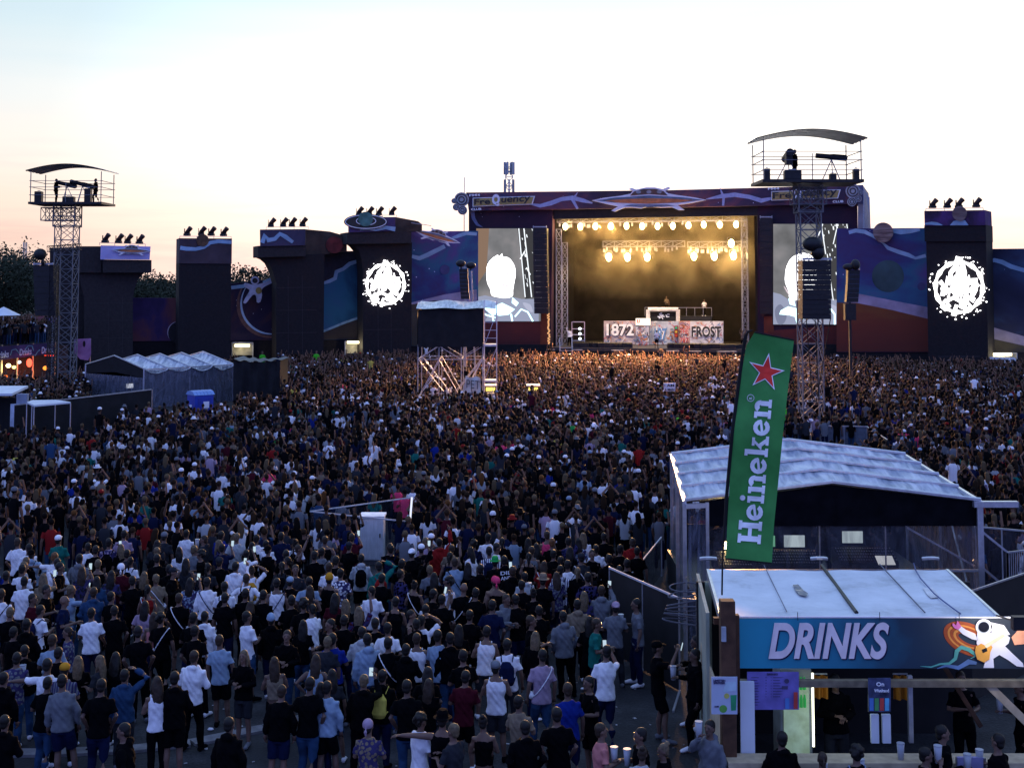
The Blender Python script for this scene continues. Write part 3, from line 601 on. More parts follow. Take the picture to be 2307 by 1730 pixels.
# van in the right gate
def van():
    p = WR.p(E(1410, 1390), .9); t = thing('delivery_van', (p.x, p.y, 0), 'small white van parked in the lit gate at far right', 'van')
    x, y = p.x, p.y; L_ = 4.3
    prof = [(-2.1, .35), (2.15, .35), (2.2, .8), (2.0, 1.05), (1.35, 1.2), (.75, 1.85), (-1.9, 1.9), (-2.1, 1.6)]
    mb = MB(); mb.prism([(x + a, y - .85, z) for a, z in prof], (0, 1.7, 0)); mb.build('body', mat('white_van_paint', (.7, .7, .68), .3, 0, .05), t, bevel=.06)
    mb = MB(); mb.prism([(x + a, y - .86, z) for a, z in [(1.2, 1.22), (.7, 1.7), (.0, 1.7), (.0, 1.2)]], (0, .02, 0)); mb.prism([(x + a, y - .86, z) for a, z in [(-.15, 1.25), (-.15, 1.7), (-1.7, 1.7), (-1.8, 1.25)]], (0, .02, 0)); mb.build('side_window', mat('dark_glass', (.01, .01, .012), .1), t)
    for k, a in enumerate((-1.35, 1.4)):
        mb = MB(); mb.tube([(x + a, y - .9, .34), (x + a, y - .68, .34)], .34, 16); wh = mb.build('wheel', rubber, t)
        mb = MB(); mb.tube([(x + a, y - .93, .34), (x + a, y - .9, .34)], .19, 10); mb.build('rim', alu, wh)
    mb = MB(); mb.ell((x + 2.1, y - .6, .85), (.1, .16, .12)); mb.build('headlight', whiteprint, t, True)
van()
# ------------------------------------------------------------------ the stage
X0 = 1056; XR = 1945
c = SP.p((1500, 784)); ST = thing('festival_stage', (c.x, c.y, 0), 'huge covered festival stage with violet printed header and dark opening', 'stage')
slab([(1050, 434), (1500, 429), (1945, 417), (1945, 459), (1500, 468), (1056, 475)], SP, .6, 2.5).build('header_banner', fasc, ST)
slab([(X0, 475), (1245, 473), (1241, 800), (X0, 800)], SP, 0, 1.5).build('left_wing_cloth', mural('wing_cloth', [(.4, (.022, .016, .03)), (.65, (.045, .02, .04)), (.8, (.05, .03, .09))], .15, 15, .03), ST)
slab([(1707, 463), (1920, 459), (1932, 460), (1932, 800), (1707, 800)], SP, 0, 1.5).build('right_wing_cloth', mats['wing_cloth'], ST)
slab([(1245, 473), (1707, 463), (1707, 486), (1245, 494)], SP, -.4, .6).build('front_truss_cover', darkpaint, ST)
mb = MB(); p = SP.p((1932, 440), .4); q = SP.p((1932, 440), -13)
mb.prism([SP.p((1945, 419), .5), SP.p((1957, 436), -9), SP.p((1962, 520), -9), SP.p((1962, 800), -9), SP.p((1940, 800), .5)], Vector((-.5, 0, 0)))
sd_ = mb.build('roof_side', mat('grey_side_tarp', (.22, .20, .22), .6, 0, .3, .6), ST)
mb = MB()
for k in range(6): 
    mb.beam(SP.p((1944 + k * 2.6, 424 + k * 4), .4 - k * 1.7), SP.p((1944 + k * 3.0, 520), .4 - k * 1.7), .12)
mb.build('side_ribs', steel, ST)
# roof sheet, floor, back and side walls
def sq(px0, px1, py, off0, off1, dz, name, m):
    a = SP.p((px0, py), off0); b_ = SP.p((px1, py), off0); n = SP.N() * (off1 - off0)
    mb = MB(); z = a.z if dz is None else dz
    mb.prism([(a.x, a.y, z), (b_.x, b_.y, z), (b_.x + n.x, b_.y + n.y, z), (a.x + n.x, a.y + n.y, z)], (0, 0, -.3)); return mb.build(name, m, ST)
sq(1056, 1943, 500, -2.5, -14, 16.6, 'roof_sheet', darkpaint)
FL = 1.9
sq(1241, 1745, 784, 2.5, -14, FL, 'stage_floor', mat('stage_floor_vinyl', (.05, .045, .04), .35, 0, .3, 1))
slab([(1241, 486), (1720, 480), (1720, 790), (1241, 790)], SP, -13.5, .3).build('back_cloth', mat('back_cloth', (.007, .005, .004), .9, 0, .8, 1.2), ST)
for nm, px in (('side_wall', 1246), ('side_wall', 1707)):
    a = SP.p((px, 600), -1.5); n = -SP.N() * 12; mb = MB(); mb.prism([(a.x, a.y, FL), (a.x + n.x, a.y + n.y, FL), (a.x + n.x, a.y + n.y, 16.2), (a.x, a.y, 16.2)], SP.T() * (.25 if px < 1500 else -.25)); mb.build(nm, blackcloth, ST)
mb = MB(); a = SP.p((1241, 790), 2.4); b_ = SP.p((1745, 790), 2.4); mb.prism([(a.x, a.y, 0), (b_.x, b_.y, 0), (b_.x, b_.y, FL - .31), (a.x, a.y, FL - .31)], -SP.N() * .2); mb.build('stage_skirt', blackcloth, ST)
for x0, x1 in ((X0, 1241), (1745, 1932)):
    slab([(x0, 776), (x1, 776), (x1, 828), (x0, 828)], SP, .5, .3).build('base_skirt', blackcloth, ST)
slab([(X0, 725), (1236, 725), (1236, 777), (X0, 777)], SP, .06, .04).build('red_ground_panel', redwall, ST)
slab([D(818, 1305), D(884, 1305), D(884, 1400), (1911, 731), (1925, 731), (1925, 790), D(818, 1560)], SP, .06, .04).build('red_ground_panel', redwall, ST)
slab([C(720, 1250), C(778, 1250), C(778, 1480), C(720, 1480)], SP, .12, .04).build('rust_panel', mat('rust_print', (.15, .035, .015), .8, 0, .3, 1), ST)
slab([D(820, 1307), D(884, 1307), D(884, 1412), D(820, 1412)], SP, .12, .04).build('rust_panel', mats['rust_print'], ST)
# header decoration: lightning stripes, end loudspeaker cutouts, lettering
mb = MB(); strip([C(640, 430), C(720, 445), C(800, 425), C(880, 395), C(960, 385), C(1040, 405), C(1110, 425)], [3, 8, 10, 9, 10, 9, 3], SP, .64, .02, mb)
strip([C(965, 395), C(1000, 345)], [7, 1], SP, .66, .02, mb); strip([C(960, 395), C(1000, 468)], [7, 5], SP, .66, .02, mb)
mb.build('lightning_stripe', mat('lightning_print', (.32, .36, .55), .7, 0, .15), ST); mb = MB(); strip([D(425, 510), D(530, 490), D(620, 480), D(720, 495), D(800, 520), D(870, 505)], [2, 9, 10, 9, 10, 6], SP, .64, .02, mb); strip([D(540, 490), D(520, 435)], [7, 1], SP, .66, .02, mb); strip([D(545, 490), D(540, 555)], [6, 5], SP, .66, .02, mb)
mb.build('lightning_stripe', mat('lightning_print', (.32, .36, .55), .7, 0, .15), ST)
mb = MB(); strip([C(212, 480), C(222, 540), C(250, 585), C(290, 605)], [9, 8, 6, 1], SP, .05, .02, mb); mb.build('curved_stripe', mat('dull_blue_print', (.12, .14, .24), .8), ST)
def spkcut(cx, cy, k, lab):
    cc = SP.p((cx, cy), .9); t = thing('loudspeaker_cutout', cc, lab, 'sign')
    pts = [(0, 0, 16.5), (-12 * k, 17, 8), (2 * k, 24, 10.5), (-17 * k, 3, 6)]
    for i, (dx, dy, r) in enumerate(pts):
        mb = slab(disc((cx + dx, cy + dy), r, 20), SP, .9 + .03 * i, .1); mb.build('outline', mat('cutout_outline', (.32, .33, .36), .6), t)
        slab(disc((cx + dx, cy + dy), r * .82, 20), SP, .93 + .03 * i, .02).build('surround', mat('cutout_dark', (.05, .045, .05), .6), t)
        mb = MB(); strip([(cx + dx + r * .55 * math.cos(a), cy + dy + r * .55 * math.sin(a)) for a in np.linspace(0, 6.283, 20)], r * .16, SP, .95 + .03 * i, .02, mb); mb.build('cone_ring', mat('cone_print', (.28, .3, .33), .6), t)
        slab(disc((cx + dx, cy + dy), r * .28, 12), SP, .96 + .03 * i, .02).build('dust_cap', mats['cone_print'], t)
spkcut(*C(132, 398), 1, 'cluster of flat painted loudspeaker rings at the left end of the stage header')
spkcut(*D(1422, 455), -1, 'cluster of flat painted loudspeaker rings at the right end of the stage header')
def logo(x, y, w_, h_, lab, club):
    """gold title plate with dark letters, big pale Q, small words above and below; x,y = top left in photo pixels"""
    cc = SP.p((x + w_ / 2, y + h_), 1.0); t = thing('festival_name_sign', cc, lab, 'sign')
    slab([(x - 1.5, y + 1.5), (x + w_ + 3, y - 2.5), (x + w_ - 3, y + h_ - 3.5), (x - 1.5, y + h_ + 1.5)], SP, .9, .1).build('white_border', whiteprint, t)
    slab([(x, y + 2.8), (x + w_, y - .8), (x + w_ - 5, y + h_ - 5), (x, y + h_)], SP, .94, .03).build('gold_plate', mat('gold_print', (.35, .27, .09), .5, 0, .2), t)
    T_ = SP.T(); s_ = F / SP.p((x, y)).y
    def tx(st, px, py, hh, ww, m, nm, sh=0, bo=0): text(st, nm, m, t, SP.p((px, py), 1.0), (T_ + UP * .028).normalized(), UP, hh / s_, ww / s_, sh, bo, .03)
    dk = mat('dark_letter_print', (.03, .028, .03), .6)
    tx('Fre', x + 2, y + h_ - 3, h_ * .66, w_ * .27, dk, 'lettering', 0, .02); tx('uency', x + w_ * .46, y + h_ - 3.2, h_ * .78, w_ * .49, dk, 'lettering', .1, .02)
    tx('Q', x + w_ * .31, y + h_ + 1, h_ * 1.35, w_ * .13, whiteprint, 'large_letter', 0, .06)
    tx('FM4', x - 9, y - 1.5, 5, 25, whiteprint, 'small_word', 0, .03); tx('CLUB', *club, 5, 23, whiteprint, 'small_word', 0, .03)
    return t
logo(*C(220, 380), 136, 20, 'gold plate reading FreQuency at the left end of the stage header', (C(205, 0)[0], C(0, 480)[1]))
logo(*D(872, 452), 152, 21, 'gold plate reading FreQuency at the right of the header, behind the lattice tower', (D(1285, 0)[0], D(0, 535)[1]))
ufo(SP, 1.6, 1462, 452, 258, 62, 'largest flying saucer cutout, in the middle of the stage header', -.005, .2)
# screens
def scr(t, nm, pts, c_, s_, k): return slab(pts, SP, .2 + .012 * k, .01).build(nm, emis('led_%s_%d' % (nm, len(mats)), c_, s_), t)
def screen(x0, y0, x1, y1, lab, kind):
    cc = SP.p(((x0 + x1) / 2, y1), .2); t = thing('video_screen', cc, lab, 'screen', 'giant video screens beside the stage')
    slab(rect((x0 - 1, y0 - 1), (x1 + 1, y1 + 1)), SP, .19, .3).build('screen_housing', darkpaint, t)
    W_, H_ = x1 - x0, y1 - y0
    def U(pts): return [(x0 + u * W_, y0 + v * H_) for u, v in pts]
    m = bpy.data.materials.new('screen_picture'); m.use_nodes = True; n_ = m.node_tree; n_.nodes.clear()
    e = n_.nodes.new('ShaderNodeEmission'); o = n_.nodes.new('ShaderNodeOutputMaterial'); g = n_.nodes.new('ShaderNodeNewGeometry'); nz = n_.nodes.new('ShaderNodeTexNoise'); nz.inputs['Scale'].default_value = .35; nz.inputs['Detail'].default_value = 3
    n_.links.new(g.outputs['Position'], nz.inputs[0]); r = ramp(n_, [(.3, (.12, .12, .125)), (.5, (.20, .20, .21)), (.7, (.30, .28, .29))], nz.outputs['Fac']); n_.links.new(r.outputs[0], e.inputs[0]); e.inputs[1].default_value = 1.0; n_.links.new(e.outputs[0], o.inputs[0])
    slab(U([(0, 0), (1, 0), (1, 1), (0, 1)]), SP, .195, .005).build('picture_background', m, t)
    if kind == 'L':
        scr(t, 'red_glow', U([(0, 0), (.2, 0), (.16, .45), (0, .62)]), (.26, .17, .12), 1, 1)
        scr(t, 'stage_truss', U([(.64, 0), (.93, 0), (.93, .74), (.76, .76)]), (.05, .05, .055), 1, 2)
        head = [(.16, .48), (.17, .40), (.21, .35), (.27, .31), (.30, .30), (.33, .285), (.36, .30), (.40, .27), (.41, .30), (.50, .315), (.56, .36), (.60, .42), (.61, .50), (.59, .58), (.57, .66), (.56, .73), (.45, .75), (.33, .74), (.24, .72), (.22, .66), (.17, .58)]
        body = [(0, .74), (.14, .72), (.28, .745), (.45, .755), (.58, .74), (.7, .76), (.9, .76), (.97, .9), (.97, 1), (0, 1)]
    else:
        scr(t, 'stage_truss', U([(.58, 0), (1, 0), (1, .5), (.98, .76), (.72, .74), (.62, .3)]), (.06, .06, .065), 1, 1)
        head = [(.16, .50), (.18, .42), (.23, .35), (.30, .31), (.40, .29), (.50, .31), (.56, .38), (.58, .5), (.56, .62), (.50, .72), (.40, .76), (.30, .76), (.22, .74), (.20, .66), (.16, .58)]
        body = [(0, .68), (.10, .70), (.22, .76), (.45, .79), (.75, .74), (1, .80), (1, 1), (0, 1)]
    scr(t, 'shirt', U(body), (.33, .36, .50), 1, 3)
    scr(t, 'face', smooth(U(head), 4), (1, .98, 1), 4, 4)
    eh = .06 if kind == 'R' else 0
    for k, q in enumerate(([(.20, .62), (.26, .70), (.34, .735), (.28, .70), (.23, .64)], [(.50, .40), (.56, .42), (.59, .47), (.555, .44)], [(.42, .49), (.52, .48), (.53, .492), (.43, .503)], [(.40, .60), (.50, .61), (.49, .625), (.41, .618)])): scr(t, 'face_shadow', smooth(U([(x - eh, y) for x, y in q]), 3), (.85, .72, .78), .95, 5)
    scr(t, 'shirt_fold', smooth(U([(.02, .86), (.10, .80), (.18, .90), (.14, .99), (.06, .99)]), 3), (.20, .22, .33), 1, 4); scr(t, 'shirt_fold', smooth(U([(.72, .80), (.84, .82), (.88, .9), (.8, .88)]), 3), (.48, .5, .66), 1, 4)
    mb = MB(); g_ = random.Random(5)
    def sline(a, b, wd, k): strip(U([a, b]), wd, SP, .2 + .012 * k, .01, mb)
    if kind == 'L':
        sline((.66, 0), (.76, .74), 2.2, 5); sline((.74, 0), (.86, .74), 2.4, 5)
        for k in range(34):
            y = g_.random() * .7; x = .68 + y * .12 + g_.random() * .27; sline((x, y), (x + .012, y + g_.uniform(.008, .05)), g_.uniform(.8, 2.2), 6)
        sline((.74, .25), (.80, .33), 2, 6); sline((.78, .42), (.84, .50), 2.6, 6); sline((.68, .33), (.76, .24), 2.6, 6)
    else:
        for a, b, wd in [((.66, 0), (.60, .12), 2.5), ((.64, 0), (.70, .3), 2.2), ((.84, .0), (.92, .24), 2.6), ((.86, 0), (.80, .2), 2), ((.90, .05), (1.0, .22), 2.2), ((.98, 0), (1, .1), 2), ((.72, .3), (.80, .76), 2)]: sline(a, b, wd, 5)
        for k in range(60):
            y = g_.random() * .72; x = .64 + y * .12 + g_.random() * .33
            if x < .99: sline((x, y), (x + .006, y + g_.uniform(.006, .04)), g_.uniform(.8, 2.2), 6)
    lh = mb.build('bright_truss_lines', emis('screen_lines', (.9, .95, 1), 1.3), t)
    if kind == 'R': scr(t, 'pink_highlight', U([(.86, .24), (.98, .28), (.995, .44), (.93, .42), (.86, .34)]), (1, .8, .88), 2, 6)
    mb = MB()   # glowing print across the chest and collar
    if kind == 'L':
        for a in [[(.12, .86), (.2, .80), (.3, .83), (.4, .80), (.52, .84), (.6, .87), (.5, .93), (.36, .94), (.22, .92)], [(.56, .74), (.66, .80), (.62, .84), (.55, .80)]]: slab(U(a), SP, .30, .01, mb)
        strip(U([(.25, .92), (.27, 1.0)]), 4, SP, .31, .01, mb); strip(U([(.6, .95), (.7, .87), (.8, .9), (.88, 1)]), 3.5, SP, .31, .01, mb); strip(U([(.05, .88), (.15, .93), (.3, .96)]), 3.5, SP, .32, .01, mb); strip(U([(.54, .92), (.56, 1.0)]), 4, SP, .31, .01, mb)
    else:
        for a in [[(.10, .86), (.2, .82), (.32, .84), (.42, .88), (.5, .93), (.4, .95), (.22, .91), (.08, .90)], [(.20, .74), (.28, .76), (.30, .82), (.22, .80)]]: slab(U(a), SP, .30, .01, mb)
        strip(U([(.3, .93), (.33, 1.0)]), 4, SP, .31, .01, mb); strip(U([(.76, .84), (.82, .9), (.82, 1)]), 4, SP, .31, .01, mb)
    mb.build('shirt_print', emis('screen_print', (.6, .95, 1), 2.2), t)
    return t
screen(1073, 515, 1218, 724, 'giant screen left of the stage opening showing a singer with overexposed face', 'L')
screen(1742, 505, 1911, 731, 'giant screen right of the stage opening, half hidden by the lattice tower', 'R')

# hanging loudspeaker columns
def array(label, pl, off, x0, x1, y0, y1, n, curve=0.0, grp='hanging loudspeaker columns', top=None, depth=.9, wires=0):
    c = pl.p(((x0 + x1) / 2, y1), off); t = thing('loudspeaker_column', c, label, 'loudspeaker', grp)
    for k in range(n):
        a, b = y0 + (y1 - y0) * k / n, y0 + (y1 - y0) * (k + 1) / n; f = lambda y: curve * ((y - y0) / (y1 - y0)) ** 1.6
        mb = slab([(x0 + f(a), a + .25), (x1 + f(a), a + .25), (x1 + f(b), b - .25), (x0 + f(b), b - .25)], pl, off + .25 * math.sin(k * 2.1) * .1, depth); mb.build('cabinet', darkpaint, t)
    mb = MB()
    for x in (x0 + 1, x1 - 1): mb.beam(pl.p((x, y0), off - .2), pl.p((x, y0 - 6), off - .2), .05)
    mb.beam(pl.p((x0, y0 - 3), off - .2), pl.p((x1, y0 - 3), off - .2), .08)
    if wires:
        for x in (x0 + 4, x1 - 4): mb.beam(pl.p((x, y0 - 5), off - .3), pl.p(((x0 + x1) / 2, y0 - wires), off - .3), .02)
    mb.build('rigging_frame', steel, t)
    return t
array('tall black loudspeaker column hanging between the left screen and stage opening', SP, 1.6, *(C(666, 0)[0], C(770, 0)[0], C(0, 612)[1], C(0, 1250)[1]), 16, 3)
array('black loudspeaker column hanging at the right edge of the stage opening', SP, .8, *(D(790, 0)[0], D(875, 0)[0], D(0, 640)[1], D(0, 1290)[1]), 16, 0)
P80 = Plane((900, 92), (1117, 92))
t = array('slim curved loudspeaker column hanging left of the left screen', P80, 0, *(C(115, 0)[0], C(178, 0)[0], C(0, 915)[1], C(0, 1142)[1]), 8, 4, depth=.5)
mb = MB(); mb.ell(P80.p(C(126, 875), 0), (.35, .3, .25)); mb.ell(P80.p(C(202, 890), 0), (.35, .3, .25)); mb.beam(P80.p(C(126, 880)), P80.p(C(130, 915)), .06); mb.beam(P80.p(C(202, 895)), P80.p(C(200, 925)), .06); mb.build('top_lamp', darkpaint, t, True)
mb = MB(); a = P80.p(C(160, 1142)); mb.beam((a.x, a.y, 0), P80.p(C(160, 1142)), .12); mb.beam((a.x + .8, a.y + .3, 0), P80.p(C(205, 930), -.3), .08); mb.build('support_mast', steel, t)

# lamps of the stage and the smoke they light
def make_blinder():
    t = thing('stage_lamp', (0, 0, 0), None, None)
    mb = MB(); mb.tube([(0, .5, 0), (0, .35, 0), (0, -.02, 0)], [.18, .3, .36], 12); mb.build('housing', darkpaint, t, True)
    mb = MB(); mb.tube([(0, -.03, 0), (0, -.06, 0)], [.34, .30], 14); mb.build('lens', warmlens, t)
    mb = MB(); mb.beam((-.4, .2, 0), (-.4, .2, .5), .03); mb.beam((.4, .2, 0), (.4, .2, .5), .03); mb.beam((-.4, .2, .5), (.4, .2, .5), .03); mb.build('bracket', steel, t)
    return t
BL = make_blinder(); first = True
ups = [C(908, 600), C(1020, 600), C(1133, 597), C(1248, 597), C(1365, 595), C(1482, 597), C(1597, 597)] + [D(198, 692), D(305, 688), D(408, 683), D(517, 684), D(628, 682)]
los = [C(1233, 828), C(1372, 828), C(1520, 828), D(342, 898), D(480, 898), D(610, 895)]
num = ['first', 'second', 'third', 'fourth', 'fifth', 'sixth', 'seventh', 'eighth', 'ninth', 'tenth', 'eleventh', 'twelfth']
allL = [(q, -1.2, '%s warm lamp from the left in the upper row over the stage' % num[k]) for k, q in enumerate(ups)] + \
       [(q, -6.5, '%s warm lamp from the left in the lower row over the stage' % num[k]) for k, q in enumerate(los)] + [(D(595, 810), -5.5, 'single warm lamp between the two rows at the right of the stage')]
for k, (q, off, lab) in enumerate(allL):
    o = BL if k == 0 else copytree(BL); o.location = SP.p(q, off); tag(o, lab, 'stage lamp', 'bright warm lamps hanging over the stage')
    s_ = 1.0 if off == -1.2 else 1.25; o.scale = (s_ * .70, s_, s_ * 1.0)
for a, b, off in ((C(850, 585), D(700, 668), -1.2), (C(1190, 765), D(280, 845), -6.5), (D(300, 850), D(700, 850), -6.5)):
    p, q = SP.p(a, off - .4), SP.p(b, off - .4); z = (p.z + q.z) / 2 + .5; p.z = q.z = z; t = thing('lighting_truss', (p + q) / 2, None, None)
    mb = MB(); mb.truss(p, q, .6, int((q - p).length / 1.2), .05, (0, 0, 1)); mb.build('truss_bar', steel, t)
    tag(t, {C(850, 585): 'front horizontal lighting truss across the top of the stage', C(1190, 765): 'left rear lighting truss carrying three lower lamps', D(300, 850): 'right rear lighting truss carrying three lower lamps'}[a], 'truss')
    mb = MB(); gg = random.Random(int(off * 10))
    for k in range(22):
        o = p.lerp(q, gg.random()); mb.box((o.x, o.y - .2, o.z - .45 - gg.random() * .3), (.18, .18, .35)); mb.beam(o, o - UP * .5, .02)
    mb.build('small_fixtures', steel, t)
# vertical truss legs with cables inside the opening
for k, (x, y0, y1, off) in enumerate(((C(860, 0)[0], C(0, 620)[1], 790, -1.5), (C(905, 0)[0], C(0, 720)[1], 790, -2.5), (D(690, 0)[0], D(0, 640)[1], 780, -2))):
    t = thing('truss_leg', (*SP.p((x, 700), off).xy, FL), ['outer lattice leg at the left side of the stage opening', 'inner lattice leg with hanging cables at the left of the stage', 'lattice leg at the right side of the stage opening'][k], 'truss')
    a = SP.p((x, 700), off); mb = MB(); mb.truss((a.x, a.y, FL), (a.x, a.y, SP.p((x, y0), off).z), .55, 12, .04); mb.build('lattice', steel, t)
# edge strip of the opening, small glowing boxes stand in for warm reflections
t = thing('glow_strip', SP.p(C(765, 1480), 1.0), 'vertical strip of small warm reflections beside the left loudspeaker column', 'reflection strip'); mb = MB(); mb.beam(SP.p(C(757, 620), .9), SP.p(C(785, 1490), .9), .12); mb.build('backing_strip', darkpaint, t)
mb = MB(); g = random.Random(2)
for k in range(90):
    q = (C(757 + 28 * k / 90 + g.uniform(-5, 8), 0)[0], C(0, 622 + 860 * k / 90)[1]); o = SP.p(q, 1.06); mb.box(o, (.16, .05, .16))
mb.build('reflection_flecks', emis('reflection_glow', (1, .5, .22), .9), t)['kind'] = 'stuff'
for q, off, e, tgt in [(ups[k], -1.0, 120000, (1250 + k * 40, 1000)) for k in range(0, 12, 1)]:
    l = bpy.data.lights.new('lamp_beam', 'SPOT'); l.energy = e; l.color = (1, .50, .19); l.spot_size = R(64); l.spot_blend = .9; l.shadow_soft_size = .6
    o = bpy.data.objects.new('lamp_beam', l); col.objects.link(o); o.location = SP.p(q, .1 if False else -.9)
    d_ = Vector((o.location.x * .8, o.location.y - 20, 1)) - o.location; o.rotation_euler = d_.to_track_quat('-Z', 'Y').to_euler()
for q in ups[1::3]:
    l = bpy.data.lights.new('set_light', 'SPOT'); l.energy = 5200; l.color = (1, .78, .55); l.spot_size = R(60); l.spot_blend = .8; l.shadow_soft_size = .3; o = bpy.data.objects.new('set_light', l); col.objects.link(o); o.location = SP.p(q, 2.2); d_ = SP.p((q[0], 755), -4) - o.location; o.rotation_euler = d_.to_track_quat('-Z', 'Y').to_euler()
for q in los:
    l = bpy.data.lights.new('lamp_glow', 'POINT'); l.energy = 950; l.color = (1, .62, .25); l.shadow_soft_size = .35
    o = bpy.data.objects.new('lamp_glow', l); col.objects.link(o); o.location = SP.p(q, -6.0)
for q in ups:
    l = bpy.data.lights.new('lamp_glow', 'POINT'); l.energy = 300; l.color = (1, .62, .25); l.shadow_soft_size = .2
    o = bpy.data.objects.new('lamp_glow', l); col.objects.link(o); o.location = SP.p(q, -.9)
a = SP.p((1262, 700), -.5); b_ = SP.p((1700, 700), -.5); n = -SP.N() * 12
mb = MB(); mb.prism([(a.x, a.y, FL + .6), (b_.x, b_.y, FL + .6), (b_.x + n.x, b_.y + n.y, FL + .6), (a.x + n.x, a.y + n.y, FL + .6)], (0, 0, 13.4))
sm = bpy.data.materials.new('smoke'); sm.use_nodes = True; t_ = sm.node_tree; t_.nodes.clear(); o_ = t_.nodes.new('ShaderNodeOutputMaterial'); pv = t_.nodes.new('ShaderNodeVolumePrincipled')
pv.inputs['Color'].default_value = (1, .85, .55, 1); pv.inputs['Anisotropy'].default_value = .2
g_ = t_.nodes.new('ShaderNodeNewGeometry'); nz = t_.nodes.new('ShaderNodeTexNoise'); nz.inputs['Scale'].default_value = .34; nz.inputs['Detail'].default_value = 6; nz.inputs['Distortion'].default_value = .8; t_.links.new(g_.outputs['Position'], nz.inputs[0])
sx = t_.nodes.new('ShaderNodeSeparateXYZ'); t_.links.new(g_.outputs['Position'], sx.inputs[0])
hz = t_.nodes.new('ShaderNodeMapRange'); hz.inputs[1].default_value = 6.5; hz.inputs[2].default_value = 15; hz.inputs[3].default_value = .03; hz.inputs[4].default_value = 1.0; t_.links.new(sx.outputs['Z'], hz.inputs[0])
mr = t_.nodes.new('ShaderNodeMapRange'); mr.inputs[1].default_value = .42; mr.inputs[2].default_value = .64; mr.inputs[3].default_value = .004; mr.inputs[4].default_value = .085; t_.links.new(nz.outputs['Fac'], mr.inputs[0])
mu = t_.nodes.new('ShaderNodeMath'); mu.operation = 'MULTIPLY'; t_.links.new(hz.outputs[0], mu.inputs[0]); t_.links.new(mr.outputs[0], mu.inputs[1]); t_.links.new(mu.outputs[0], pv.inputs['Density']); t_.links.new(pv.outputs[0], o_.inputs['Volume'])
so = mb.build('stage_smoke', sm); so['kind'] = 'stuff'; so['label'] = 'golden smoke drifting under the stage lamps'

# the painted set on the stage
def setwall(label, x0, x1, y0, y1, off, base_c, wds, seed, name='graffiti_wall'):
    """x,y in the close-up tile of the stage"""
    q0, q1 = M(x0, y0), M(x1, y1); c = SP.p(((q0[0] + q1[0]) / 2, q1[1]), off); t = thing(name, (c.x, c.y, FL), label, 'stage wall')
    bot = 633 + (8.5 - FL) * F / c.y
    slab([q0, (q1[0], q0[1]), (q1[0], bot), (q0[0], bot)], SP, off, .3).build('panel', mat(name + str(seed), base_c, .7, 0, .35, 1.2), t)
    g = random.Random(seed); cols = [('spray_red', (.5, .06, .04)), ('spray_blue', (.10, .22, .42)), ('spray_black', (.03, .03, .03)), ('spray_orange', (.6, .22, .05)), ('spray_white', (.8, .75, .7))]
    for ci, (cn, cc) in enumerate(cols):
        mb = MB()
        for _ in range(9 if ci != 4 else 5):
            x, y = g.uniform(x0 + 8, x1 - 8), g.uniform(y0 + 8, y1 - 20); pts = [(x, y)]
            for k in range(5): x = min(x1 - 4, max(x0 + 4, x + g.uniform(-26, 26))); y = min(y1 - 6, max(y0 + 4, y + g.uniform(-26, 26))); pts.append((x, y))
            strip([M(*p) for p in pts], [g.uniform(.4, 1.5) for _ in pts], SP, off + .012 * (ci + 1), .01, mb)
        mb.build('sprayed_scrawl', mat(cn, cc, .7, 0, .1), t)
    s_ = F / c.y
    for (st, x, y, hh, ww, m_) in wds:
        for dk, (mm, bo) in enumerate(((mats['spray_white'] if m_ != 'w' else mats['spray_black'], .09), ({'k': mats['spray_black'], 'w': mats['spray_white'], 'r': mats['spray_red'], 'b': mats['spray_blue']}[m_], .03))):
            q = M(x, y); text(st, 'sprayed_word', mm, t, SP.p(q, off + .09 + .02 * dk), SP.T(), UP, hh * .22604 / s_, ww * .22604 / s_, 0, bo, .01)
    return t
setwall('graffiti wall with large pale number on the left of the stage', 710, 1025, 722, 950, -4, (.42, .33, .32), [('1872', 735, 870, 120, 275, 'w')], 1)
setwall('plain grey blue graffiti wall behind the singer in the middle of the stage', 1165, 1455, 725, 975, -4.4, (.36, .38, .42), [('187', 1215, 915, 120, 120, 'b')], 2)
setwall('narrow red graffiti wall between the middle wall and the white one', 1457, 1568, 725, 950, -4, (.52, .30, .26), [('THE', 1470, 850, 50, 80, 'r'), ('787', 1470, 935, 45, 80, 'r')], 3)
setwall('white graffiti wall with big dark word FROST on the right of the stage', 1570, 1900, 725, 965, -4, (.6, .56, .55), [('FROST', 1585, 880, 105, 290, 'k')], 4)
t = setwall('grey phone booth front painted with graffiti, left of the singer', 1027, 1160, 768, 975, -3.6, (.42, .40, .42), [], 5, 'phone_booth')
slab([M(1027, 697), M(1167, 697), M(1167, 765), M(1027, 765)], SP, -3.5, .8).build('lit_sign_box', emis('booth_sign', (1, .86, .7), 1.6), t)
mb = MB(); [slab(rect(M(x, 705), M(x + 9, 735)), SP, -3.48, .01, mb) for x in (1040, 1058)]; slab(rect(M(1040, 735), M(1067, 741)), SP, -3.47, .01, mb); mb.build('sign_letter', mats['spray_red'], t)
c = SP.p(M(1300, 740), -4.9); t = thing('framed_banner', c, 'black banner with white tangled emblem in a pale square frame over the set', 'banner')
slab(rect(M(1175, 628), M(1425, 742)), SP, -5.0, .1).build('black_cloth', blackcloth, t)
mb = MB(); [mb.tube([SP.p(M(*a), -4.7), SP.p(M(*b), -4.7)], .22) for a, b in (((1150, 608), (1450, 608)), ((1150, 608), (1150, 740)), ((1448, 608), (1448, 740)))]; mb.build('frame', mat('frame_paint', (.6, .55, .5), .5), t)
mb = MB(); g = random.Random(8)
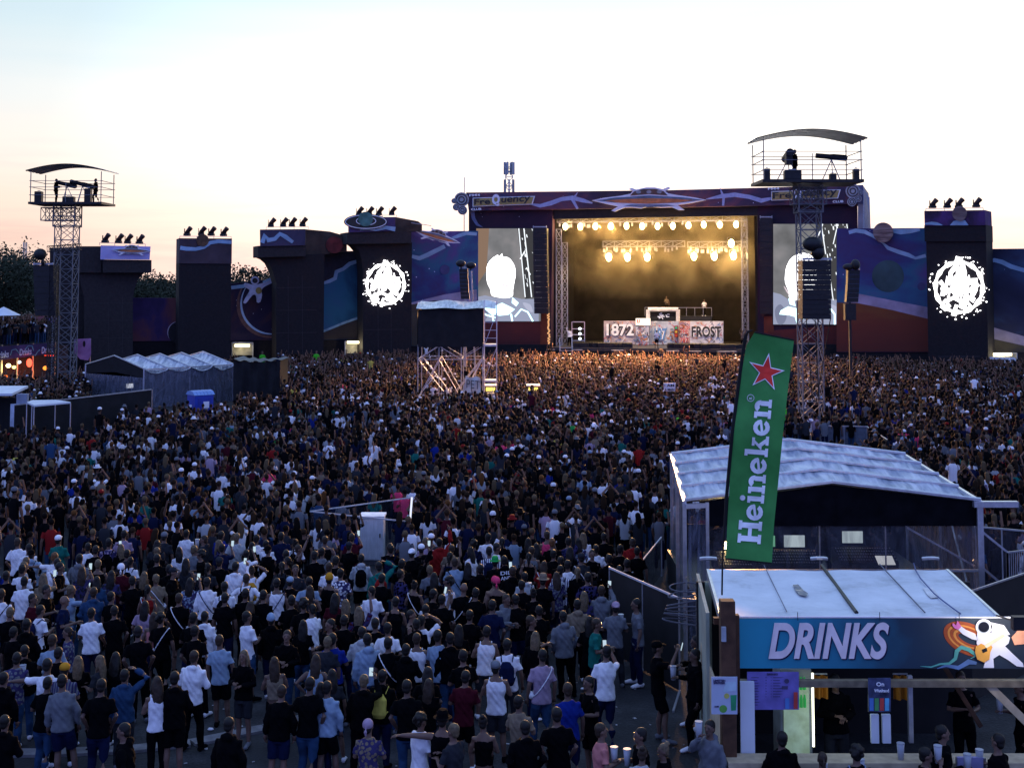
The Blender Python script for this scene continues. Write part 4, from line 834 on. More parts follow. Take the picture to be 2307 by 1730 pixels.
for k in range(14): 
    x, y = 1240 + g.random() * 100, 645 + g.random() * 50; strip([M(x, y), M(x + g.uniform(-10, 30), y + g.uniform(-16, 16)), M(x + g.uniform(10, 40), y + g.uniform(-10, 16))], 1.6, SP, -4.9 + .005 * k, .01, mb)
mb.build('emblem', whiteprint, t)
t = thing('traffic_light', SP.p(M(1430, 885), -3.7), 'small traffic light standing against the red graffiti wall on stage', 'traffic light'); slab(rect(M(1412, 770), M(1448, 885)), SP, -3.8, .3).build('housing', mat('dark_red_box', (.2, .02, .02), .5), t)
for k, (yy, cc) in enumerate(((790, (.1, .6, .3)), (830, (1, .55, .1)), (868, (.8, .1, .05)))): slab(disc(M(1430, yy), 3, 10), SP, -3.76, .02).build('lens', emis('signal%d' % k, cc, .6), t)
# monitors, boxes along the stage edge and flame-bright footlights
mon = None; g = random.Random(12)
for k, x in enumerate(list(range(450, 1000, 62)) + list(range(1390, 2080, 66))):
    q = SP.p(M(x, 985), 1.6 + g.uniform(-.5, .3)); 
    if mon is None:
        mon = thing('monitor_wedge', (0, 0, 0), None, None); mb = MB(); mb.prism([(-.45, -.3, 0), (-.45, .35, 0), (-.45, .35, .25), (-.45, .0, .5), (-.45, -.3, .42)], (.9, 0, 0)); mb.build('cabinet', darkpaint, mon); o = mon
    else: o = copytree(mon)
    o.location = (q.x, q.y, FL); o.rotation_euler.z = g.uniform(-.2, .2); tag(o, 'black wedge loudspeaker, %s from the left along the stage front edge' % (num + ['thirteenth', 'fourteenth', 'fifteenth', 'sixteenth', 'seventeenth', 'eighteenth', 'nineteenth', 'twentieth', 'twenty-first', 'twenty-second'])[k], 'loudspeaker', 'wedge loudspeakers along the stage edge')
fl = None
for k, (x, y) in enumerate([(565, 945), (520, 965), (680, 965), (890, 910), (1440, 975), (1600, 975), (1710, 975), (2015, 975), (1495, 970)]):
    q = SP.p(M(x, y), .6)
    if fl is None:
        fl = thing('footlight', (0, 0, 0), None, None); mb = MB(); mb.box((0, .1, .15), (.4, .2, .3)); mb.build('housing', darkpaint, fl); mb = MB(); mb.box((0, -.02, .17), (.34, .04, .24)); mb.build('lens', emis('footlight', (1, .6, .2), 3), fl); o = fl
    else: o = copytree(fl)
    o.location = (q.x, q.y, FL); tag(o, 'small amber footlight on the stage floor, %s from the left' % ['second', 'first', 'third', 'fourth', 'fifth', 'seventh', 'eighth', 'ninth', 'sixth'][k], 'footlight', 'amber footlights on the stage')
t = thing('drum_and_speaker_stack', (*SP.p(M(450, 975), -2).xy, FL), 'open rack with three white lamps near the left of the stage floor', 'lamp rack'); mb = MB()
a = SP.p(M(450, 900), -2); [mb.beam((a.x + dx, a.y, FL), (a.x + dx, a.y, FL + 2.4), .05) for dx in (-.6, .7)]; [mb.beam((a.x - .6, a.y, FL + z), (a.x + .7, a.y, FL + z), .05) for z in (.5, 1.1, 1.7, 2.4)]; mb.build('frame', alu, t)
for y in (800, 850, 900): slab(disc(M(470, y), 3.2, 10), SP, -1.9, .2).build('lamp', emis('white_lamp', (.85, .95, 1), 3), t)
for k, (x, w_, h_, d_) in enumerate(((845, 120, 60, 3.2), (1395, 120, 62, 3.2), (180, 80, 60, 3.4), (450, 90, 50, 3.2), (1620, 110, 60, 3.3), (1900, 120, 60, 3.3), (2000, 60, 40, 3.0))):
    q = SP.p(M(x, 1000), d_); t = thing('subwoofer_stack', (q.x, q.y, 0), 'low black loudspeaker block in front of the stage, %s from the left' % ['third', 'fourth', 'first', 'second', 'fifth', 'sixth', 'seventh'][k], 'loudspeaker', 'loudspeaker blocks in front of the stage')
    mb = MB(); ww = w_ * .22604 / 22.5
    for z in (0, 1): mb.box((q.x, q.y, .43 + z * .86), (ww, .9, .82))
    mb.build('cabinet', darkpaint, t); mb = MB(); mb.box((q.x, q.y, 1.74), (ww, .9, .04)); mb.build('lid', alu, t)
mb = MB(); t = thing('stage_steps', (*SP.p(M(330, 1050), 3).xy, 0), 'short metal steps leading up to the stage floor at its left', 'steps'); q = SP.p(M(330, 1000), 2.6)
for k in range(7): mb.box((q.x, q.y - 1.6 + k * .25, .27 * (k + 1)), (1.1, .25, .04))
for s_ in (-.6, .6): mb.beam((q.x + s_, q.y - 1.7, .9), (q.x + s_, q.y, 2.9), .03); mb.beam((q.x + s_, q.y - 1.7, 0), (q.x + s_, q.y - 1.7, .9), .03); mb.beam((q.x + s_, q.y, 0), (q.x + s_, q.y, 2.9), .03)
mb.build('treads', alu, t)
# mast with antennas behind the roof
q = atd(1147, 430, 175); t = thing('antenna_mast', (q.x, q.y, 0), 'telephone mast bristling with antennas above the stage roof', 'mast'); mb = MB(); top = atd(1147, 360, 175).z; mb.truss((q.x, q.y, 0), (q.x, q.y, top - 1), 1.0, 18, .06); mb.build('lattice', steel, t)
g = random.Random(4)
for z, rr in ((.2, .62), (2.6, .66), (5.0, .7), (7.2, .72)):
    for k in range(6):
        a = k * 1.047 + z; o = Vector((q.x + rr * math.cos(a), q.y + rr * math.sin(a), top - z - 1)); mb = MB(); mb.box(o, (.28, .2, 1.7), a); mb.beam(o, (q.x, q.y, o.z), .05); mb.build('antenna_panel', steel, t)
t = thing('thin_antenna', (*atd(1046, 430, 150).xy, 0), 'very thin antenna rod rising left of the stage roof', 'antenna'); a = atd(1046, 400, 150); mb = MB(); mb.beam((a.x, a.y, 0), (a.x, a.y, a.z), .07); mb.build('rod', steel, t)

# ------------------------------------------------------------------ follow-spot towers
def spot_tower(px, d, px_l, px_r, zf, ztop, lab, w_, zspan, canopy_d, extra):
    x = (px - CX) / F * d; t = thing('lattice_tower', (x, d, 0), lab, 'tower', 'follow spot towers')
    mb = MB(); mb.truss((x, d, 0), (x, d, zf - 1.6), w_, int(zf / 1.15), .045); mb.build('mast', tower_alu, t)
    xl, xr = (px_l - CX) / F * d, (px_r - CX) / F * d; dd = canopy_d
    mb = MB(); mb.box(((xl + xr) / 2, d, zf - .08), (xr - xl, dd, .16)); mb.build('platform', darkpaint, t)
    mb = MB(); mb.truss((xl + extra[0], d, zf - .8), (xr - extra[1], d, zf - .8), .9, max(4, int((xr - xl - extra[0] - extra[1]) / .7)), .05, (0, 0, 1)); mb.truss((x, d, zf - 1.7), (x, d, zf - .2), w_ * 1.15, 2, .05); mb.build('platform_truss', tower_alu, t)
    mb = MB(); cx_ = (xl + xr) / 2; 
    for sx_ in (xl + .1, xr - .1):
        for sy in (-1, 1): mb.beam((sx_, d + sy * dd * .45, zf), (sx_, d + sy * dd * .45, ztop - (.55 if 1 else 0)), .035)
    mb.beam((cx_, d - dd * .45, zf), (cx_, d - dd * .45, zf + 1.4), .03)
    mb.build('corner_posts', tower_alu, t)
    mb = MB()
    for z in (zf + .5, zf + 1.05, zf + 1.5):
        for sy in (-1, 1): mb.beam((xl, d + sy * dd * .45, z), (xr, d + sy * dd * .45, z), .025)
        for sx_ in (xl + .1, xr - .1): mb.beam((sx_, d - dd * .45, z), (sx_, d + dd * .45, z), .025)
    mb.build('railing', tower_alu, t)
    mb = MB(); o_ = .25
    def fn(u, v): 
        xx = xl - o_ + (xr - xl + 2 * o_) * u; return (xx, d - dd * .5 + dd * v, ztop - .62 + .62 * math.sin(math.pi * (.08 + .84 * u)) - .02 * math.sin(v * 30))
    mb.grid(fn, 18, 14); mb.grid(lambda u, v: tuple(np.array(fn(u, v)) - np.array((0, 0, .05))), 18, 14); mb.build('curved_canopy', mat('canopy_tarp', (.34, .34, .40), .35, 0, .3, 1.5, .5), t, True)
    return t, (xl, xr, x)
def followspot(p, yaw, pitch, lab, L_=1.5):
    t = thing('follow_spot', (p[0], p[1], p[2]), lab, 'spotlight', 'follow spots on the towers'); p = Vector(p); c = p + UP * 1.35
    d_ = Vector((math.cos(yaw) * math.cos(pitch), math.sin(yaw) * math.cos(pitch), math.sin(pitch)))
    mb = MB(); mb.tube([c - d_ * L_ * .5, c - d_ * L_ * .45, c - d_ * .1, c + d_ * .1, c + d_ * L_ * .5], [.12, .17, .17, .14, .14], 10); mb.build('barrel', darkpaint, t)
    mb = MB()
    for k in range(3): a = k * 2.09 + .4; mb.beam(c - UP * .15, p + Vector((math.cos(a) * .6, math.sin(a) * .6, 0)), .03)
    mb.build('tripod', steel, t)
t, (xl, xr, xm) = spot_tower(151, 92, 80, 243, 14.05, 16.75, 'narrow lattice tower at the left with canopied platform and two follow spots', 1.32, 0, 3.2, (.5, 2.2))
ZL = 14.05; YL = 92
followspot((xl + 2.1, YL + .2, ZL), R(168), R(-12) * -1, 'follow spot at the left of the left tower platform'); followspot((xr - 1.9, YL, ZL), R(170), R(14), 'follow spot beside the right-hand operator on the left tower', 1.9)
def gearbox(p, d_, lab, cat='case'):
    t = thing('equipment_case', p, lab, cat); mb = MB(); mb.box((p[0], p[1], p[2] + d_[2] / 2), d_); mb.build('case_body', darkpaint, t, bevel=.04); mb = MB(); mb.beam((p[0] - d_[0] * .2, p[1], p[2] + d_[2] + .06), (p[0] + d_[0] * .2, p[1], p[2] + d_[2] + .06), .03); mb.build('handle', steel, t)
gearbox((xl + .35, YL - .5, ZL), (.5, .5, .8), 'dark case at the left corner of the left tower platform'); gearbox((xr - 2.5, YL - 1, ZL), (.8, .5, .4), 'low black case between the two spots on the left tower'); gearbox((xl + 3.9, YL - .6, ZL), (.45, .5, 1.0), 'upright dark case under the middle of the left tower canopy')
TL = Plane((0, 91), (200, 91))
t = array('tall black loudspeaker column hanging behind the left lattice tower', TL, 2.0, A(208, 0)[0], A(332, 0)[0], A(0, 740)[1], A(0, 1055)[1], 9, 4, depth=.9)
mb = MB(); mb.ell(TL.p(A(250, 672), 2), (.45, .4, .4)); mb.beam(TL.p(A(265, 690), 2), TL.p(A(268, 742), 2), .12); mb.build('top_lamp', darkpaint, t, True)
q = TL.p(A(330, 1055), 1.8); mb = MB(); mb.truss((q.x, q.y, 0), (q.x, q.y, TL.p(A(330, 740), 1.8).z), .5, 18, .04); mb.build('support_truss', darkpaint, t)
mb = MB(); mb.truss(TL.p(A(300, 640), 1.8), TL.p(A(500, 625), 1.8), .4, 6, .03, (0, 0, 1)); mb.build('cross_arm', darkpaint, t)
t, (xl, xr, xm2) = spot_tower(1822, 70, 1706, 1930, 13.9, 16.6, 'larger lattice tower in front of the right screen, with canopied platform', 1.12, 0, 3.4, (1.9, 1.7))
ZR, YR = 13.9, 70
followspot((xr - 1.3, YR, ZR), R(176), R(5), 'long follow spot at the right of the right tower platform', 1.7)
t = thing('follow_spot', (xl + 1.75, YR, ZR), 'follow spot pointing at the stage beside the operator on the right tower', 'spotlight', 'follow spots on the towers'); mb = MB(); c_ = Vector((xl + 1.75, YR, ZR + 1.45)); mb.tube([c_ + Vector((-.02, -.6, .1)), c_ + Vector((0, .8, -.15))], .22, 10); mb.box((c_.x - .05, c_.y - .3, c_.z - .25), (.35, .5, .6)); mb.build('barrel', darkpaint, t); mb = MB(); [mb.beam(c_ - UP * .2, (c_.x + math.cos(a) * .75, c_.y + math.sin(a) * .6, ZR), .03) for a in (0.3, 2.5, 4.6)]; mb.build('tripod', steel, t)
gearbox((xl + .45, YR - .6, ZR), (.3, .4, .65), 'small black case at the left corner of the right tower platform'); gearbox((xl + 1.7, YR - 1.2, ZR), (.9, .5, .5), 'black bag beneath the left spot on the right tower'); gearbox((xr - 1.5, YR - 1, ZR), (.35, .4, .35), 'small case under the long spot on the right tower'); gearbox((xr - .25, YR - 1, ZR), (.3, .4, .6), 'black case at the right corner of the right tower platform')
TR = Plane((1700, 69), (2000, 69))
t = array('large black loudspeaker column hanging in front of the right lattice tower', TR, .9, D(1080, 0)[0], D(1275, 0)[0], D(0, 925)[1], D(0, 1325)[1], 12, 0, depth=1.1)
mb = MB(); mb.tube([TR.p(D(1140, 800), .9), TR.p(D(1190, 840), .9), TR.p(D(1170, 900), .9)], .3, 10); mb.ell(TR.p(D(1150, 815), .9), (.55, .4, .4)); mb.ell(TR.p(D(1185, 870), .9), (.35, .35, .4)); mb.build('top_lamp', darkpaint, t, True)
mb = MB(); [mb.beam(TR.p(D(x, 1320), .9), TR.p((x2, y2), .9), .03) for x, x2, y2 in ((1105, 1830, 900), (1165, 1845, 905), (1270, 1838, 910))]; mb.build('guy_cable', rubber, t)
PB = Plane((1900, 95), (2000, 95))
t = array('smaller black loudspeaker column to the right of the right screen', PB, 0, D(1390, 0)[0], D(1470, 0)[0], D(0, 990)[1], D(0, 1210)[1], 7, -4, depth=.6)
mb = MB(); a = PB.p(D(1400, 1210)); mb.box((a.x, a.y, a.z - .7), (.8, .5, 1.2)); mb.beam((a.x, a.y, 0), a, .12); mb.build('support_mast', darkpaint, t); mb = MB(); mb.ell(PB.p(D(1440, 955)), (.35, .3, .4)); mb.ell(PB.p(D(1390, 970)), (.4, .3, .25)); mb.build('top_lamp', darkpaint, t, True)
# fenced foot of the right tower
t = thing('tower_base_deck', ((1840 - CX) / F * 70, 70, 0), 'low pale deck at the foot of the right lattice tower', 'platform'); mb = MB(); mb.box(((1860 - CX) / F * 70, 70, .2), (4.6, 3.0, .4)); mb.build('deck_board', mat('grey_deck', (.18, .19, .22), .7), t)
t = thing('mesh_barrier', ((1900 - CX) / F * 70, 68, 0), 'grey mesh barrier around the foot of the right lattice tower', 'barrier')
a, b_ = atz(*Ft(960, 655), 1.3), atz(*Ft(1240, 660), 1.3); c_ = atz(*Ft(1370, 745), 1.25)
mb = MB(); [mb.prism([(p.x, p.y, .1), (q.x, q.y, .1), (q.x, q.y, p.z), (p.x, p.y, p.z)], (0, .03, 0)) for p, q in ((a, b_),)]; mb.build('mesh_panel', mat('grey_mesh', (.10, .12, .16), .7, 0, .3, 6), t)
mb = MB(); [mb.beam(p, q, .04) for p, q in ((a, b_), (b_, c_))]; [mb.beam((p.x, p.y, 0), p, .035) for p in (a, b_, a.lerp(b_, .5), c_)]; mb.build('rail', alu, t)
# ------------------------------------------------------------------ tents
tarp = bpy.data.materials.new('silver_tarpaulin'); tarp.use_nodes = True
def _tarp(m, c0, c1, rough):
    t = m.node_tree; b = t.nodes['Principled BSDF']; b.inputs['Roughness'].default_value = rough; b.inputs['Specular IOR Level'].default_value = .5
    tc = t.nodes.new('ShaderNodeTexCoord'); mp = t.nodes.new('ShaderNodeMapping'); mp.inputs['Scale'].default_value = (3.2, .6, 1); mp.inputs['Rotation'].default_value = (0, 0, R(8)); t.links.new(tc.outputs['Object'], mp.inputs[0])
    nz = t.nodes.new('ShaderNodeTexNoise'); nz.inputs['Scale'].default_value = 1.5; nz.inputs['Detail'].default_value = 4; t.links.new(mp.outputs[0], nz.inputs[0])
    r = ramp(t, [(.35, c0), (.6, c1)], nz.outputs['Fac']); t.links.new(r.outputs[0], b.inputs['Base Color'])  # dark stop paints the shade of the folds into the tarp's colour
    bp = t.nodes.new('ShaderNodeBump'); bp.inputs['Strength'].default_value = 1; bp.inputs['Distance'].default_value = .12; t.links.new(nz.outputs['Fac'], bp.inputs['Height']); t.links.new(bp.outputs[0], b.inputs['Normal'])
_tarp(tarp, (.22, .26, .33), (.62, .64, .66), .30)
def film(name, c, a, rough=.15, sc=4):
    m = bpy.data.materials.new(name); m.use_nodes = True; t = m.node_tree; t.nodes.clear(); o = t.nodes.new('ShaderNodeOutputMaterial')
    b = t.nodes.new('ShaderNodeBsdfPrincipled'); b.inputs['Base Color'].default_value = (*c, 1); b.inputs['Roughness'].default_value = rough; tr = t.nodes.new('ShaderNodeBsdfTransparent')
    g = t.nodes.new('ShaderNodeNewGeometry'); mp = t.nodes.new('ShaderNodeMapping'); mp.inputs['Scale'].default_value = (1, 1, .3); t.links.new(g.outputs['Position'], mp.inputs[0]); nz = t.nodes.new('ShaderNodeTexNoise'); nz.inputs['Scale'].default_value = sc; nz.inputs['Detail'].default_value = 6; nz.inputs['Distortion'].default_value = 1.5; t.links.new(mp.outputs[0], nz.inputs[0])
    mr = t.nodes.new('ShaderNodeMapRange'); mr.inputs[1].default_value = .35; mr.inputs[2].default_value = .7; mr.inputs[3].default_value = a * .45; mr.inputs[4].default_value = min(1, a * 1.6); t.links.new(nz.outputs['Fac'], mr.inputs[0])
    mx = t.nodes.new('ShaderNodeMixShader'); t.links.new(mr.outputs[0], mx.inputs[0]); t.links.new(tr.outputs[0], mx.inputs[1]); t.links.new(b.outputs[0], mx.inputs[2]); t.links.new(mx.outputs[0], o.inputs[0])
    bp = t.nodes.new('ShaderNodeBump'); bp.inputs['Distance'].default_value = .06; t.links.new(nz.outputs['Fac'], bp.inputs['Height']); t.links.new(bp.outputs[0], b.inputs['Normal'])
    return m
clear_film = film('clear_plastic_film', (.10, .11, .14), .20); milky_film = film('milky_plastic_film', (.15, .165, .22), .5, .3, 3)
def tent(label, fl, fr, bl, br, ze, zr, n, sag, over):
    """gable end fl-fr, ridge runs away to bl-br"""
    fl, fr, bl, br = [Vector((*q, 0)) for q in (fl, fr, bl, br)]; t = thing('gable_tent', (fl + fr + bl + br) / 4, label, 'tent'); W = (fr - fl).length
    def fn(u, v):
        vv = -over / W + v * (1 + 2 * over / W); a = fl.lerp(bl, u); b_ = fr.lerp(br, u); p = a.lerp(b_, vv)
        z = ze + (zr - ze) * (1 - abs(2 * vv - 1)); ph = (u * n) % 1.0 if u < 1 else 0
        z += -sag * math.sin(math.pi * ph) ** .8 * (1.0) + .018 * math.sin(vv * 23 + 5 * math.sin(u * 13)) + .014 * math.sin(vv * 71 + u * 31) + .03 * math.sin(vv * 47 + u * 9) * math.sin(math.pi * ph)
        return (p.x, p.y, z)
    mb = MB(); mb.grid(fn, 12 * n, 44); mb.build('roof', tarp, t, True)
    mb = MB()
    for k in range(n + 1):
        u = k / n; a = fl.lerp(bl, u); b_ = fr.lerp(br, u); m_ = (a + b_) / 2
        mb.beam(a + UP * (ze + .02), m_ + UP * (zr + .02), .05, n=6); mb.beam(b_ + UP * (ze + .02), m_ + UP * (zr + .02), .05, n=6)
    mb.beam(fl + UP * (ze - .04), bl + UP * (ze - .04), .06); mb.beam(fr + UP * (ze - .04), br + UP * (ze - .04), .06); mb.build('roof_frame', alu, t)
    MB().each('post', alu, t, [(q, q + UP * ze) for q in (fl, fr, bl, br, fr.lerp(br, .5), fl.lerp(bl, .5))], .06)
    MB().each('brace', alu, t, [(fr + UP * .2, fr.lerp(br, .5) + UP * ze)], .03)
    return t
# left tent
FLp, FRp, BRp = (-30.1, 91.5), (-24.7, 87.0), (-19.8, 92.0); BLp = (FLp[0] + BRp[0] - FRp[0], FLp[1] + BRp[1] - FRp[1])
t = tent('low tent with scalloped silver roof and hazy plastic walls at the left', FLp, FRp, BLp, BRp, 2.6, 3.35, 4, .28, .15)
def quadw(t, name, a, b_, z0, z1, m, off=(0, 0), th=.02, z1b=None):
    z1b = z1 if z1b is None else z1b; mb = MB(); d = (Vector((*b_, 0)) - Vector((*a, 0))).normalized(); n = Vector((d.y, -d.x, 0)) * th
    mb.prism([(a[0] + off[0], a[1] + off[1], z0), (b_[0] + off[0], b_[1] + off[1], z0), (b_[0] + off[0], b_[1] + off[1], z1b), (a[0] + off[0], a[1] + off[1], z1)], n); return mb.build(name, m, t)
mid = ((FLp[0] + FRp[0]) / 2, (FLp[1] + FRp[1]) / 2)
mb = MB(); mb.prism([(FLp[0], FLp[1], 2.0), (mid[0], mid[1], 2.25), (FRp[0], FRp[1], 2.0), (FRp[0], FRp[1], 2.55), (mid[0], mid[1], 3.3), (FLp[0], FLp[1], 2.55)], (.02, .02, 0)); mb.build('gable_cloth', blackcloth, t)
quadw(t, 'plastic_wall', FLp, FRp, 0, 2.02, milky_film, (.03, -.03)); quadw(t, 'plastic_wall', FRp, BRp, 0, 2.5, milky_film, (.03, -.03)); quadw(t, 'back_wall', BLp, BRp, 0, 2.5, blackcloth); quadw(t, 'back_wall', FLp, BLp, 0, 2.5, blackcloth)
t = thing('mixing_desk', (-26.2, 90.6, 0), 'mixing desk with small lit screens inside the left tent', 'mixing desk'); mb = MB(); mb.box((-26.2, 90.6, .75), (3, 1, .5), .7); mb.box((-26.2, 90.8, 1.2), (2.4, .2, .5), .7); mb.build('console', darkpaint, t); mb = MB(); mb.box((-26.5, 89.9, 1.25), (.5, .05, .3), .7); mb.build('display', emis('desk_screen', (.8, .85, 1), 1.0), t)
t = thing('black_box_tent', ((582 - CX) / F * 88, 89.4, 0), 'black cloth covered box joined to the right end of the left tent', 'tent')
x0, x1 = (530 - CX) / F * 88, (635 - CX) / F * 88
def bfn(u, v): return (x0 + (x1 - x0) * u, 88 - .1 * math.sin(u * 17) * math.sin(v * 5) - .05 * math.sin(u * 40), 3.1 * v - .12 * math.sin(math.pi * u) * (v > .98))
mb = MB(); mb.grid(bfn, 40, 12); mb.grid(lambda u, v: (x0 if v < 2 else 0, 88 + 3 * u, 3.1 * v), 2, 2); mb.grid(lambda u, v: (x1, 88 + 3 * u, 3.1 * v), 2, 2); mb.build('black_cloth', blackcloth, t, True)
mb = MB(); mb.grid(lambda u, v: (x0 - .1 + (x1 - x0 + .2) * u, 87.9 + 3.2 * v, 3.2 - .15 * math.sin(math.pi * u) + .06 * math.sin(u * 30)), 24, 4); mb.build('top_sheet', mat('dark_tarp', (.05, .06, .09), .35, 0, .3, 2, .5), t, True)
# portable toilet
p = atz(457, 965, 0); p = Vector(((457 - CX) / F * 74, 74, 0)); t = thing('portable_toilet', p, 'blue portable toilet with pale ridged roof in front of the left tent', 'toilet', None)
mb = MB(); mb.box((p.x, p.y, 1.02), (1.12, 1.12, 2.04), R(38)); mb.build('cabin', mat('blue_plastic', (.02, .05, .36), .45, 0, .15, 2, .5), t, bevel=.04)
mb = MB()
for k in range(6): 
    a = R(38); cs, sn = math.cos(a), math.sin(a); mb.prism([(p.x + (-.62 + .21 * k) * cs - q * sn, p.y + (-.62 + .21 * k) * sn + q * cs, z) for q, z in ((-.6, 2.05), (-.35, 2.24), (0, 2.3), (.35, 2.24), (.6, 2.05))], (cs * .19, sn * .19, 0))
mb.build('roof', mat('pale_blue_plastic', (.16, .28, .55), .5, 0, .1, 2), t)
mb = MB(); a = R(38); mb.box((p.x + .57 * math.sin(a), p.y - .57 * math.cos(a), .98), (.78, .03, 1.8), a); mb.build('door', mat('door_plastic', (.02, .04, .28), .5), t)
for k, (dx, w_) in enumerate(((.1, .34), (None, .28))):
    mb = MB()
    if dx is not None: mb.box((p.x + .59 * math.sin(a) + dx * math.cos(a), p.y - .59 * math.cos(a) + dx * math.sin(a), 1.5), (w_, .02, .36), a)
    else: mb.box((p.x - .575 * math.cos(a), p.y - .575 * math.sin(a), 1.35), (.02, w_, .3), a)
    mb.build('notice', whiteprint, t)
mb = MB()
# cube-shaped black container with pale roof, far left
for (lab, x0, x1, d, z, dep) in (('long low black cloth screen wall in front of the left tent', 42, 268, 66, 2.2, 5),):
    a, b_ = (x0 - CX) / F * d, (x1 - CX) / F * d; t = thing('black_screen_wall', ((a + b_) / 2, d, 0), lab, 'screen')
    mb = MB(); mb.grid(lambda u, v: (a + (b_ - a) * u, d - .06 * math.sin(u * 30) * math.sin(v * 3) + 6.5 * u, (z + .25 * u) * v), 60, 6); mb.build('cloth', blackcloth, t, True); mb = MB(); mb.beam((a, d, z), (b_, d + 6.5, z + .25), .04); [mb.beam((a + (b_ - a) * k / 5, d + 6.5 * k / 5 + .1, 0), (a + (b_ - a) * k / 5, d + 6.5 * k / 5 + .1, z + .25 * k / 5), .04) for k in range(6)]; mb.build('frame', steel, t)
t = thing('folding_canopy', ((110 - CX) / F * 70, 70, 0), 'flat pale canopy behind the black screen wall at far left', 'canopy'); pts = [atz(*P(335, 1268), 2.35), atz(*P(425, 1308), 2.35), atz(*P(880, 1266), 2.35), atz(*P(690, 1238), 2.35), atz(*P(400, 1243), 2.35)]
mb = MB(); mb.prism(pts, (0, 0, .08)); mb.build('canopy_sheet', white_plast, t); mb = MB(); [mb.beam((q.x, q.y, 0), q, .03) for q in pts]; mb.build('legs', alu, t)
t = thing('market_stall', ((10 - CX) / F * 62, 62, 0), 'white roofed stall cut off by the left edge with a notice on its post', 'stall'); a = atz(*P(150, 1170), 2.6)
mb = MB(); mb.prism([(a.x - 5, a.y - .2, 2.6), (a.x, a.y, 2.6), (a.x - .3, a.y + 3, 2.75), (a.x - 5, a.y + 3, 2.75)], (0, 0, .12)); mb.build('roof', white_plast, t)
mb = MB(); mb.box((a.x + .55, a.y, 1.35), (.55, .25, 2.7)); mb.build('post', mat('post_paint', (.22, .25, .32), .5), t); mb = MB(); mb.box((a.x + .45, a.y - .16, 1.55), (.9, .04, 1.3)); mb.build('notice', mat('notice_paper', (.45, .5, .6), .6), t); mb = MB(); mb.box((a.x + .45, a.y - .19, 1.45), (.3, .02, .4)); mb.build('notice_picture', mat('notice_green', (.1, .25, .2), .6), t); mb = MB(); mb.box((a.x - 2.6, a.y + 1.2, 1.2), (5, .1, 2.4)); mb.build('back_wall', blackcloth, t)
# drinks bar with banner and crowd terrace on top
BP = Plane((0, 96), (128, 100)); c = BP.p((60, 800)); t = thing('terrace_bar', (c.x, c.y, 0), 'long bar under a terrace at far left with a banner reading Drinks', 'bar'); bxr = BP.p((128, 780)); bxl = BP.p((-30, 780)); zt = 3.75
mb = MB(); mb.prism([(bxl.x, bxl.y, zt - .25), (bxr.x, bxr.y, zt - .25), (bxr.x - 6, bxr.y + 16, zt - .25), (bxl.x - 14, bxl.y + 16, zt - .25)], (0, 0, .2)); mb.build('terrace_deck', darkpaint, t)
slab([P(-120, 565), P(680, 508), P(688, 640), P(-120, 742)], BP, .3, .06).build('banner', mural('bar_banner_cloth', [(.35, (.02, .016, .05)), (.55, (.05, .03, .09)), (.75, (.12, .06, .16))], .35, 17), t)
def ptext(st, pl, q, hpx, wpx, m, t, off, dy=0.0, nm='lettering', sh=0, bo=.02):
    o = pl.p(q, off); s_ = F / o.y; T_ = (pl.T() + UP * dy).normalized(); return text(st, nm, m, t, o, T_, UP, hpx / s_, wpx / s_ , sh, bo, .02)
wl = mat('pale_letter_print', (.42, .42, .55), .7)
for st, q, h_, w_ in (('Drinks', P(-55, 708), 15, 33), ('Drinks', P(245, 672), 15, 30), ('Drinks', P(520, 645), 14.5, 29)): ptext(st, BP, q, h_, w_, wl, t, .36, .05)
mb = MB(); strip([P(130, 665), P(150, 600), P(200, 590), P(225, 620), P(245, 650)], 1.6, BP, .34, .01, mb); strip([P(310, 600), P(350, 550), P(400, 550), P(420, 610)], 2, BP, .35, .01, mb); strip([P(400, 655), P(440, 670), P(470, 620), P(500, 595)], 2, BP, .34, .01, mb); mb.build('wave_print', mat('teal_wave_print', (.10, .22, .28), .7), t)
mb = MB(); [mb.beam((BP.p((x, 780)).x, BP.p((x, 780)).y, 0), (BP.p((x, 780)).x, BP.p((x, 780)).y, zt), .06) for x in (5, 40, 75, 125)]; mb.build('posts', pale_wood, t)
mb = MB(); mb.prism([(bxl.x, bxl.y + 2.5, 0), (bxr.x, bxr.y + 2.5, 0), (bxr.x, bxr.y + 2.5, zt - .3), (bxl.x, bxl.y + 2.5, zt - .3)], (0, .1, 0)); mb.build('back_wall', mat('bar_back_wall', (.03, .02, .02), .8), t)
mb = MB(); a, b_ = BP.p((-30, 830)), BP.p((125, 818)); mb.prism([(a.x, a.y, 1.0), (b_.x, b_.y, 1.0), (b_.x, b_.y + .5, 1.0), (a.x, a.y + .5, 1.0)], (0, 0, .06)); mb.build('counter', pale_wood, t)
